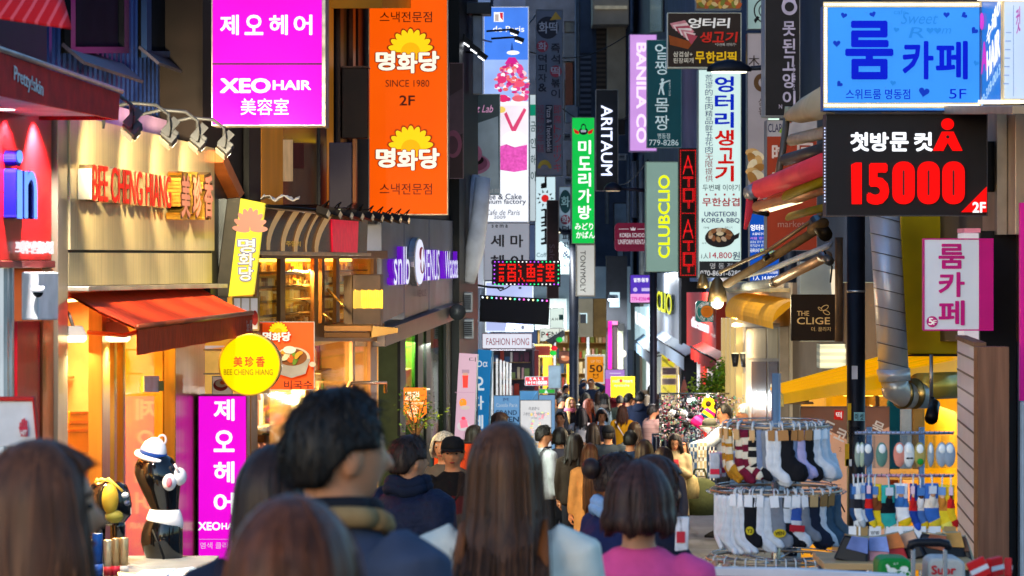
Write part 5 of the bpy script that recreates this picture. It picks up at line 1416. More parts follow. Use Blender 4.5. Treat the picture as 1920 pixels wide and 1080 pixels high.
f.text('룸', 1583, 40, 1673, 150, DB, .05); f.text('카', 1690, 78, 1748, 150, DB, .05); f.text('페', 1752, 78, 1812, 150, DB, .05)
f.text('스위트룸 명동점', 1584, 168, 1704, 187, DB, .02); f.text('5F', 1777, 168, 1809, 186, DB, .0)
bl = MB(); BU = lit('fff4d8', 3.2, 0)
for i in range(62):
    for y in (9, 198):
        bl.ball((f.lp(1546 + i * 4.7, 0)[0], -.03, f.lp(1690, y)[1]), .0068, BU, 6, 4)
for i in range(36):
    bl.ball((f.lp(1547, 0)[0], -.03, f.lp(1690, 16 + i * 5)[1]), .0068, BU, 6, 4)
tag(bl.build('bulb_strip', f.root), kind='stuff')
f.quadbox('bulb_rail', 1543, 4, 1840, 14, -.024, -.008, mat('d8c8a0', .4)); f.quadbox('bulb_rail', 1543, 193, 1840, 203, -.024, -.008, mat('d8c8a0', .4)); f.quadbox('bulb_rail', 1543, 14.5, 1551, 192.5, -.024, -.008, mat('d8c8a0', .4)); f.done()
f = sign('haircut_price_sign', 'black sign with white Korean letters and a huge red 15000', 1548, 213, 1851, 405, Plane(18.7), mat('1a191e', .5, 0, .2, 3, .15), mat('44444c', .4, .4), .18, 2)
for i, ch in enumerate('첫방문컷'):
    x = 1594 + i * 37 + (8 if i == 3 else 0); f.text(ch, x, 248, x + 35, 284, lit('f4f8ff', 1.15, 0), .07)
RR = lit('ff0c0c', .92, 0)
f.disc(1776, 233, 12, 11, RR); f.poly([(1765, 247), (1787, 247), (1804, 283), (1785, 283), (1776, 268), (1768, 283), (1748, 283)], RR); f.disc(1776, 257, 3, 3, mat('26252b', .5))
f.poly([(1595, 309), (1603, 305), (1615, 305), (1615, 383), (1596, 383)], RR)
f.text('5', 1624, 306, 1666, 384, RR, .09)
for i in range(3):
    x = 1672 + 46.5 * i; f.poly(rrect(x, 303, x + 42, 383, 19), RR); f.rect(x + 19.4, 320, x + 22.4, 366, mat('26252b', .5, 0, .2, 3, .15))
f.poly([(1800, 398), (1848, 350), (1848, 398)], RR); f.text('2F', 1821, 379, 1846, 399, WHITE_L, .06)
side = MB()
for i in range(24):
    side.ball((f.lp(1547, 0)[0], .02, f.lp(1700, 240 + i * 6)[1]), .005, lit('c8d8ff', 1.5, 0), 6, 4)
tag(side.build('side_lights', f.root), kind='stuff'); f.done()
HS = Plane(1840, 18.7, 1930, 15.6)
f = sign('hair_salon_sign', 'blue and white hair salon lightbox seen edge on at the right frame edge', 1841, 2, 1882, 196, HS, lit('2878d8', .7, .1), mat('d8c8a0', .4), .1, 0.5)
f.text('수헤어', 1852, 20, 1880, 60, WHITE_L, .05, tilt=8); f.text('A', 1843, 78, 1854, 136, lit('d820c0', .8), .06); f.text('HAIR', 1854, 72, 1879, 130, WHITE_L, .05, tilt=6)
f.text('02-318-0013', 1844, 152, 1880, 172, lit('a8d0f8', .8), .03, tilt=6); f.disc(1846, 40, 4, 16, lit('d820c0', .8)); f.done()
f = sign('price_list_sign', 'white lightbox with faint pink price list at the upper right edge', 1884, 2, 1990, 186, HS, lit('c8dcf4', .8, .06), mat('d8c8a0', .4), .1, 0.5)
f.text('컷', 1908, 14, 1916, 62, lit('c040b0', .7), .02); f.rect(1903, 10, 1904, 180, lit('98b0d8', .7))
for i in range(7): f.rect(1890, 60 + i * 16, 1900, 62 + i * 16, lit('98b0d8', .6))
f.quadbox('base_tray', 1838, 198, 1995, 214, -.25, .1, mat('8a7a68', .4, .4), .004)
f.quadbox('bulb_strip', 1841, -4, 1995, 1, -.03, .1, lit('fff4e0', 2.5, 0)); f.quadbox('bulb_strip', 1841, 187.5, 1995, 194, -.03, .1, lit('fff0d0', 2.0, 0)); f.done()
f = sign('room_cafe_sign', 'white and magenta sign with magenta Korean letters for the fifth floor room cafe', 1731, 447, 1862, 620, Plane(18.5), mat('c8d0dc', .5, 0, .05, 3, emit=.18), mat('c00880', .45, 0, .1, 3, emit=.12), .06, 2.5)
MG = mat('b81078', .45, 0, .1, 3, emit=.12)
f.rect(1835, 449, 1860, 618, MG)
for i, ch in enumerate('룸카페'):
    f.text(ch, 1759 + (i == 1) * 0, 457 + 53 * i, 1808, 504 + 53 * i, MG, .05)
f.disc(1747, 603, 10.5, 10.5, MG); f.text('5', 1740, 596, 1749, 609, WH, .05); f.text('F', 1749, 600, 1755, 609, WH, .02); f.done()
# walls, columns and duct on the right
f = Fr('right_building', 'building on the near right with beige metal panels and dark upper wall', 'building', 1800, 1300, RN)
f.quadbox('wall', 1642, -600, 1950, 640, .05, .4, mat('4a4038', .55, 0, .2, 2)); f.quadbox('beige_panel', 1850, 214, 1912, 440, -.03, .045, mat('a89888', .4, .3, .15, 3), .006); f.quadbox('downpipe', 1893, 214, 1898, 440, -.1, -.035, mat('888078', .35, .7)); f.quadbox('speaker_box', 1850, 265, 1890, 360, -.3, -.035, mat('16161a', .5), .01)
f.done()
f = Fr('black_column', 'wide black metal column at the right behind the room cafe sign', 'column', 1860, 1300, Plane(18.9))
f.quadbox('front', 1837, 433, 1912, 1350, 0, .5, mat('14141a', .4, .3, .25, 3), .006); f.quadbox('light_strip', 1809, 437, 1836, 650, .02, .3, lit('e0d8e0', .6)); f.quadbox('conduit', 1906, 380, 1911, 1350, -.05, -.005, mat('484c54', .35, .7)); f.quadbox('top_trim', 1808, 428, 1838, 436, -.01, .3, mat('e890b0', .5, emit=.15)); f.done()
f = Fr('magenta_post', 'magenta lit edge of a shop panel cut by the right frame edge', 'panel', 1925, 1300, Plane(17.0)); f.quadbox('panel', 1913, 380, 1990, 752, 0, .05, mat('b80a78', .45, 0, .1, 3, emit=.3), .004); f.quadbox('lower_panel', 1915, 755, 1990, 1300, 0, .05, mat('b8bcc0', .5, emit=.12), .004); f.done()
f = Fr('yellow_column', 'large olive yellow square column box behind the room cafe sign', 'column', 1740, 668, Plane(22.5)); f.quadbox('box', 1689, 398, 1822, 664, 0, .6, mat('a89400', .5, 0, .12, 3, emit=.03), .012); f.quadbox('base_rail', 1687, 664.5, 1824, 668, -.02, .6, DARK); f.done()
t = thing('spiral_duct', 'silver spiral ventilation duct running down to a gold lit elbow', 'duct', P(1670, 745, 21.8))
o_ = Vector(t.location); SV = mat('d4dae4', .34, .35, .1, 4)
A, B = P(1658, 398, 21.8) - o_, P(1676, 705, 21.8) - o_
mb = MB(); n = 34
for i in range(1):
    mb.tube([A, B], .115, SV, 32)
mb.build('pipe', t)
rb = MB()
for k in range(9):
    c = A.lerp(B, (k + .35) / 9); ax = (B - A).normalized()
    e1 = Vector((0, -1, 0)); e2 = ax.cross(e1).normalized(); pts = []
    for j in range(25):
        a = 2 * math.pi * j / 24; pts.append(c + e1 * math.cos(a) * .117 + e2 * math.sin(a) * .117 - ax * .035 * math.sin(a))
    rb.tube(pts, .004, mat('70727a', .3, .9), 6)
rb.build('seam', t)
el = [B, B + Vector((.01, 0, -.06)), B + Vector((.05, 0, -.13)), B + Vector((.13, .02, -.16)), B + Vector((.24, .05, -.155))]
el = [B.lerp(B, 0), P(1677, 708, 21.8) - o_, P(1679, 728, 21.8) - o_, P(1700, 742, 21.85) - o_, P(1735, 742, 21.9) - o_]
MB().tube([P(1675, 692, 21.8) - o_, P(1676, 714, 21.8) - o_], .128, SV, 28).build('collar', t)
MB().tube(el[1:], [.118, .114, .105, .1], mat('ccc8c0', .3, .45, .1, 4), 24).build('elbow', t)
MB().tube([P(1722, 725, 21.9) - o_, P(1790, 722, 22.2) - o_], .105, mat('e0b048', .3, .5, .1, 4), 24).build('outlet', t)
for px, dx in ((1690, 0), (1712, 0)):
    MB().tube([P(px, 738, 21.82) - o_, P(px + 3, 738, 21.83) - o_], .12, mat('907848', .3, .9), 20).build('collar', t)
# yellow awning cassette
f = Fr('yellow_awning', 'bright yellow ribbed awning cassette jutting over the sock stall', 'awning', 1560, 755, Plane(21.6))
YA = mat('ffb400', .5, 0, .06, 3, emit=.49)  # backlit look put into the awning fabric as emission
cc = lambda x, y, d: P(x, y, d) - Vector(f.root.location)
mb = MB()
rib = 9
A0, A1, B0, B1 = cc(1446, 722, 20.6), cc(1460, 755, 20.6), cc(1800, 626, 23.5), cc(1800, 690, 23.5)
C0 = cc(1448, 722, 20.6)
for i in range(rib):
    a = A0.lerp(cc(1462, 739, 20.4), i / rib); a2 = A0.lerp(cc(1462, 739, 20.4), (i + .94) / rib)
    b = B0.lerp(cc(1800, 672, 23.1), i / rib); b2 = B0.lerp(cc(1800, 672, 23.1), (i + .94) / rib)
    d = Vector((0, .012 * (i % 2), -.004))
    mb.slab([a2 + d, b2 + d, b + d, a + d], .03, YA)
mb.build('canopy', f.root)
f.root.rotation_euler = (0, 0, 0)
MB().slab([cc(1462, 759, 20.35), cc(1800, 704, 23.0), cc(1800, 673, 23.08), cc(1461, 740, 20.38)], .02, mat('f0a800', .5, 0, .1, 3, emit=.42)).build('valance', f.root)  # valance carries the same added glow
MB().slab([cc(1462, 762, 20.33), cc(1461, 740, 20.36), cc(1445, 722, 20.58), cc(1447, 730, 20.6)], .03, mat('e8c868', .5)).build('end_cap', f.root)
bm_ = MB()
for k in range(4):
    p = cc(1448 + k * 4, 723 + k * 6, 20.52 - .05 * k); bm_.cbox(p, (.02, .03, .02), lit('fff0c0', 1.6, 0))
bm_.build('lamp_row', f.root)
light('AREA', P(1670, 765, 26.4), 25, (1, .72, .2), P(1670, 1200, 26.4), 1.2)
# bracket with the dark pipe lamp hanging below the yellow column
t = thing('hanging_spotlight', 'black spotlight hanging from a pole below the yellow column', 'lamp', P(1747, 785, 19.5))
o_ = Vector(t.location)
MB().tube([P(1746, 665, 19.6) - o_, P(1746, 750, 19.6) - o_], .013, mat('a0a0a4', .3, .8), 10).build('pole', t)
MB().tube([P(1748, 748, 19.55) - o_, P(1745, 772, 19.4) - o_], .02, DARK, 10).build('neck', t); MB().tube([P(1752, 758, 19.5) - o_, P(1746, 785, 19.3) - o_], [.04, .045], BLACK, 14).build('head', t)
# clige sign
f = sign('clothing_shop_sign', 'square dark brown hanging sign with gold lettering and a gold butterfly', 1483, 552, 1568, 639, Plane(25.5), mat('2e1e12', .5, 0, .15, 3), mat('3a2a1c', .4, .2), .05, 1)
CL = mat('d8b070', .4, .3, emit=.22)
f.text('THE', 1494, 583, 1517, 592, CL, .01); f.text('CLIGE', 1494, 595, 1556, 608, CL, .02); f.text('더. 끌리지', 1521, 613, 1557, 621, CL, 0)
for (x, y, rx, ry, r_) in ((1546, 577, 8, 4.5, -30), (1549, 586, 7, 4, 25), (1537, 579, 5, 2.5, 40)):
    f.disc(x, y, rx, ry, CL, 18, rot=r_); f.disc(x, y, rx - 1.4, ry - 1.2, mat('2e1e12', .5, 0, .15, 3), 18, rot=r_)
f.done()
# the tangle of folded awning arms in front of the barbecue sign
def bars(name, label, cat, segs, anchor):
    t = thing(name, label, cat, P(*anchor)); o = Vector(t.location)
    for nm, pts, r_, m, fl in segs:
        MB().tube([P(*p) - o for p in pts], r_, m, 10, fl).build(nm, t)
    return t
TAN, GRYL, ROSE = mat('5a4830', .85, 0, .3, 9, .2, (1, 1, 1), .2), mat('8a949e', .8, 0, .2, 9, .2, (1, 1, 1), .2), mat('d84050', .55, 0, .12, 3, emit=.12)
bars('awning_arm', 'long dark bronze folding awning arm slanting across the barbecue lightbox', 'awning arm', [('lower_arm', [(1362, 533, 27), (1440, 488, 26.2), (1530, 432, 25.2)], .04, TAN, 1), ('upper_arm', [(1350, 510, 27), (1440, 470, 26), (1545, 398, 25)], .018, mat('6a5a48', .4, .4), 1), ('joint', [(1434, 478, 26), (1440, 486, 26)], .035, DARK, 1)], (1450, 490, 26))
bars('awning_arm', 'pale grey folding awning arm below the bronze one', 'awning arm', [('lower_arm', [(1368, 540, 28), (1452, 531, 26.6)], .045, GRYL, 1), ('upper_arm', [(1450, 531, 26.6), (1552, 480, 25)], .045, mat('98806c', .4, .4), 1), ('fabric_roll', [(1380, 520, 27.4), (1450, 503, 26.4), (1555, 460, 25)], .045, mat('a0a8b4', .6), .5), ('joint', [(1448, 536, 26.5), (1453, 522, 26.5)], .03, STEEL, 1)], (1450, 530, 26.6))
bars('red_folded_awning', 'rose red rolled awning with a grey end cap slanting up to the price sign', 'awning', [('fabric_roll', [(1418, 358, 24.6), (1480, 334, 23.2), (1549, 306, 21.5)], .085, ROSE, 1), ('end_cap', [(1406, 362, 24.5), (1418, 358, 24.4)], .07, mat('8890a0', .4, .4), 1), ('valance', [(1408, 372, 24.5), (1402, 410, 24.5), (1397, 430, 24.5)], [.06, .04, .02], ROSE, .35)], (1480, 330, 23.5))
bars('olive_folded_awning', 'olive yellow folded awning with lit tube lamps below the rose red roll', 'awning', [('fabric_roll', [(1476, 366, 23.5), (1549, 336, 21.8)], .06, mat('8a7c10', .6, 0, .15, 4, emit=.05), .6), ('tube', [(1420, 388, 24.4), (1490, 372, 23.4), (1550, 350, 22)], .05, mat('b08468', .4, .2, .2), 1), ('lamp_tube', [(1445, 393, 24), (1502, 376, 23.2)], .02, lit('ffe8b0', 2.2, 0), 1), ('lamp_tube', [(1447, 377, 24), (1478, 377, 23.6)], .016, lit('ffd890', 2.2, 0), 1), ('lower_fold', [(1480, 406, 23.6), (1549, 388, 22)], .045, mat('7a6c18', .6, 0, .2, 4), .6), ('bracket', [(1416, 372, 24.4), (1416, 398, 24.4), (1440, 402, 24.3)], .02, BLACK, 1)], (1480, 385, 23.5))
bars('beige_folded_awning', 'beige folded awning with a round cap at the top left of the price sign', 'awning', [('fabric_roll', [(1478, 216, 24), (1510, 205, 23), (1549, 190, 21)], [.05, .13, .16], mat('b0a48c', .6, 0, .15, 3), .7), ('end_cap', [(1472, 215, 23.9), (1484, 215, 23.9)], .07, mat('b8b490', .4, .3), 1), ('arm', [(1475, 222, 23.9), (1468, 280, 23.8), (1457, 336, 23.7)], .03, mat('706860', .4, .4), 1), ('lower_roll', [(1486, 262, 23.8), (1549, 248, 21.5)], .06, mat('a8a098', .6), .8), ('dark_bar', [(1472, 300, 23.7), (1549, 278, 21.5)], .05, mat('3a3c44', .5), 1)], (1500, 250, 23))
bars('bracket_cluster', 'dark metal bracket cluster under the price sign holding the awning arms', 'bracket', [('plate', [(1530, 415, 24), (1548, 440, 23.6)], .06, mat('28221c', .4, .5), 1), ('knuckle', [(1522, 430, 24), (1545, 418, 23.6)], .045, TAN, 1), ('knuckle', [(1540, 480, 24), (1556, 490, 23.8)], .04, STEEL, 1), ('upright', [(1573, 445, 24), (1573, 640, 24)], .035, mat('6a5644', .5, .3), 1), ('cable', [(1545, 470, 23.9), (1560, 500, 23.9), (1557, 530, 23.9)], .008, BLACK, 1)], (1545, 450, 24))
t = thing('bell_lamp', 'pair of bronze bell shaped lamps at the end of the long awning arm', 'lamp', P(1345, 560, 27.4))
for i, (x, y, s_) in enumerate(((1345, 562, 1.), (1318, 538, .6))):
    c = P(x, y, 27.4) - Vector(t.location)
    MB().oval([(c.z - .02 * s_, .1 * s_, .1 * s_, c.x, c.y), (c.z + .08 * s_, .085 * s_, .085 * s_, c.x, c.y), (c.z + .18 * s_, .05 * s_, .05 * s_, c.x, c.y), (c.z + .22 * s_, .02, .02, c.x, c.y)], mat('6a5c44', .35, .7), 18).build('shade', t)
    if i == 0:
        MB().ball((c.x, c.y, c.z - .03), .06, lit('fff4c0', 4, 0), 12, 8).build('bulb', t)
light('POINT', P(1345, 572, 27.3), 3, (1, .85, .5), None, .06)
f = Fr('warm_shop', 'warm lit open shop behind the sock stall with hanging coats and orange walls', 'shop', 1650, 1200, Plane(25.5))
room(f, 1560, 742, 1800, 1250, 2.2, mat('e89c08', .5, emit=.7), 'ffc850', 1.2, 3, None, (), None, None, GZ(25.5) + .03)  # emissive walls stand in for lamp light inside the shop
f.quadbox('post', 1640, 742, 1648, 1250, -.05, .1, mat('6a4a28', .5), .005); f.quadbox('counter', 1560, 790, 1640, 1250, .1, .5, mat('c8a878', .5), .01); f.done()
rnd = random.Random(12)
for i, (x, c, l) in enumerate(((1676, '0c5c60', 'teal coat hanging in the warm lit shop'), (1698, 'e8dcc8', 'cream coat hanging in the warm lit shop'), (1722, 'd89848', 'camel coat hanging in the warm lit shop'))):
    f = Fr('hanging_coat', l, 'coat', x, 860, Plane(25.2))
    f.polybox('coat', [(x - 11, 752), (x - 4, 745), (x + 5, 745), (x + 12, 752), (x + 13, 880), (x - 12, 880)], 0, .1, mat(c, .8, 0, .2, 6, .2), .02)
    f.quadbox('hanger', x - 2, 738, x + 3, 744, .04, .06, STEEL)
f = Fr('grey_panel_shop', 'grey blue shop panel with a lit strip above the hanging brown sign', 'shop', 1540, 660, Plane(29))
f.quadbox('panel', 1500, 490, 1572, 640, 0, .3, mat('88949c', .4, .2, .2, 2), .006); f.polybox('light_strip', [(1556, 505), (1568, 505), (1568, 556), (1560, 556)], -.01, -.003, lit('f8e0c0', .9)); f.quadbox('shutter', 1535, 645, 1600, 690, -.1, .2, stripes('a8b0b4', '88949a', 14, 2), .005); f.done()
f = sign('menu_banner', 'peach coloured standing banner with brushed Korean letters and a red seal', 1500, 762, 1668, 1010, Plane(23), mat('e0a884', .5, 0, .12, 2, emit=.3), None, .02, .5, 'banner')  # banner cloth brightened by its own emission, as if lit from behind
f.poly([(1501, 763), (1667, 763), (1667, 800), (1600, 830), (1540, 800), (1501, 820)], mat('a87860', .5, 0, .2, 2)); f.poly([(1565, 768), (1582, 770), (1580, 788), (1563, 786)], lit('c82820', .4)); f.text('떡', 1567, 772, 1578, 784, WH, .03)
for i, ch in enumerate('도코추어묵'):
    f.text(ch, 1542 + i * 23, 790 + (i % 2) * 14, 1564 + i * 23, 812 + (i % 2) * 14, mat('f0e0d0', .5, emit=.1), .05, tilt=-25)
for t_, y in (('모짜렐라', 878), ('치즈', 890)):
    f.text(t_, 1540, y, 1575, y + 9, mat('a86848', .5), .02)
f.text('2', 1572, 838, 1577, 846, mat('a86848', .5), 0)
for y in (908, 918, 928): f.rect(1545, y, 1576, y + 1, mat('b07858', .5))
f.done()
f = Fr('guy_line', 'thin dark rod bracing the peach banner', 'rod', 1600, 960, Plane(22.5)); MB().tube([(f.lp(1545, 878)[0], 0, f.lp(1545, 878)[1]), (f.lp(1584, 960)[0], 0, f.lp(1584, 960)[1])], .006, BLACK, 6).build('rod', f.root)
# slatwall display at right
SW = Plane(1795, 18.2, 1831, 16.6)
f = Fr('slatwall_stand', 'white slatwall display stand with a brown wooden end panel', 'display stand', 1812, 1250, SW)
u0, zt_ = f.lp(1795, 648); u1, _ = f.lp(1830, 648); zg = GZ(17) - f.root.location.z
zt_ = z(645, 17.3) - f.root.location.z
MB().box(u0, .0, zg, u1, .05, zt_, mat('dcdce4', .45, 0, .05, 3)).build('panel', f.root)
zz = zg + .1; gm = MB()
while zz < zt_ - .02:
    gm.box(u0, -.004, zz, u1 - .002, -.001, zz + .012, mat('4a4858', .4)); zz += .108
gm.build('groove', f.root)
MB().box(u0, -.012, zt_ + .002, u1, .06, zt_ + .03, mat('6a4a38', .5)).build('top_trim', f.root, .003)
f2 = Fr('wood', '', '', 1860, 1250, Plane(16.5)); bpy.data.objects.remove(f2.root)
wz = z(650, 16.5)
wp = MB().box(P(1831, 0, 16.5).x, 16.45, GZ(16.5), P(1889, 0, 16.5).x, 16.6, wz, mat('7a5440', .45, 0, .25, 3, .05, (12, 12, .6)))
o = wp.build('wood_panel', None); o.parent = f.root; o.matrix_parent_inverse = (Matrix.Translation(f.root.location) @ Matrix.Rotation(f.root.rotation_euler.z, 4, 'Z')).inverted()
# ------------------------------------------------------------------ sock carousel on the right
C_ = lambda c: mat(c, .85, 0, .12, 30, .15)
WHT, BLKS, GRY, NVY, LAV, MUS, BUR, CREAM, BLU = [C_(c) for c in ('d8dae0', '16161c', '80848e', '1c2438', 'b0a8d4', 'b07c20', '6c1430', 'd8d0bc', '7888a8')]
def sock_obj(L, w, foot, colour, name='sock', droop=40, parent=None):
    """one hanging sock: flattened leg, heel and foot, cuff to toe; colour(t) gives the yarn along it"""
    pts = [(0, 0)]; n1, n2 = 9, 7
    for i in range(1, n1 + 1): pts.append((0, -L * i / n1))
    a = 0
    for i in range(1, n2 + 1):
        a = R(90 - droop) * min(1, i / 3.) if 0 else R((90 - droop) * min(1, i / 3))
        x, y = pts[-1]; s = foot / n2; pts.append((x + s * math.cos(R(-90) + R(90 - droop) * min(1, i / 2.5)), y + s * math.sin(R(-90) + R(90 - droop) * min(1, i / 2.5))))
    rings_, seg = [], []
    N = len(pts)
    for i, (x, y) in enumerate(pts):
        p, q = pts[max(i - 1, 0)], pts[min(i + 1, N - 1)]
        t = Vector((q[0] - p[0], q[1] - p[1])).normalized(); nx, ny = -t.y, t.x
        ww = w * (1.0 if i < n1 - 2 else 1.12 if i < n1 + 2 else 1.0 if i < N - 2 else .8 if i < N - 1 else .4)
        ww *= 1 + .04 * math.sin(i * 1.9)
        rings_.append([(x + nx * ww * math.cos(2 * math.pi * k / 12), .011 * math.sin(2 * math.pi * k / 12), y + ny * ww * math.cos(2 * math.pi * k / 12)) for k in range(12)])
        if i < N - 1: seg.append(colour((i + .5) / (N - 1)))
    mb = MB().rings(rings_, None, seg)
    return mb.build(name, parent)
def hang(o, pos, yaw, label, group, tagc=None, tw=.03, th=.05, txt=None, cat='sock', badge=None):
    o.location = pos; o.rotation_euler = (0, 0, yaw); tag(o, label, cat, group)
    if tagc:
        MB().box(-tw, -.02, -.045, tw, -.014, th - .05, mat(tagc, .6)).build('paper_tag', o)
        MB().tube([(0, -.012, -.02), (0, -.004, .03), (0, .02, .04)], .004, mat('d8d8d8', .3), 5).build('hook', o)
    if txt:
        vs, fs = glyphs(txt, .02, 0); MB().add([(-tw * .75 + v[0] * tw * 1.5, -.0215, -.026 + v[1] * .016) for v in vs], fs, BLK).build('lettering', o)
    if badge:
        x, zz, rx, rz, m1, tx, m2 = badge
        MB().oval([(zz, rx, rz, x, 0), (zz + .001, rx, rz, x, 0)], m1, 18)
        b = MB(); b.prism([(x + rx * math.cos(2 * math.pi * k / 20), zz + rz * math.sin(2 * math.pi * k / 20)) for k in range(20)], -.017, -.012, m1)
        if tx:
            vs, fs = glyphs(tx, .05, 0); b.add([(x - rx * .7 + v[0] * rx * 1.4, -.0185, zz - rz * .45 + v[1] * rz * .9) for v in vs], fs, m2)
        b.build('badge', o)
    return o
def ringpos(cx, y, rpx, D, px):
    c = max(-1, min(1, (px - cx) / rpx)); s = math.sqrt(1 - c * c); r = rpx * D / F
    p = P(cx, y, D); th = math.atan2(c, s)
    return p + Vector((r * c, -r * s, -.012)), th
SD = 13.5
t = thing('sock_rack', 'round metal sock carousel with three hoops on a silver pole', 'rack', (P(1455, 0, SD).x, SD, GZ(SD)))
o_ = Vector(t.location); CH = mat('b8b4b0', .25, .9, .1)
MB().tube([(0, 0, 0), (0, 0, P(0, 700, SD).z - o_.z)], .022, CH, 14).build('pole', t)
MB().oval([(0, .3, .3, 0, 0), (.03, .28, .28, 0, 0)], DARK, 24).build('base', t)
for y, rp in ((797, 98), (918, 122), (1046, 130)):
    h = P(0, y, SD).z - o_.z; r = rp * SD / F
    MB().tube([(r * math.cos(2 * math.pi * k / 40), r * math.sin(2 * math.pi * k / 40), h) for k in range(41)], .007, mat('a89078', .3, .8), 8).build('hoop', t)
    MB().tube([(r * math.cos(2 * math.pi * k / 40) * .93, r * math.sin(2 * math.pi * k / 40) * .93, h + .02) for k in range(41)], .004, CH, 6).build('hoop', t)
    sp = MB()
    for k in range(6):
        a = math.pi * k / 3 + .2; sp.tube([(0, 0, h - .01), (r * math.cos(a), r * math.sin(a), h)], .005, CH, 6)
    sp.build('spoke', t)
    hk = MB()
    for k in range(46):
        a = 2 * math.pi * k / 46; x, y2 = r * math.cos(a), r * math.sin(a)
        hk.tube([(x, y2, h + .008), (x * 1.03, y2 * 1.03, h - .015), (x * 1.08, y2 * 1.08, h - .005)], .0025, CH, 4)
    hk.build('hook', t)
def alt(a, b, n, foot=None, cut=.7):
    return lambda t: (foot if foot and t > cut else (a if int(t * n) % 2 == 0 else b))
def band(base, c, lo, hi): return lambda t: c if lo < t < hi and int(t * 40) % 3 else base
def toe(base, c, t0, n=3): return lambda t: c if t > t0 and int(t * 34) % 2 else base
S1 = [(1362, .15, .022, .12, alt(MUS, CREAM, 9, MUS), 'mustard and cream striped sock', 'c8a070'), (1380, .17, .022, .11, alt(BUR, CREAM, 9, BUR, .62), 'burgundy and cream striped sock', 'c8a070'),
      (1392, .15, .024, .1, alt(BUR, CREAM, 8), 'narrow burgundy sock with cream bands', None), (1404, .14, .024, .12, alt(BLKS, CREAM, 10, BLKS, .75), 'black and cream striped sock', 'c8a070'),
      (1415, .18, .016, .08, lambda t: BLU, 'thin grey blue sock seen edgewise', None), (1424, .18, .018, .08, lambda t: GRY, 'thin grey sock seen edgewise', None),
      (1436, .16, .028, .13, toe(WHT, BLKS, .86), 'white sock with black toe lines', 'a87848'), (1447, .17, .026, .1, lambda t: WHT, 'plain white sock beside the one with black toe lines', None),
      (1458, .13, .045, .14, toe(BLKS, WHT, .84), 'wide black sock with white toe lines', 'a87848'), (1478, .15, .026, .11, lambda t: BLU, 'grey blue sock with a brown tag', 'a07040'), (1490, .14, .026, .11, lambda t: LAV, 'lavender sock with a brown tag', 'a07040'),
      (1503, .14, .038, .12, lambda t: BLKS, 'plain black sock with a kraft tag', 'a87848'), (1520, .13, .036, .14, lambda t: WHT, 'broad white ankle sock with printed paper tag', 'e0e4ea'), (1534, .13, .036, .15, lambda t: WHT, 'plain white ankle sock near the right end', 'e0e4ea'), (1544, .1, .03, .13, lambda t: WHT, 'white sock at the far right end', None)]
def bunch(o, cx, y, x, n):               # more of the same sock on the hooks behind it
    for k in range(n):
        c = copy_tree(o); p, th = ringpos(cx, y, (100 if y < 800 else 124) - 4 - 3 * k, SD, x + random.uniform(-6, 6))
        c.location = p + Vector((0, 0, random.uniform(-.012, .004))); c.rotation_euler = (0, R(random.uniform(-6, 6)), th * .75 + R(random.uniform(-25, 25)))
for x, L, w, ft, cf, lb, tg in S1:
    p, th = ringpos(1450, 797, 100, SD, x)
    o = hang(sock_obj(L, w, ft, cf), p, th * .75 + R(random.uniform(-10, 10)), lb + ' on the top hoop', 'socks on the carousel', tg, w * .55, .052)
    o.rotation_euler[1] = R(random.uniform(-5, 5)); bunch(o, 1450, 797, x, 2)
S2 = [(1346, .27, .017, .1, lambda t: WHT, 'w', None), (1354, .28, .017, .1, lambda t: WHT, 'w', None), (1363, .29, .018, .1, lambda t: WHT, 'w', None), (1373, .27, .018, .11, lambda t: WHT, 'w', 'e8e8ec'), (1383, .28, .018, .1, lambda t: WHT, 'w', 'e8e8ec'),
      (1397, .23, .036, .09, lambda t: BLKS, 'tall black sock with a round yellow badge', 'e4e4e8'), (1418, .24, .022, .12, lambda t: WHT, 'w', 'e0e0e4'), (1426, .24, .02, .1, lambda t: WHT, 'w', None),
      (1441, .24, .036, .09, lambda t: GRY, 'tall grey sock with an oval yellow badge', 'e4e4e8'), (1464, .22, .026, .1, band(BLKS, WHT, .1, .5), 'black sock with white side lettering', 'e0e0e4'), (1480, .2, .032, .12, band(WHT, C_('3858a8'), .15, .45), 'white sock with blue lettering and a red cuff toe', 'e0e0e4'),
      (1494, .2, .026, .1, lambda t: GRY, 'short grey sock behind the navy one', 'e0e0e4'), (1512, .19, .036, .14, toe(NVY, WHT, .72), 'navy sock with three white toe stripes', 'b09468'), (1530, .19, .03, .14, lambda t: WHT, 'plain white sock beside the navy striped one', '8a6a40'),
      (1545, .18, .03, .15, toe(C_('3c5468'), WHT, .76), 'slate blue sock with white toe stripes', '8a6a40'), (1562, .16, .026, .14, lambda t: C_('4c6070'), 'slate sock at the far right end', None)]
for x, L, w, ft, cf, lb, tg in S2:
    p, th = ringpos(1453, 918, 124, SD, x)
    bd = {1397: (.01, -.155, .02, .02, mat('d8c020', .5), 'Y3', BLKS), 1441: (.012, -.165, .03, .02, mat('d8b818', .5), 'VEN', BLKS)}.get(x)
    L *= .68; o = sock_obj(L, w, ft, cf)
    if x == 1480:
        MB().box(-.02, -.016, -L - .02, .05, -.012, -L + .01, mat('b82030', .7)).build('cuff_band', o)
    hang(o, p, th * .7 + R(random.uniform(-12, 12)), 'plain white crew sock hanging in a bunch on the middle hoop' if lb == 'w' else lb + ' on the middle hoop', 'white crew socks on the middle hoop' if lb == 'w' else 'socks on the carousel', tg, min(.02, w * .6), .06, None, 'sock', bd)
    o.rotation_euler[1] = R(random.uniform(-5, 5)); bunch(o, 1453, 918, x, 1 if bd else 2)
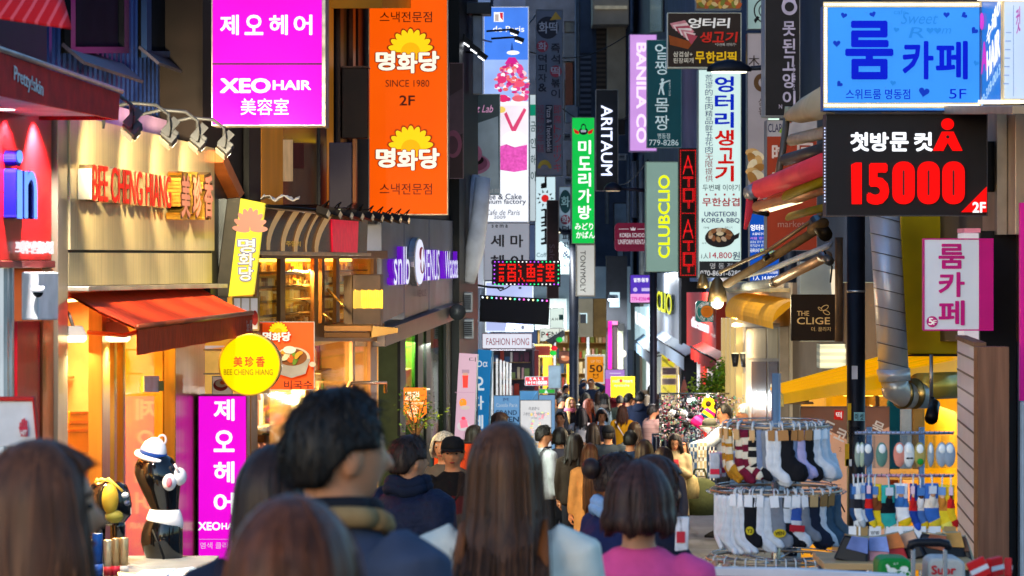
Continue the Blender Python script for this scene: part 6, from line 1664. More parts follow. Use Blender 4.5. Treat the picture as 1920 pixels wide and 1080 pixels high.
for k, x in enumerate(range(1352, 1545, 13)):      # packets on the back of the middle hoop
    a = math.pi * (k + .5) / 15; r = 110 * SD / F; p = P(1450, 850, SD) + Vector((-r * math.cos(a), r * math.sin(a) * .8, 0))
    t = thing('sock_packet', 'small clear packet of folded socks hanging behind the front socks', 'sock packet', p, 0, 'sock packets behind the middle hoop')
    c = ('b8c0d0', 'd890a0', 'e8e4ea', '48506c', 'd8d8e0')[k % 5]
    MB().hexa([(-.025, -.01, -.12), (.025, -.01, -.12), (.025, -.006, 0), (-.025, -.006, 0), (-.025, .012, -.12), (.025, .012, -.12), (.025, .006, 0), (-.025, .006, 0)], mat(c, .3, 0, .2, 30)).build('sock_pair', t, .006)
    MB().box(-.022, -.014, -.1, .022, -.011, -.075, mat(('d82848', 'e8e0e0', 'c83050')[k % 3], .4)).build('print', t)
for k in range(14):
    x = 1335 + k * 18; p, th = ringpos(1453, 1046, 130, SD, x)
    o = sock_obj(.1, .022, .08, (lambda c: lambda t: c)((WHT, BLU, WHT, NVY, GRY)[k % 5]))
    hang(o, p, th * .7, 'folded sock pair on the low hoop of the carousel', 'socks on the low hoop', 'e0dccc')
# ------------------------------------------------------------------ second sock stand and the stall table
D2 = 12.6
f = Fr('sock_stand', 'straight metal stand with three bars of packed socks', 'rack', 1695, 1050, Plane(D2))
f.root.location.z = GZ(D2); bz = lambda y: P(0, y, D2).z - GZ(D2); bx = lambda x: f.lp(x, 0)[0]
for x in (1640, 1740):
    MB().tube([(bx(x), .2, 0), (bx(x), .2, bz(806))], .014, CH, 10).build('post', f.root)
for y, c in ((812, 'a8b0c8'), (892, 'e0a0b8'), (976, 'a8a0a0')):
    MB().tube([(bx(1603), 0, bz(y)), (bx(1788), 0, bz(y))], .007, mat(c, .3, .6), 8).build('bar', f.root)
    h = MB()
    for x in range(1606, 1788, 9): h.tube([(bx(x), .01, bz(y)), (bx(x), -.03, bz(y) + .002), (bx(x), -.04, bz(y) + .012)], .0025, CH, 4)
    h.build('hook', f.root)
for k, (x, c, d) in enumerate(((1606, '90a098', 'slim'), (1614, 'a8b8a0', 'slim'), (1624, '506078', 'dark blue'), (1650, '60887c', 'grey green'), (1684, 'd88878', 'coral'), (1701, 'd8dce0', 'white with a black moustache print'), (1722, 'a89858', 'mustard with a green clover'), (1742, '98a4b0', 'slim grey'), (1762, '9aa8b8', 'grey blue'), (1777, '8c9cb0', 'blue grey'))):
    w = .018 if x in (1606, 1614, 1742) else .032
    t = thing('sock_packet', 'clear packet with a %s no-show sock on the top bar%s' % (d, ', leftmost' if k == 0 else ', second from the left' if k == 1 else ''), 'sock packet', P(x, 815, D2) + Vector((0, -.04, 0)), R(random.uniform(-8, 8)), 'packets on the top bar')
    MB().box(-w - .004, -.001, -.145, w + .004, .003, 0, glass((.9, .95, 1), .93)).build('sleeve', t)
    MB().ball((0, -.008, -.085), (w * .85, .012, .055), C_(c), 14, 10).build('sock', t)
    MB().ball((0, -.016, -.06), (w * .5, .007, .022), mat('e4e8ea', .5), 12, 8).build('card', t)
    if k == 5: MB().ball((-.008, -.021, -.1), (.009, .003, .004), BLK, 8, 5).ball((.008, -.021, -.1), (.009, .003, .004), BLK, 8, 5).build('print', t)
    if k == 6: MB().ball((0, -.02, -.115), (.014, .004, .014), mat('189030', .6), 10, 6).build('print', t)
for k, (x, a, b, c, d) in enumerate(((1598, '20406a', '303038', 'd8dce0', 'dark blue and white'), (1606, 'd8dce0', '20202a', 'a8b0b8', 'white and black'), (1615, 'd8dce0', '3a3a44', '20202a', 'white with black heel'), (1626, '2050a0', 'd02020', 'e0c020', 'blue and red'), (1638, 'e0c020', '7a4020', 'e0b818', 'yellow and brown'), (1662, '30a8a0', '14141c', 'd8c098', 'teal and black'), (1687, 'e8e8ee', '3870b8', 'e0b818', 'white and blue with yellow toe'), (1709, '1c3c90', 'c81c20', '2850c0', 'navy and red'), (1722, '4870b0', 'e8e0e0', 'e0b818', 'pale blue with yellow toe'), (1743, '3868b8', 'e8d8c8', 'e0c030', 'blue and cream with yellow toe'), (1764, 'e8c828', 'c88030', 'e8d860', 'all yellow'), (1779, 'e0b820', 'd82020', 'b01818', 'yellow and red'))):
    w = .016 if k < 4 or k in (7, 11) else .031
    A, B, Cc = C_(a), C_(b), C_(c)
    o = sock_obj(random.uniform(.115, .14), w, .075, (lambda A, B, Cc: lambda t: A if t < .34 else (B if t < .48 else A if t < .8 else Cc))(A, B, Cc), droop=66)
    if k > 3: MB().ball((.0, -.012, -.075), (w * .55, .006, .03), B, 10, 7).ball((.002, -.013, -.045), (w * .4, .006, .02), C_(('c8906c', 'e0b898', '5a3420')[k % 3]), 10, 7).build('print', o)
    hang(o, P(x, 895, D2) + Vector((0, -.045 - .012 * (k % 2), -.02 - random.uniform(0, .012))), R(random.uniform(-20, 14)), '%s patterned sock on the middle bar of the straight stand' % d, 'patterned socks on the middle bar', ('4878b8', 'c8d0dc', '6890c8', 'd8b8c8')[k % 4], w * .55, .04)
for k, (x, c, tx, d) in enumerate(((1600, 'a8a8b0', None, 'grey'), (1612, 'c0b8d8', None, 'pale lilac with a kraft tag'), (1637, 'dcdce0', '양말', 'white printed-tag'), (1668, 'd0d4dc', None, 'white between the two printed tags'), (1680, 'b8c0b0', None, 'pale green'), (1697, 'e0e0e4', '양말', 'bright white printed-tag middle'), (1722, 'd8dce0', None, 'white with grey lettering'), (1748, 'e0dce0', None, 'white with small red dots'), (1777, 'a8c0d8', None, 'light blue with a kraft tag'))):
    o = sock_obj(.09, .03 if k not in (0, 4) else .015, .08, (lambda c: lambda t: c)(C_(c)))
    hang(o, P(x, 980, D2) + Vector((0, -.045, -.02)), R(random.uniform(-8, 8)), d + ' sock on the lowest bar of the stand', 'socks on the lowest bar', 'a88858' if 'kraft' in d else 'e4e4e6', .026, .06, tx)
# table of zip pouches
TD = 11.9
t = thing('stall_table', 'light wooden stall table carrying zip pouches', 'table', (P(1640, 0, TD).x, TD + .1, GZ(TD)))
hz_ = P(0, 1056, TD).z - GZ(TD); xw = lambda x: P(x, 0, TD).x - t.location.x
MB().box(xw(1545), -.1, hz_ - .03, xw(1832), .35, hz_, mat('c09868', .5, 0, .2, 3, 0, (1, 6, 6))).build('tabletop', t, .004)
for x in (1560, 1815):
    for y in (-.06, .3): MB().tube([(xw(x), y, 0), (xw(x), y, hz_ - .031)], .016, STEEL, 8).build('leg', t)
for k, (x, y, c, c2, l) in enumerate(((1597, 1040, '121216', '6878b0', 'black zip pouch with a blue and white flap'), (1637, 1042, 'd89098', '8898d0', 'pink zip pouch leaning on the black one'), (1668, 1038, 'b82828', 'd87838', 'red zip pouch with an orange corner'), (1706, 1036, '14161c', 'd0a080', 'black zip pouch with a tan peak'), (1742, 1036, '1c1c22', 'a05838', 'dark pouch behind the trolley handle'), (1776, 1034, '181418', 'c89048', 'black pouch with gold corner at the right end'), (1795, 1044, '26201e', '5a3a2c', 'dark brown pouch tucked beside the slatwall'))):
    q = thing('zip_pouch', l, 'pouch', P(x, y + 14, TD + .12 + .03 * k), R(-20 + 12 * (k % 3)), 'zip pouches on the stall table')
    q.rotation_euler[1] = R(12 - 9 * (k % 4))
    MB().hexa([(-.075, -.035, 0), (.075, -.035, 0), (.05, -.008, .115), (-.055, -.008, .105), (-.075, .035, 0), (.075, .035, 0), (.05, .008, .115), (-.055, .008, .105)], mat(c, .35, 0, .2, 8)).build('body', q, .012)
    MB().slab([(-.03, -.032, .055), (.066, -.032, .055), (.05, -.013, .118), (-.02, -.013, .112)], .005, mat(c2, .4, 0, .3, 14)).build('flap', q, .002)
    MB().tube([(-.055, 0, .107), (.05, 0, .117)], .005, mat('b0a080', .3, .8), 6).build('zip', q)
def bag(name, label, x0, y0, x1, D, c):
    f = Fr(name, label, 'bag', (x0 + x1) / 2, 1130, Plane(D)); f.polybox('body', [(x0, 1130), (x0 + 2, y0 + 8), (x0 + 12, y0), (x1 - 12, y0 + 1), (x1, y0 + 10), (x1 + 2, 1130)], 0, .16, mat(c, .45, 0, .12, 6, .1), .012); return f
f = bag('travel_bag', 'green travel bag with a white horse and carriage emblem', 1645, 1046, 1712, 10.6, '0c8034')
WE = mat('e8f0e8', .5)
f.face_y = -.001
f.disc(1672, 1069, 9, 4.5, WE); f.poly([(1664, 1068), (1660, 1060), (1663, 1057), (1667, 1060), (1670, 1066)], WE)
for x in (1666, 1670, 1676, 1679): f.poly([(x, 1070), (x + 2, 1070), (x + 1 - (x % 3), 1084), (x - 1, 1084)], WE)
f.disc(1694, 1066, 8, 5.5, WE); f.disc(1689, 1075, 4, 4, WE); f.disc(1700, 1075, 5.5, 5.5, WE); f.disc(1700, 1075, 3.5, 3.5, mat('0c8034', .45)); f.rect(1679, 1067, 1688, 1069, WE); f.text('±1', 1673, 1053, 1681, 1057, WE, 0)
f.done()
f = bag('travel_bag', 'grey white bag with red lettering beside the green one', 1738, 1046, 1810, 10.7, 'b0b0ac'); f.face_y = -.001; f.text('Supr', 1746, 1060, 1792, 1082, mat('c01828', .5), .05); f.done()
f = Fr('trolley_handle', 'black grip and silver rails of a suitcase trolley handle', 'handle', 1742, 1120, Plane(10.0))
g = [(f.lp(x, y)[0], 0, f.lp(x, y)[1]) for x, y in ((1706, 1030), (1709, 1020), (1720, 1017), (1762, 1017), (1775, 1020), (1779, 1030))]
MB().tube(g, [.014, .016, .015, .015, .016, .014], mat('1c1c22', .4), 12).build('grip', f.root)
for x in (1712, 1772): MB().box(f.lp(x - 4, 0)[0], -.008, f.lp(0, 1130)[1], f.lp(x + 4, 0)[0], .008, f.lp(0, 1030)[1], mat('b8bcc4', .25, .9)).build('rail', f.root, .002)
f = Fr('display_tray', 'white edged tray with a red base at the bottom of the picture', 'tray', 1460, 1120, Plane(9.2))
f.polybox('rim', [(1265, 1067), (1300, 1064), (1480, 1066), (1700, 1078), (1700, 1092), (1265, 1084)], 0, .04, mat('d8d4d8', .5), .004); f.polybox('base', [(1335, 1079), (1700, 1088), (1700, 1110), (1335, 1110)], -.02, -.004, mat('b01818', .5), .003)
for k, (x, y) in enumerate(((1842, 1068), (1866, 1066), (1890, 1069))):
    q = thing('red_packet', ['red and white packet nearest the wooden panel', 'red and white packet in the middle of the corner pile', 'red packet at the right end of the corner pile'][k], 'packet', P(x, y + 14, 9 + .08 * k), R(k * 40), 'red packets at the corner')
    q.rotation_euler[1] = R(-25 + 20 * k); MB().box(-.03, -.012, 0, .03, .012, .06, mat('d81c20', .45, 0, .1)).build('packet', q, .004); MB().box(-.03, -.014, .02, .03, -.0125, .035, mat('e0e0e4', .5)).build('band', q)
# ------------------------------------------------------------------ hat and hair accessory stall
rnd = random.Random(21)
TR = [mat(c, .6, 0, .2, 20) for c in ('b0a8b0', '18161c', 'a87888', '686870', '7c848c', 'a03858', '8c8070', '3c3440', '508070', '282028')]
mb = MB()
for i in range(2200):
    x = 1238 + 4.2 * rnd.randrange(46) + rnd.gauss(0, .6); y = rnd.uniform(738 + 6 * abs(math.sin(x * .07)), 826)
    d = rnd.uniform(40.5, 42.5); s_ = rnd.uniform(.007, .019); p = P(x, y, d)
    k = TR[rnd.randrange(10)]
    if i % 3: mb.ball(p, (s_, s_, s_ * rnd.uniform(.6, 1.5)), k, 6, 4)
    else: mb.cbox(p, (s_ * 2, .01, s_ * 1.2), k, Matrix.Rotation(rnd.uniform(-1, 1), 3, 'Y'))
t = mb.build('hair_accessories'); tag(t, 'dense colourful hanging hair clips, ties and trinkets on the stall behind the sock carousel', 'accessories', None, 'stuff')
t = thing('display_grid', 'metal grid stand holding the hair accessories', 'stand', (P(1330, 0, 42.6).x, 42.6, GZ(42.6))); o_ = Vector(t.location)
for x in (1238, 1290, 1345, 1395, 1430): MB().tube([(P(x, 0, 42.6).x - o_.x, 0, 0), (P(x, 0, 42.6).x - o_.x, 0, P(x, 736, 42.6).z - o_.z)], .018, CH, 8).build('post', t)
for y in (738, 768, 798): MB().tube([(P(1236, 0, 42.6).x - o_.x, 0, P(0, y, 42.6).z - o_.z), (P(1432, 0, 42.6).x - o_.x, 0, P(0, y, 42.6).z - o_.z)], .014, CH, 8).build('bar', t)
for i, (x, y, r_) in enumerate(((1292, 751, .03), (1300, 748, .024), (1327, 742, .022), (1410, 752, .028))):
    t = thing('stall_lamp', ['bright white bulb on the stall, larger of the close pair', 'bright white bulb on the stall, smaller of the close pair', 'white bulb above the yellow flower on the stall', 'white bulb above the grey haired vendor'][i], 'lamp', P(x, y, 40.2), 0, 'bulbs over the accessory stall')
    MB().ball((0, 0, 0), r_, lit('f0fcff', 4, 0), 12, 8).build('bulb', t); MB().oval([(r_ * .8, .012, .012, 0, 0), (r_ + .05, .008, .008, 0, 0)], DARK, 10).build('socket', t)
    light('POINT', P(x, y + 4, 40.0), 2.2, (.9, .97, 1), None, .05)
def pompom(x, y, D, r_, c, label, group=None, cat='pompom'):
    t = thing('pompom', label, cat, P(x, y, D), 0, group); mb = MB(); rn = random.Random(int(x)); m = mat(c, .9, 0, .3, 20)
    mb.ball((0, 0, 0), r_ * .75, m, 10, 7)
    for i in range(160):
        d = Vector((rn.gauss(0, 1), rn.gauss(0, 1), rn.gauss(0, 1))).normalized(); s_ = d.orthogonal().normalized() * r_ * .12
        mb.add([d * r_ * .6 - s_, d * r_ * .6 + s_, d * r_ * rn.uniform(.9, 1.1)], [(0, 1, 2)], m)
    mb.build('fur', t)
for x, y, c, l in ((1268, 778, '0e0e12', 'black furry pompom, first of the dark row'), (1282, 776, '8a8a90', 'grey furry pompom between the black ones'), (1296, 779, '101014', 'black furry pompom right of the grey one'), (1262, 775, 'b8b8c0', 'pale furry pompom at the left end'), (1286, 796, '181418', 'black furry pompom in the lower row')):
    pompom(x, y, 40, .06, c, l + ' on the accessory stall', 'pompoms on the stall')
t = thing('yellow_flower', 'yellow sunflower decoration above the knitted hats', 'flower', P(1328, 757, 39.8)); mb = MB()
for i in range(9):
    a = 2 * math.pi * i / 9; mb.ball((.06 * math.cos(a), 0, .06 * math.sin(a)), (.035, .012, .035), mat('e8b800', .5), 8, 5)
mb.build('petals', t); MB().ball((0, -.015, 0), (.04, .02, .04), mat('2a1c10', .7), 10, 6).build('centre', t)
for i, (x, y, c1, c2, l) in enumerate(((1310, 790, 'c81068', 'd8489c', 'magenta knitted hat hanging at the left of the pair'), (1330, 775, 'e8c010', '0c5878', 'knitted hat striped yellow, blue and magenta'), (1325, 797, 'e8e0e4', 'c81068', 'white knitted hat with magenta edge'))):
    t = thing('knitted_hat', l, 'hat', P(x, y, 39.4), 0, 'knitted hats at the stall'); t.rotation_euler = (0, R(35), 0); t.scale = (.8, .8, .8)
    cs = [C_(k) for k in ((c1, c1, c2, c1), (c2, c1, 'c81068', c1), (c1, c1, c2, c1))[i]]
    MB().oval([(-.11, .11, .05, 0, 0), (-.06, .115, .055, 0, 0), (0, .11, .055, 0, 0), (.06, .09, .045, 0, 0), (.11, .04, .03, 0, 0)], None, 16, [cs[0], cs[1], cs[2], cs[1]]).build('hat', t)
def scarf(x, y0, y1, w, D, c1, c2, label):
    t = thing('scarf', label, 'scarf', P(x, y0, D), 0, 'plaid scarves on the rack'); zz = (y1 - y0) * D / F; ww = w * D / F / 2
    m1, m2, m3 = C_(c1), C_(c2), C_('e0dcd4'); mb = MB()
    for i in range(9):
        for j in range(7):
            x0, x1 = -ww + 2 * ww * j / 7, -ww + 2 * ww * (j + 1) / 7; a, b = -zz * i / 9, -zz * (i + 1) / 9; wv = lambda q, k: -.02 * math.sin(q * 9 / ww * .1 + k)
            m = m2 if (i % 3 == 1 and j % 3 == 1) else (m3 if (i % 3 == 1 or j % 3 == 1) else m1)
            mb.hexa([(x0, wv(x0, i), b), (x1, wv(x1, i), b), (x1, wv(x1, i), a), (x0, wv(x0, i), a), (x0, .02, b), (x1, .02, b), (x1, .02, a), (x0, .02, a)], m)
    mb.build('cloth', t); fr = MB()
    for j in range(14): fr.tube([(-ww + 2 * ww * (j + .5) / 14, 0, -zz), (-ww + 2 * ww * (j + .5) / 14 + .004, 0, -zz - .05)], .005, m1, 4)
    fr.build('fringe', t)
scarf(1298, 832, 896, 17, 38.5, '5878a0', '283c5c', 'blue and white plaid scarf beside the woman in the trench coat'); scarf(1316, 830, 892, 18, 38.2, 'c8b48c', '6a5030', 'beige plaid scarf left of the carousel'); scarf(1336, 838, 900, 15, 38.8, '303850', '8a2038', 'dark plaid scarf behind the striped socks')
t = thing('clothes_rack', 'clothes rack packed with striped folded scarves by the woman in the quilted jacket', 'rack', (P(1240, 0, 45).x, 45, GZ(45))); o_ = Vector(t.location)
MB().tube([P(1222, 815, 45) - o_, P(1268, 812, 45) - o_], .02, CH, 8).build('bar', t)
for x in (1224, 1266): MB().tube([P(x, 813, 45) - o_, Vector((P(x, 0, 45).x - o_.x, 0, 0))], .018, CH, 8).build('post', t)
for i in range(12): MB().box(P(1225 + i * 3.4, 0, 45).x - o_.x, -.2, P(0, 880, 45).z - o_.z, P(1227.6 + i * 3.4, 0, 45).x - o_.x, .1, P(0, 818, 45).z - o_.z, C_(('303850', 'b8b8c0', '4a3848', '788898', '20242c')[i % 5])).build('scarf_fold', t, .01)
t = thing('cloth_bundle', 'folded dark green shawl on top of the clothes rack', 'shawl', P(1262, 812, 44)); MB().oval([(0, .2, .12, 0, 0), (.05, .22, .13, 0, 0), (.1, .12, .08, .02, 0)], C_('30504c'), 14).build('shawl', t)
for i, (x, y, D, c, l) in enumerate(((1330, 800, 39, '5a5a50', 'grey felt hat with a low brim on the stall, near the woman with the phone'), (1498, 757, 22.8, '8a7048', 'khaki cap with a striped band on the warm shop counter'))):
    t = thing('felt_hat', l, 'hat', P(x, y, D)); s_ = 1 if i == 0 else .8
    MB().oval([(0, .15 * s_, .13 * s_, 0, 0), (.015, .14 * s_, .12 * s_, 0, 0)], C_(c), 18).build('brim', t); MB().oval([(.012, .1 * s_, .09 * s_, 0, 0), (.07, .1 * s_, .085 * s_, 0, 0), (.11, .07 * s_, .06 * s_, 0, 0), (.12, .02, .02, 0, 0)], C_(c), 16).build('crown', t)
t = thing('olive_bag', 'olive green cloth bag under the scarves', 'bag', P(1312, 965, 37.5)); MB().oval([(0, .2, .14, 0, 0), (.2, .24, .16, 0, 0), (.42, .2, .12, 0, 0), (.48, .1, .05, 0, 0)], C_('4c5030'), 16).build('body', t); MB().tube([(-.1, 0, .46), (-.06, 0, .6), (.06, 0, .6), (.1, 0, .46)], .014, C_('3c4028'), 6).build('strap', t)
t = thing('stall_bench', 'low dark bench with goods at the foot of the accessory stall', 'bench', (P(1335, 0, 39.5).x, 39.5, GZ(39.5))); MB().box(-.5, 0, .5, .6, .8, .56, mat('3a3430', .6)).build('top', t, .005); [MB().tube([(x, y, 0), (x, y, .499)], .025, DARK, 8).build('leg', t) for x in (-.45, .55) for y in (.08, .72)]
shrub('street_tree', 'small leafy street tree in front of the cream building', (P(1342, 0, 43.6).x, 43.6, P(0, 800, 43.6).z), .98, .42, 2600, ('5c8a28', '88a834', 'b0b848', '446a20'), 'tree', True, .07)
t = thing('folded_parasol', 'closed salmon pink parasol by the yellow shop window', 'parasol', P(1283, 740, 47)); MB().oval([(-.0, .06, .06, 0, 0), (.1, .055, .055, 0, 0), (.25, .015, .015, 0, 0)], C_('e08068'), 12).build('canopy', t); MB().tube([(0, 0, -1.2), (0, 0, .3)], .012, CH, 8).build('pole', t)
# standing boards over the crowd
f = sign('yellow_board', 'yellow nail and eyelash board with a red heart above the crowd', 1145, 706, 1190, 745, Plane(62), LB('f0d818', .75), mat('d8c010', .5), .04, .6, 'sign board')
f.text('nail', 1148, 711, 1161, 717, mat('60a890', .5), .03); f.disc(1164, 714, 3, 3, LB('d02030')); f.text('heart', 1168, 711, 1186, 717, mat('60a890', .5), .03); f.text('eyelashs', 1151, 720, 1180, 726, mat('60a890', .5), .03); f.rect(1160, 730, 1184, 731, mat('a89010', .5)); f.done()
f = sign('purple_board', 'lilac and magenta board in a dark frame behind the yellow board', 1134, 692, 1172, 745, Plane(65), LB('b080d8', .55), DARK, .05, .8, 'sign board'); f.rect(1135, 710, 1145, 744, LB('d048c0', .55)); f.rect(1143, 699, 1164, 701, LB('d8c0ec', .6)); f.done()
# ------------------------------------------------------------------ left: underwear display in front of the snack shop
MD = 15.6
GB = mat('08080a', .06, 0, .1, 4, 0, (1, 1, 1), .8)
def form(t, rows, m, seg=None, dep=.8, D=MD, name='body'):
    o = Vector(t.location); lv = []
    for y, x0, x1 in rows:
        a = P((x0 + x1) / 2, y, D) - o; rx = (x1 - x0) / 2 * D / F; lv.append((a.z, rx, rx * dep, a.x, a.y))
    return MB().oval(lv, m, 28, seg).build(name, t)
t = thing('mannequin_torso', 'glossy black mannequin torso wearing white swimwear in front of the glass', 'mannequin', P(315, 1090, MD))
rows = [(846, 278, 300), (853, 268, 314), (860, 259, 324), (872, 253, 331), (886, 252, 336), (900, 257, 340), (916, 264, 338), (934, 273, 336), (954, 283, 335)]
form(t, rows + [(956, 283, 335), (968, 279, 338), (984, 270, 342), (1000, 265, 343), (1016, 264, 343), (1036, 270, 343), (1062, 280, 343), (1120, 286, 342)], GB)
o = form(t, [(955, 281, 337), (962, 278, 340), (972, 274, 343), (982, 280, 344), (990, 296, 343)], mat('d8d8da', .6), None, .84, MD, 'brief')
for x, y in ((319, 902), (337, 893)):
    c = P(x, y, MD) - Vector(t.location) + Vector((0, -.06 if x < 330 else -.02, 0)); MB().ball(c, (.042, .05, .05), mat('dcdce0', .6), 16, 10).build('cup', t)
    if x < 330: MB().ball(c + Vector((.006, -.04, 0)), (.018, .014, .028), mat('e07080', .5), 10, 8).build('cup_print', t)
MB().tube([P(330, 868, MD) - Vector(t.location) + Vector((0, -.07, 0)), P(338, 885, MD) - Vector(t.location) + Vector((0, -.06, 0))], .008, mat('dcdce0', .6), 6).build('strap', t)
MB().tube([P(290, 990, MD) - Vector(t.location) + Vector((0, -.1, 0)), P(310, 1040, MD) - Vector(t.location) + Vector((0, -.1, 0)), P(316, 1110, MD) - Vector(t.location) + Vector((0, -.1, 0))], .006, BLACK, 5).build('crease', t)
h = thing('sun_hat', 'white rounded hat with a blue band on the black mannequin torso', 'hat', P(286, 856, MD)); h.rotation_euler = (R(8), R(14), 0)
k = MD / F
MB().oval([(-.012, 33 * k, 30 * k, 0, 0), (-.002, 35 * k, 32 * k, 0, 0), (.01, 33 * k, 30 * k, 0, 0), (.012, 26 * k, 25 * k, 0, 0)], mat('e4e2e4', .8), 28).build('brim', h)
MB().oval([(.008, 25 * k, 24 * k, 0, 0), (.04, 24.5 * k, 23 * k, 0, 0), (.075, 20 * k, 19 * k, 0, 0), (.1, 11 * k, 11 * k, 0, 0), (.108, 3 * k, 3 * k, 0, 0)], mat('e8e6e8', .8), 28).build('crown', h)
MB().oval([(.012, 26 * k, 25 * k, 0, 0), (.034, 25.6 * k, 24.4 * k, 0, 0)], mat('103c88', .6), 28).build('band', h)
MB().tube([(.03 + .022 * math.cos(R(a)), 0, .1 + .03 * math.sin(R(a))) for a in range(-30, 230, 20)], .006, mat('e8e0e4', .7), 8).build('loop', h)
t = thing('hip_form', 'glossy black hip form wearing yellow and black briefs with a yellow ribbon', 'mannequin', P(205, 1110, MD - .3))
form(t, [(902, 180, 226), (910, 170, 238), (925, 165, 244), (945, 164, 247), (965, 168, 246), (978, 182, 236), (984, 195, 226)], GB, None, .75, MD - .3)
for x in (186, 222): form(t, [(970, x - 14, x + 14), (990, x - 12, x + 12), (1080, x - 10, x + 10)], GB, None, 1, MD - .3, 'leg')
o_ = Vector(t.location)
b = MB(); c = P(202, 945, MD - .58) - o_; b.ball(c + Vector((-.0, .09, .02)), (.045, .05, .085), mat('b8962c', .6), 16, 10); b.build('brief', t); b = MB().ball(c + Vector((.02, .1, -.075)), (.05, .05, .035), mat('8a8030', .6), 14, 8).build('brief_trim', t)
MB().ball(P(230, 935, MD - .58) - o_ + Vector((.0, .1, .01)), (.02, .04, .016), mat('c8ccd0', .4), 10, 6).build('print', t); MB().ball(P(234, 946, MD - .58) - o_ + Vector((0, .1, 0)), (.016, .04, .016), mat('50566a', .4), 10, 6).build('print', t)
YR = mat('d8b040', .5)
MB().tube([P(x, y, MD - .5) - o_ for x, y in ((178, 905), (190, 898), (205, 902), (214, 910), (218, 930), (214, 945))], .01, YR, 8, .5).tube([P(x, y, MD - .5) - o_ for x, y in ((180, 898), (190, 905), (203, 897), (230, 921))], .009, YR, 8, .5).build('ribbon', t)
for i, (x, w, y0, c, l, mt) in enumerate(((183, 10, 1000, '123c78', 'tall dark blue cardboard tube', 0), (203, 9, 1012, 'c8b088', 'gold foil wrapped tube beside the blue one', .7), (218, 8, 1009, 'b89868', 'gold foil wrapped tube with a red print', .7), (233, 8, 1008, 'c8a878', 'gold foil wrapped tube at the right end of the row', .7), (170, 6, 1012, 'd0b888', 'narrow cream packet left of the blue tube', 0))):
    D = 14.6; t = thing('gift_tube', l, 'tube', P(x, 1095, D), 0, 'gift tubes in front of the glass'); h_ = (1095 - y0) * D / F; r_ = w * D / F
    MB().oval([(0, r_, r_, 0, 0), (h_ - .004, r_, r_, 0, 0), (h_, r_ * .9, r_ * .9, 0, 0)], mat(c, .3, mt, .3, 14), 18).build('tube', t); MB().oval([(h_ * .2, r_ * 1.02, r_ * 1.02, 0, 0), (h_ * .4, r_ * 1.02, r_ * 1.02, 0, 0)], mat(('3058a0', 'b83030', 'b82838', 'c8c0b0', 'e0d8c8')[i], .4, 0, .3, 20), 18).build('label', t)
t = thing('display_table', 'white topped display table with printed leaflets at the lower left', 'table', (P(250, 0, 14.4).x, 14.4, GZ(14.4))); zt2 = P(0, 1092, 14.4).z - GZ(14.4)
MB().box(-.35, -.2, zt2 - .03, .3, 1.3, zt2, mat('70767e', .5)).build('tabletop', t, .004); [MB().tube([(x, y, 0), (x, y, zt2 - .031)], .018, STEEL, 8).build('leg', t) for x in (-.32, .27) for y in (-.15, 1.2)]
for i, (x, y, c, a, l) in enumerate(((255, 1076, 'c8b070', 12, 'yellowish leaflet at the bottom of the leaflet pile'), (290, 1070, 'a8b8c8', -14, 'glossy blue grey leaflet on top of the pile'), (318, 1078, 'b88898', 22, 'pinkish leaflet sticking out to the right'), (345, 1076, 'a8c0d4', 40, 'crumpled clear foil packet at the end of the table'))):
    q = thing('leaflet', l, 'leaflet', P(x, y + 8, 14.2), R(a), 'leaflets on the display table'); q.rotation_euler[0] = R(9); q.rotation_euler[1] = R((-1) ** i * 5)
    MB().box(-.09, -.06, 0, .09, .06, .012 + .02 * (i == 3), mat(c, .25, 0, .35, 14)).build('leaflet', q, .003); MB().box(-.07, -.045, .0125 + .02 * (i == 3), .03, .02, .0145 + .02 * (i == 3), mat('d8d4d0', .4, 0, .3, 30)).build('print', q)
# ------------------------------------------------------------------ people
TS = TSC
def remesh(mb, vox, zone=None, smooth=3):
    """fuse overlapping closed shapes into one continuous surface"""
    me = bpy.data.meshes.new('tmp'); me.from_pydata(mb.v, [], mb.f)
    o = bpy.data.objects.new('tmp', me); TS.collection.objects.link(o)
    r = o.modifiers.new('r', 'REMESH'); r.mode = 'VOXEL'; r.voxel_size = vox; r.use_smooth_shade = True
    s = o.modifiers.new('s', 'SMOOTH'); s.iterations = smooth; s.factor = .5
    dg = bench()
    out = bpy.data.meshes.new_from_object(o.evaluated_get(dg), depsgraph=dg)
    out.materials.clear()
    bpy.data.objects.remove(o); bpy.data.meshes.remove(me)
    n = MB(); n.v = [tuple(v.co) for v in out.vertices]; n.f = [list(p.vertices) for p in out.polygons]
    n.sm = [True] * len(n.f)
    if zone and not isinstance(zone, list):
        n.mi = [n.idx(zone)] * len(n.f)
    else:
        for p in out.polygons:
            z_ = p.center.z
            m = next(m for lo, m in zone if z_ >= lo)
            n.mi.append(n.idx(m))
    bpy.data.meshes.remove(out)
    return n

POSES = {'down': ((.225, -.02, 1.10), (.235, .05, .87)), 'phone': ((.215, .02, 1.10), (.055, .235, 1.20)), 'reach': ((.25, .2, 1.2), (.24, .44, 1.14)),
         'high': ((.24, .10, 1.22), (.2, .19, 1.24)), 'brow': ((.34, .12, 1.50), (.10, .17, 1.60)), 'bag': ((.23, .02, 1.12), (.16, .2, 1.02)), 'bent': ((.24, -.03, 1.12), (.17, .19, 1.06))}
SKIN = {}
def skin(c='c88a66'):
    if c not in SKIN:
        m = mat(c, .45, 0, .06, 14); m.node_tree.nodes['Principled BSDF'].inputs['Subsurface Weight'].default_value = .12
        m.node_tree.nodes['Principled BSDF'].inputs['Subsurface Radius'].default_value = (.02, .008, .004)
        SKIN[c] = m
    return SKIN[c]

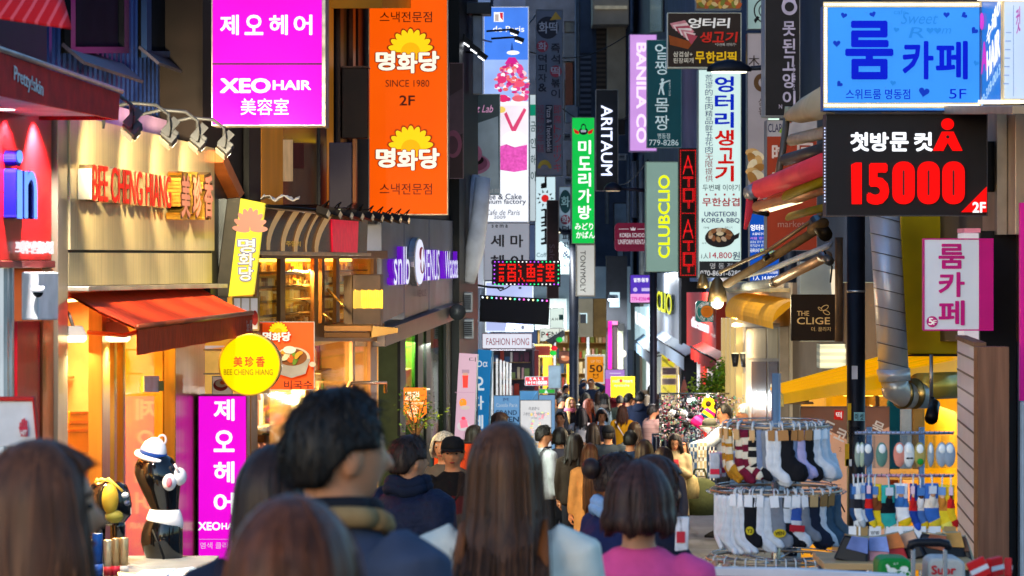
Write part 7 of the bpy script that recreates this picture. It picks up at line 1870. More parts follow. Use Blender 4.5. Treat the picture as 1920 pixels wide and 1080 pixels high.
def head_shape(mb, m, ears=True, nu=28, nv=20):
    hc = Vector((0, 0, 1.585)); rings_ = []
    for j in range(nv + 1):
        a = math.pi * (j + .03 * (j == 0) - .03 * (j == nv)) / nv; z_ = -math.cos(a); q = max(math.sin(a), .03); rg = []
        for i in range(nu):
            t = 2 * math.pi * i / nu; x, y = q * math.sin(t), q * math.cos(t)
            sx = .074; sy = .094
            if z_ < 0:
                sx *= 1 - .30 * (-z_) ** 1.4
                if y < 0: sy *= 1 - .38 * (-z_) ** 1.2
            yy = y * sy + (.012 * max(0, -z_ - .2) if y > 0 else 0)
            f_ = max(0, y) * max(0, 1 - abs(x) / .35)
            yy += .016 * f_ * math.exp(-((z_ + .18) / .17) ** 2)                # nose
            yy -= .007 * max(0, y) * math.exp(-((abs(x) - .42) / .16) ** 2) * math.exp(-((z_ - .06) / .10) ** 2)   # eye sockets
            yy += .006 * f_ * math.exp(-((z_ + .52) / .08) ** 2)                # lips
            yy += .004 * max(0, y) * math.exp(-((z_ - .26) / .1) ** 2)          # brow
            rg.append(hc + Vector((x * sx, yy, z_ * .116)))
        rings_.append(rg)
    mb.rings(rings_, m)
    if ears:
        for s_ in (-1, 1):
            mb.ball((s_ * .076, -.008, 1.575), (.012, .022, .034), m, 10, 8)
    mb.tube([(0, .094, 1.59), (0, .106, 1.575), (0, .112, 1.556), (0, .098, 1.549)], [.006, .009, .013, .006], m, 8)

def hand(mb, wrist, d, inward, m, curl=.5, k=1.):
    d = Vector(d).normalized(); inw = (Vector(inward) - d * d.dot(Vector(inward))).normalized(); across = d.cross(inw)
    w = Vector(wrist)
    mb.tube([w - d * .02, w + d * .03, w + d * .085], [.024, .036, .038], m, 10, .48) if 0 else mb.hexa([w + across * a * .03 + inw * b * .012 + d * c for c in (-.015, .085) for a, b in ((-1, -1), (1, -1), (1, 1), (-1, 1))], m)
    for i, (off, L) in enumerate(((-.03, .062), (-.01, .076), (.01, .08), (.03, .07))):
        b = w + d * .08 + across * off; c1 = (d * (1 - curl * .35) + inw * curl * .7).normalized(); c2 = (d * (1 - curl) + inw * (curl + .1)).normalized()
        p1 = b + c1 * L * .45; p2 = p1 + c2 * L * .35; p3 = p2 + (c2 - d * curl * .4).normalized() * L * .22
        mb.tube([b - d * .01, b, p1, p2, p3], [.009, .0095, .009, .008, .0055], m, 7)
    b = w + d * .025 + across * .03; mb.tube([b, b + (across + d * .7 + inw * .4).normalized() * .035, b + (across * .6 + d + inw * .7).normalized() * .065], [.013, .011, .007], m, 7)

HST = {'long': dict(f=40, s=94, z=1.12, fl=.2), 'xlong': dict(f=46, s=94, z=.92, fl=.3, push=.05, vol=.95), 'mid': dict(f=52, s=94, z=1.36, fl=.22), 'bob': dict(f=62, s=96, z=1.505, fl=.12, vol=1.12), 'short': dict(f=50, s=84, b=118), 'tied': dict(f=44, s=100, b=112), 'crop': dict(f=56, s=92, b=116)}
def hair_paths(st, th, rnd=None):
    s_ = HST[st]; vol = s_.get('vol', 1.0); a = abs((th + 180) % 360 - 180)
    A = Vector((.088, .108, .121)) * vol if s_.get('z') else Vector((.083, .103, .124)); hc = Vector((0, -.004, 1.582))
    lp_ = lambda x: max(0, min(1, x))
    fe = s_['f']; side = s_['s']; back = s_.get('b', side)
    t1 = lp_((a - 38) / 22); t2 = lp_((a - 95) / 35); end = fe + (side - fe) * t1 + (back - side) * t2
    tr = R(th); pts = []
    pos = lambda ph: hc + Vector((A.x * math.sin(R(ph)) * math.sin(tr), A.y * math.sin(R(ph)) * math.cos(tr), A.z * math.cos(R(ph))))
    for i in range(9): pts.append(pos(end * i / 8))
    cl = .035 * math.sin(tr * 5 + 1.3) + .03 * math.sin(tr * 11 + .4) + .012 * math.sin(tr * 23)
    pts = [hc + Vector(((p.x - hc.x) * (1 + cl * i / 8), (p.y - hc.y) * (1 + cl * i / 8), p.z - hc.z)) for i, p in enumerate(pts)]
    if s_.get('z') and a > 50:
        p = pts[-1]; zend = s_['z'] + (.05 if a < 80 else 0) + cl * (.2 if st == 'bob' else .8) + (rnd.uniform(-.05, .03) * (.3 if st == 'bob' else 1) if rnd else 0); n = 8
        for i in range(1, n + 1):
            t = i / n; z_ = p.z + (zend - p.z) * t; o = 1 + s_['fl'] * math.sin(min(1, t * 1.2) * math.pi * .5) - (.12 if st == 'bob' else .08) * t * t
            q = Vector((hc.x + (p.x - hc.x) * o, hc.y + (p.y - hc.y) * o, z_))
            if z_ < 1.43:
                w = lp_((1.43 - z_) / .1); q.y = q.y * (1 - w) + (min(q.y, -.135 - s_.get('push', 0) - .05 * (1.43 - z_)) if a > 75 else max(q.y, .11)) * w if st != 'bob' else q.y
            pts.append(q)
    return pts
def hair(st, m, root, M, n=350, r_=.0035, seed=1, lights=None):
    rnd = random.Random(seed); sh = MB(); NT = 48; grid = []
    for i in range(NT):
        p = hair_paths(st, 360 * i / NT); 
        L = 15; q = []
        for j in range(L):
            t = j / (L - 1) * (len(p) - 1); a = int(min(t, len(p) - 2)); q.append(p[a].lerp(p[a + 1], t - a))
        grid.append([M @ ((v - Vector((0, -.004, 1.582))) * .985 + Vector((0, -.004, 1.582))) for v in q])
    vs = [v for g in grid for v in g]; L = 15
    sh.add(vs, [(i * L + j, i * L + j + 1, ((i + 1) % NT) * L + j + 1, ((i + 1) % NT) * L + j) for i in range(NT) for j in range(L - 1)], m, True)
    o = sh.build('hair', root); sm_ = o.modifiers.new('solid', 'SOLIDIFY'); sm_.thickness = .012; sm_.offset = -1
    ss = MB(); hm3 = [m] * 3 + (lights or [m])
    short = not HST[st].get('z')
    NC = max(12, n // 22); cl_ = []
    for k in range(NC):                      # locks: strands gather toward the middle of their lock
        th = rnd.uniform(0, 360); cl_.append((th, hair_paths(st, th, rnd), rnd.uniform(.985, 1.05)))
    for k in range(n):
        tc_, pc, lf = cl_[k % NC]; th = tc_ + rnd.gauss(0, 7); p = hair_paths(st, th, rnd)
        if not short:
            m_ = min(len(p), len(pc)); c0 = Vector((0, -.004, 1.582))
            p = [p[i].lerp(pc[i], .75 * i / m_) for i in range(m_)]
            p = [Vector((c0.x + (v.x - c0.x) * (1 + (lf - 1) * min(1, i / 6)), c0.y + (v.y - c0.y) * (1 + (lf - 1) * min(1, i / 6)), v.z)) for i, v in enumerate(p)]
        if short:
            a = rnd.uniform(.1, .82) * (len(p) - 1); i0 = int(a); seg = [p[min(len(p) - 1, i0 + d)] for d in range(0, 3)]
            c = Vector((0, -.004, 1.582)); jx = Vector((rnd.gauss(0, .006), rnd.gauss(0, .006), rnd.gauss(0, .004)))
            seg = [c + (v - c) * (1.0 + .035 * d) + jx * d for d, v in enumerate(seg)]
            if i0 >= len(p) - 2: continue
            rr = [r_, r_ * .9, r_ * .25]
        else:
            i0 = rnd.randrange(0, 6); seg = p[i0:]; jx = Vector((rnd.gauss(0, .006), rnd.gauss(0, .006), 0)); c = Vector((0, -.004, 1.582)); fly = rnd.random() < .1; lift = rnd.uniform(1.03, 1.09) if fly else rnd.uniform(1.0, 1.035); jx = jx * (3 if fly else 1)
            seg = [Vector((c.x + (v.x - c.x) * lift, c.y + (v.y - c.y) * lift, c.z + (v.z - c.z) * (lift if v.z > c.z else 1))) + jx * (i / len(seg)) for i, v in enumerate(seg)]
            rr = [r_ * (.45 if fly else 1) * (1 if i < len(seg) - 1 else .2) for i in range(len(seg))]
        if len(seg) > 1: ss.tube([M @ v for v in seg], rr, hm3[(k + k // NC) % len(hm3)], 3)
    ss.build('hair_strands', o)
    return o

def person(label, px, py, D, yaw=0, hs='short', hc='1c1410', top='30343c', hem=.82, legs='1c1e28', pose='down', pl=None, turn=0, nod=0, vox=None, zone=None, bulk=0., strands=300, sk='c88a66', hat=None, scarf=None, strap=None, face=None, glasses=False, coat=False, group=None, hood=None, sr=.0035, dx=0):
    zt = P(px, py, D).z; zg = GZ(D); H = max(1.48, min(1.84, zt - zg - (.015 if not hat else .03)))
    root = thing('person', label, 'person', (P(px, py, D).x, D, zt - (.012 if not hat else .02) - H), R(-yaw), group)
    k = H / 1.7; root.scale = (k, k, k)
    vox = vox or (.011 if D < 8 else .016 if D < 25 else .022)
    S = skin(sk); rn = random.Random(int(px * 3 + py))
    fem = hs in ('long', 'xlong', 'mid', 'bob', 'tied')
    sw = .168 if fem else .19
    M = Matrix.Translation((0, -.005, 1.50)) @ Matrix.Rotation(R(-turn), 4, 'Z') @ Matrix.Rotation(R(-nod), 4, 'X') @ Matrix.Translation((0, .005, -1.50))
    if face is None: face = abs((yaw + turn + 180) % 360 - 180) > 60
    arms = []
    for s_ in (-1, 1):
        e, w = POSES[pose if s_ > 0 or pl is None else pl]
        arms.append((s_, Vector((s_ * sw, 0, 1.37)), Vector((s_ * (e[0] - .185 + sw), e[1], e[2])), Vector((s_ * (w[0] if w[0] < .15 else w[0] - .185 + sw), w[1], w[2]))))
    b = MB()
    b.oval([(.84, .13, .10, 0, 0), (.92, .155, .11, 0, 0), (1.04, .125, .09, 0, 0), (1.18, .14, .10, 0, .005), (1.30, sw - .015, .105, 0, 0), (1.385, sw - .02, .075, 0, -.005), (1.44, .07, .06, 0, -.01)], S, 20)
    b.tube([(0, -.02, 1.39), (0, -.012, 1.47), M @ Vector((0, -.008, 1.54))], [.058, .052, .053] if fem else [.068, .06, .06], S, 14)
    hd = MB(); head_shape(hd, S); hd.v = [tuple(M @ Vector(v)) for v in hd.v]; b.add(hd.v, hd.f, S, True)
    for s_, a, e, w in arms:
        b.tube([a + Vector((-s_ * .03, 0, .0)), a, a.lerp(e, .4), e, e.lerp(w, .35), w], [.04, .046, .042, .034, .034, .024], S, 10)
    st = .05 * (1 if rn.random() > .5 else -1)
    for s_ in (-1, 1):
        b.tube([(s_ * .08, 0, .9), (s_ * .085, .015 + st * s_ * .6, .48), (s_ * .085, -.0 + st * s_ * 1.6, .08)], [.08, .054, .036], S, 10)
        b.ball((s_ * .085, .05 + st * s_ * 1.6, .04), (.036, .1, .035), S, 10, 6)
    bm_ = remesh(b, vox if vox > .012 else .009, S, 2)
    for s_, a, e, w in arms:
        hand(bm_, w, (w - e).normalized() + Vector((0, 0, .05 if pose != 'phone' else .35)), (-s_, .2, 0), S, .55)
    body = bm_.build('body', root)
    g = MB(); o_ = .022 + bulk
    lv = [(hem, .155 + o_ + (.03 if coat else 0), .118 + o_, 0, 0), (.93, .165 + o_, .122 + o_, 0, 0), (1.05, .142 + o_, .108 + o_, 0, 0), (1.19, .152 + o_, .115 + o_, 0, .004), (1.30, sw + o_ - .012, .112 + o_, 0, 0), (1.375, sw + o_ - .03, .085 + o_ * .8, 0, -.006), (1.425, .095 + o_ * .5, .075, 0, -.012), (1.455, .068 + o_ * .3, .066, 0, -.014)]
    lv = [l for l in lv if l[0] >= hem]
    g.oval(lv, S, 24)
    for s_, a, e, w in arms:
        q = o_ * .75; hw = e.lerp(w, .96)
        g.tube([a + Vector((-s_ * .045, 0, -.0)), a + Vector((0, 0, -.006)), a.lerp(e, .45), e, e.lerp(w, .45), hw], [.052 + q, .056 + q, .05 + q, .044 + q, .042 + q, .034 + q], S, 12)
    tm = mat(top, .85, 0, .16, 11, .55) if isinstance(top, str) else top
    remesh(g, vox * 1.05, zone or tm, 4).build('coat' if coat else 'top', root)
    t = MB(); lm = mat(legs, .75, 0, .15, 8, .2)
    for s_ in (-1, 1):
        t.tube([(s_ * .075, 0, .93), (s_ * .082, 0, .80), (s_ * .087, .015 + st * s_ * .6, .48), (s_ * .087, st * s_ * 1.6, .09)], [.09, .092, .066, .055], lm, 12)
    t.ball((0, 0, .9), (.158, .118, .09), lm, 16, 8)
    remesh(t, max(vox, .018), lm, 3).build('trousers', root)
    for s_ in (-1, 1):
        y = st * s_ * 1.6; MB().oval([(0, .045, .125, s_ * .087, y + .05), (.025, .048, .13, s_ * .087, y + .05), (.06, .042, .095, s_ * .087, y + .03), (.1, .04, .05, s_ * .087, y - .005)], mat('d8d8d8' if 'sneaker' in label else '201c1c', .5), 14).build('shoe', root)
    hm = mat(hc, .5, 0, .5, 60, .1, (1, 1, .05), .3)
    lc = [mat(tuple(min(1, x * f_) for x in lin(hc)), .42, 0, .3, 60, 0, (1, 1, .05), .35) for f_ in (1.7, 2.6, .5)]
    if hs: hair(hs, hm, root, M, strands, sr, int(px), lc)
    if hs == 'tied': ho = MB().ball(M @ Vector((0, -.135, 1.64)), (.052, .045, .05), hm, 14, 10).build('hair_bun', root)
    if face:
        ey = MB(); br = MB(); mo = MB(); dk = mat('140c0a', .25); lips = mat('9a4038', .5)
        for s_ in (-1, 1):
            e = MB().ball(M @ Vector((s_ * .031, .078, 1.592)), (.0135, .010, .0065), dk, 10, 6).build('eye', root)
            br.tube([M @ Vector((s_ * .016, .087, 1.612)), M @ Vector((s_ * .033, .085, 1.616)), M @ Vector((s_ * .05, .074, 1.611))], .0035, hm, 5)
        br.build('eyebrows', root)
        MB().ball(M @ Vector((0, .088, 1.524)), (.021, .008, .0065), lips, 12, 6).build('mouth', root)
        if glasses:
            gl = MB()
            for s_ in (-1, 1):
                gl.tube([M @ Vector((s_ * .033 + .022 * math.cos(2 * math.pi * i / 14), .098, 1.59 + .017 * math.sin(2 * math.pi * i / 14))) for i in range(15)], .0022, BLACK, 4)
                gl.tube([M @ Vector((s_ * .055, .096, 1.594)), M @ Vector((s_ * .08, 0, 1.592))], .002, BLACK, 4)
            gl.tube([M @ Vector((-.011, .098, 1.592)), M @ Vector((.011, .098, 1.592))], .002, BLACK, 4); gl.build('glasses', root)
    if hat:
        kind, c = hat; m = mat(c, .8, 0, .15, 20, .2); q = MB()
        zz = [(1.612, .092, .112), (1.65, .093, .112), (1.69, .082, .098), (1.715, .055, .066), (1.725, .012, .014)] if kind == 'cap' else [(1.60, .094, .114), (1.63, .097, .116), (1.68, .088, .104), (1.72, .064, .074), (1.745, .02, .02)]
        q.oval([(z_, a, c_, 0, -.004) for z_, a, c_ in zz], m, 22); q.v = [tuple(M @ Vector(v)) for v in q.v]; ho = q.build(kind, root)
        if kind == 'cap':
            vb = MB(); n = 9; vv = []
            for i in range(n):
                a = R(-65 + 130 * i / (n - 1)); x, y = math.sin(a), math.cos(a); vv += [(.09 * x, .104 * y, 1.625), (.088 * x, .104 * y + .065 * math.cos(a * 1.2), 1.61)]
            vb.add([M @ Vector(v) for v in vv] + [M @ (Vector(v) + Vector((0, 0, .006))) for v in vv], [(2 * i, 2 * i + 1, 2 * i + 3, 2 * i + 2) for i in range(n - 1)] + [(2 * n + 2 * i + 2, 2 * n + 2 * i + 3, 2 * n + 2 * i + 1, 2 * n + 2 * i) for i in range(n - 1)] + [(2 * i + 1, 2 * n + 2 * i + 1, 2 * n + 2 * i + 3, 2 * i + 3) for i in range(n - 1)], m, True); vb.build('brim', ho)
    if scarf:
        m = mat(scarf, .85, 0, .2, 12, .3); q = MB()
        for h_, r1 in ((1.445, .1), (1.475, .092)):
            q.tube([(r1 * math.cos(2 * math.pi * i / 20), -.012 + r1 * .95 * math.sin(2 * math.pi * i / 20), h_ + .012 * math.sin(i)) for i in range(21)], .034, m, 8)
        q.build('scarf', root)
    if hood:
        m = mat(hood, .8, 0, .14, 7, .25) ; q = MB()
        q.oval([(1.33, .02, .03, 0, -.16), (1.35, .09, .055, 0, -.145), (1.41, .125, .075, 0, -.115), (1.46, .115, .085, 0, -.06), (1.485, .085, .075, 0, -.03)], m, 22).build('hood', root)
    if strap:
        c, ways = strap; m = mat(c, .6)
        for way in ways:
            q = MB(); off = o_ + .004
            if way == 'x': pp = [(-.13, -.07 - off, 1.40), (-.06, -.105 - off, 1.28), (.06, -.10 - off, 1.1), (.17, -.06 - off, .93)]
            elif way == 'xf': pp = [(-.10, .06 + off, 1.41), (-.03, .108 + off, 1.28), (.08, .105 + off, 1.1), (.18, .06 + off, .95)]
            else: pp = [(way * .095, .05, 1.448), (way * .1, -.045, 1.452), (way * .105, -.085 - off, 1.39), (way * .11, -.112 - off, 1.28), (way * .12, -.108 - off, 1.1), (way * .13, -.11 - off, .95)]
            q.tube(pp, .018, m, 8, .3).build('strap', root)
    return root
# nearest heads, strongly out of focus
r = person('woman at the lower left edge with dark hair, her cheek turned to the right', 76, 822, 4.8, 55, 'mid', '54321e', '24202a', strands=1400, turn=15, sr=.0022, legs='1c1e28')
r = person('woman with smooth dark brown hair at the bottom, nearest the camera', 548, 925, 3.8, 4, 'long', '58301c', '1c2438', strands=2000, sr=.002)
r = person('tall man with short black hair, grey jacket and tan collar, face turned right', 634, 728, 5.6, 40, 'short', '16100c', '3c4458', strands=2600, turn=22, bulk=.02, sr=.0016, face=False)
q = MB(); q.tube([(.105 * math.cos(2 * math.pi * i / 24), -.015 + .1 * math.sin(2 * math.pi * i / 24), 1.44 + .03 * math.sin(2 * math.pi * i / 24 + 2.2)) for i in range(25)], .021, mat('a07c50', .8, 0, .2, 14, .3), 10).build('collar', r)
q = MB(); q.tube([(.085 * math.cos(2 * math.pi * i / 24), -.012 + .08 * math.sin(2 * math.pi * i / 24), 1.475 + .015 * math.sin(2 * math.pi * i / 24 + 2.2)) for i in range(25)], .018, mat('1c1c22', .8), 10).build('inner_collar', r)
person('woman with long dark hair and navy coat standing just left of the tall man', 516, 832, 6.5, 12, 'long', '2a1a14', '1c2236', strands=900, sr=.0025)
person('woman in a white top with very long straight brown hair and tan straps', 945, 785, 7.0, 3, 'xlong', '4e2e18', 'ece0cc', strands=2600, sr=.002, strap=('7a4420', (-1, 1)), bulk=.02, legs='283048')
person('short woman in a bright pink sweater with a dark brown bob', 1198, 868, 8.0, 8, 'bob', '40241c', mat('fc5490', .85, 0, .08, 20, .3), strands=1500, sr=.0022, bulk=.01)
person('woman with hair tied in a bun, navy padded jacket and pale blue scarf', 1158, 848, 12, 62, 'tied', '281814', '16204a', strands=700, turn=8, scarf='7c9cc4', bulk=.03, sr=.0026)
r = person('brown haired woman in a dark coat reaching toward the socks behind the pink sweater', 1226, 858, 10.2, 78, 'bob', '3a2218', '14182a', pose='high', pl='down', strands=800, bulk=.012, sr=.0026)
q = thing('sock_packet', 'white sock packet with a red print held by the reaching hand', 'sock packet', P(1276, 985, 9.9)); MB().hexa([(-.02, -.01, -.09), (.025, -.01, -.085), (.03, -.01, .03), (-.015, -.01, .03), (-.02, .01, -.09), (.025, .01, -.085), (.03, .01, .03), (-.015, .01, .03)], mat('d0d0d8', .3, 0, .2, 30)).build('sleeve', q, .004); MB().cbox((.0, -.0125, -.04), (.03, .003, .04), mat('b82838', .4)).build('print', q)
person('man in a navy padded jacket with short brown hair, seen from behind', 768, 816, 13.5, 40, 'short', '241610', mat('101a34', .7, 0, .2, 30, .5), strands=1500, turn=15, bulk=.035, sr=.0022, scarf='141c30')
# middle of the crowd
person('man facing the camera in a black cap and a black, dark red and grey sweater', 849, 818, 20, 172, 'short', '141010', None, zone=[(1.27, mat('121014', .85, 0, .2, 20, .3)), (1.13, mat('5c101c', .85, 0, .2, 20, .3)), (-9, mat('4c4644', .85, 0, .2, 20, .3))], hat=('cap', '15151a'), strands=500, turn=10, strap=('16161a', ('xf',)))
person('white haired person half hidden behind the man in the black cap', 832, 811, 22, 200, 'bob', 'd0c4b0', '5a5048', strands=300)
person('woman in a dark jacket with shoulder length dark hair, seen from behind', 1078, 811, 32, 20, 'mid', '18100e', '2a2018', strands=500)
person('woman with long brown hair and a tan coat, seen from behind', 1106, 829, 29, 350, 'xlong', '3c2214', 'a87c4c', hem=.5, coat=True, strands=600)
person('woman with a black bob and dark clothes looking toward the camera', 1067, 807, 37, 165, 'bob', '14100e', '1c1c20', strands=500, nod=-4)
person('stout man in a dark flat cap and dark blue shirt, seen from behind', 1140, 797, 38.5, 355, 'crop', '1c1410', '28323e', hat=('cap', '15171e'), strands=300, turn=4, bulk=.03)
person('dark haired woman seen from behind left of the woman in the trench coat', 1208, 823, 27, 8, 'long', '1c1210', '2c2428', strands=600)
r = person('woman in a beige trench coat and white sneakers looking at a red phone', 1266, 811, 37, 186, 'mid', '1c1412', 'b8a078', hem=.52, coat=True, legs='16161a', pose='phone', nod=22, strands=700, glasses=True, vox=.014)
MB().oval([(1.04, .171, .137, 0, 0), (1.08, .17, .137, 0, 0)], mat('a08860', .7), 22).build('belt', r); [MB().ball((x, .142, z_), .01, mat('3a2c20', .4), 8, 6).build('button', r) for x in (-.05, .05) for z_ in (.98, 1.16)]
q = thing('phone', 'red mobile phone in the hands of the woman in the trench coat', 'phone', Vector(r.location) + Vector((.0, -.30, 1.235)) * r.scale[0], R(4)); q.rotation_euler[0] = R(-35); MB().box(-.035, -.004, -.01, .035, .004, .12, mat('b01020', .35)).build('case', q, .003); MB().box(-.03, .0045, -.004, .03, .006, .114, lit('a0b0c8', .4)).build('screen', q)
q = thing('shoulder_bag', 'quilted beige bag hanging at the side of the woman in the trench coat', 'bag', Vector(r.location) + Vector((.22, .03, .70))); MB().oval([(0, .09, .12, 0, 0), (.12, .1, .15, 0, 0), (.26, .07, .12, 0, 0), (.3, .03, .06, 0, 0)], mat('a89060', .8, 0, .2, 24, .3), 16).build('body', q); MB().tube([(0, -.04, .29), (-.03, -.02, .55), (-.07, 0, .72), (-.05, .05, .55), (0, .05, .29)], .012, mat('3c2c20', .6), 6).build('strap', q)
person('man in glasses and a pale shirt beside the white hooded woman', 1020, 797, 33, 60, 'short', '14100e', 'a8acb4', strands=400, glasses=True, turn=20, strap=('20283c', (1,)))
person('woman with an ivory hairband and long dark hair by the pink banner', 890, 796, 34, 60, 'long', '241814', 'c09878', strands=400, turn=25)
person('woman with brown bobbed hair in front of the blue banner', 937, 774, 38, 60, 'bob', '3a2418', '6a5a50', strands=400, turn=10)
# farther crowd
person('woman with straight black hair and a light grey sweater, seen from behind', 1090, 763, 49, 5, 'mid', '101014', 'b0b2b6', strands=400, strap=('2c1c18', (-1, 1)))
person('woman in a mustard yellow jacket with brown hair and a striped cross strap', 1167, 759, 52, 8, 'mid', '3c2418', mat('c08c10', .85, 0, .1, 10, .2), strands=450, strap=('d0ccc8', ('x',)), legs='14202c')
person('older woman in a pale rose quilted jacket browsing the stall', 1224, 759, 50.5, 62, 'crop', '12100f', stripes('a88880', '8c6c66', 14, 2, .6, .9), pose='reach', strands=400, turn=10, bulk=.05)
person('person in dark clothes and glasses behind the woman in the quilted jacket', 1236, 750, 52, 85, 'bob', '141010', '1c1c20', strands=300, glasses=True, turn=30)
person('man in a navy hooded coat with short black hair, seen from behind', 1200, 734, 57, 15, 'short', '100e0e', '141e34', strands=350, bulk=.03, hood='141e34')
person('dark haired man in a black coat left of the navy hooded coat', 1179, 737, 58, 40, 'short', '121010', '17171b', strands=300, turn=15)
person('woman with black beanie, glasses and a pale blue jean jacket', 1133, 739, 60, 300, 'mid', '14100e', '7c94ac', strands=250, hat=('beanie', '121216'), scarf='6a5c54', glasses=True, turn=-10)
person('woman with orange dyed hair and black jacket facing right', 1104, 747, 55, 125, 'long', '9c4a28', '15151a', strands=450, turn=0, zone=None)
person('blonde woman with glasses and a pink scarf facing right', 1070, 745, 56, 155, 'long', 'c09858', '1c1a1e', strands=450, scarf='b86070', glasses=True, sk='d89a80')
person('man with dark hair looking down left of the blonde woman', 1053, 741, 57.5, 95, 'short', '16100e', '181a20', strands=250, nod=15)
person('person in a bright blue cap and dark red hood, seen from behind', 1153, 725, 66, 355, 'short', '14100e', '5c1420', strands=150, hat=('beanie', '1048c0'), hood='5c1420')
person('person in a dark violet beanie beside the blue cap', 1139, 733, 67, 330, 'short', '14100e', '5a4c40', strands=150, hat=('beanie', '28243c'))
person('man shading his eyes with a raised arm in a brown jacket and blue vest', 1108, 710, 70, 185, 'short', '100e0e', '24304c', pose='brow', strands=250)
person('man in dark blue beside the man with the raised arm', 1094, 710, 71, 160, 'short', '120e0e', '1c2438', strands=200)
person('man with dark hair and grey shirt at the lamp post', 1062, 720, 72, 95, 'short', '141010', '3a3c3c', strands=200)
person('woman with long dark hair left of the lamp post', 1041, 715, 73, 30, 'long', '18120f', '4c3028', strands=200)
person('person in a black knitted hat at the yellow shop window', 1222, 723, 62, 10, 'short', '121010', '5a4a3a', strands=150, hat=('beanie', '0e0e12'))
person('person in a grey brown cap beside the black knitted hat', 1209, 731, 63, 60, 'short', '241a16', '6a5848', strands=150, hat=('cap', '3c3430'))
person('woman with long dark hair between the navy coat and the black knitted hat', 1213, 740, 61, 40, 'long', '1c1410', '2c2430', strands=200)
person('woman with dark hair under the raised arm in the middle of the lane', 1098, 737, 61, 5, 'bob', '100e0e', '20242c', strands=200)
person('dark haired person behind the blonde woman', 1080, 738, 62, 30, 'short', '121010', '302c30', strands=200)
# far crowd filling the gaps
for px, py, D, yw, hs, hc, tp, l in ((1030, 724, 78, 0, 'short', '141010', '283040', 'man in a slate jacket at the left edge of the far crowd'), (1048, 729, 75, 10, 'bob', '241812', '584038', 'woman in a brown jacket behind the lamp post'), (1122, 733, 66, 350, 'mid', '2c1c14', '7c7068', 'woman in a taupe coat right of the raised arm'), (1162, 741, 61, 5, 'short', '121010', '2c3430', 'man in dark green between the blue cap and the black coat'), (1188, 746, 60, 200, 'short', '14100e', '586070', 'man in a grey blue top walking toward the camera'), (1232, 738, 60, 20, 'long', '2c1a12', '8c3038', 'woman in a dull red coat beside the accessory stall'), (1128, 768, 47, 170, 'bob', '1c1210', '403848', 'woman in a plum jacket facing the camera behind the flat cap'), (1050, 772, 46, 190, 'short', '141010', '3c4450', 'man in a steel blue jacket facing the camera left of the grey sweater'), (1190, 790, 40, 340, 'mid', '2c1c14', '5c6068', 'woman in grey behind the mustard jacket'), (1040, 745, 66, 175, 'short', '1a1410', '6a5a48', 'man in a tan jacket walking toward the camera at the left'), (1150, 738, 72, 0, 'short', '100e0e', '30303c', 'man in charcoal behind the yellow board'), (1050, 802, 35, 5, 'bob', '181210', '4c4854', 'woman in a mauve coat left of the looking woman with the black bob'), (1182, 806, 34, 15, 'short', '14100e', '2c3c58', 'man in a blue jacket between the flat cap and the dark hair'), (1112, 792, 40, 350, 'mid', '201410', '7c5c4c', 'woman in a russet coat left of the flat cap'), (1244, 836, 25, 340, 'long', '241612', '585460', 'woman in a smoky coat in front of the trench coat'), (1112, 730, 76, 180, 'mid', '2a1a12', 'a08878', 'woman in a beige top far down the lane')):
    person(l, px, py, D, yw, hs, hc, tp, strands=90, vox=.028)
# stall keepers
person('vendor with short black hair and glasses reaching over the sock carousel', 1357, 757, 39.6, 270, 'short', '100e10', 'b0b8c4', pose='reach', strands=300, glasses=True, turn=-15)
person('grey haired vendor in a dark blue jacket behind the sock carousel', 1397, 757, 39, 275, 'short', '98a4ac', '183048', strands=350, glasses=True)

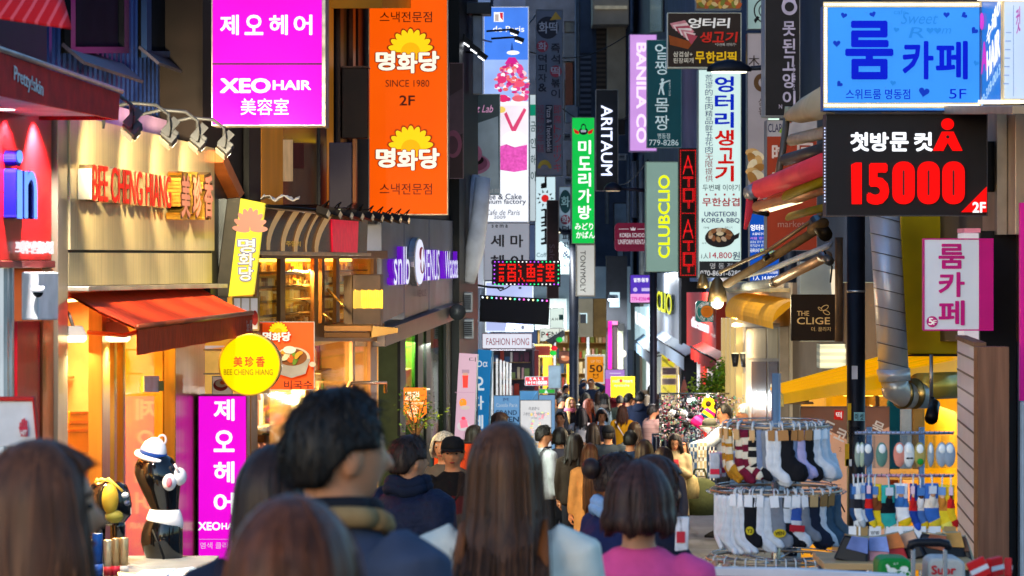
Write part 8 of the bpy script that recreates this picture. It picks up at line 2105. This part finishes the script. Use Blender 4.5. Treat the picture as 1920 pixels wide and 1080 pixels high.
# unseen area lamps added before the facades, standing in for shop spill
for px, pl_, py, e, c in ((1262, RF, 690, 22, (1, .9, .7)), (1330, RF, 690, 20, (1, .85, .75)), (1215, RF, 690, 20, (.9, .97, 1)), (1440, RW, 700, 16, (1, .85, .6)), (1600, RW, 800, 7, (1, .78, .4)), (800, LV, 680, 12, (.95, 1, .85)), (640, LS, 720, 18, (1, .8, .5)), (900, LF, 690, 40, (.9, .95, 1))):
    p = pl_.world(px, py, .25); light('AREA', p, e * 1.1, c, p + pl_.n * 3 + Vector((0, 1.6, -.6)), 2.0)
# cables, pipes and air conditioners on the upper walls
for i, (a_, b_, l) in enumerate(((P(985, 95, 60), P(1185, 60, 66), 'thin sagging cable across the top of the lane behind the black glowing letter sign'), (P(868, 60, 36), P(1010, 20, 58), 'thin cable running up from the pale building to the pizza sign'), (P(1130, 330, 70), P(1215, 300, 58), 'thin cable between the black vertical sign and the lilac sign'), (P(1050, 200, 70), P(1185, 215, 66), 'thin cable sagging below the concrete balcony'))):
    t = thing('overhead_cable', l, 'cable', a_); n = 14
    MB().tube([(b_ - a_) * (k / n) + Vector((0, 0, -.35 * math.sin(math.pi * k / n))) for k in range(n + 1)], .014, BLACK, 5).build('cable', t)
for i, (x, y, D, l) in enumerate(((1066, 262, 84, 'grey air conditioner on the concrete tower beside the pizza sign'), (1100, 232, 82, 'grey air conditioner under the louvre panel'), (1168, 300, 80, 'grey air conditioner right of the black glowing letter sign'), (1068, 345, 82, 'low air conditioner behind the short teal topped sign'), (1150, 565, 74, 'air conditioner high on the narrow dark shop'))):
    f = Fr('air_conditioner', l, 'air conditioner', x, y, Plane(D), 'air conditioners on the far walls'); w = 9
    f.quadbox('casing', x - w, y - 12, x + w, y, 0, .4, mat('8c929a', .5, .2), .02); f.quadbox('grille', x - w + 2, y - 10, x + 3, y - 2, -.02, .002, stripes('2c3036', '6a7078', 14, 2))
for i, (x, y0, y1, D, l) in enumerate(((1084, -40, 200, 80, 'grey downpipe on the louvre building'), (1138, 230, 420, 80, 'slim downpipe behind the black glowing letter sign'), (1178, 290, 420, 78, 'slim downpipe under the lilac sign'), (1203, 290, 300 + 220, 62, 'dark downpipe left of the pale green lightbox'))):
    t = thing('downpipe', l, 'pipe', P(x, y1, D)); MB().tube([(0, 0, 0), (0, 0, (y1 - y0) * D / F)], .06, mat('5a6470', .5, .4), 10).build('pipe', t)
bpy.data.objects.remove(TO)
bpy.data.scenes.remove(TSC)
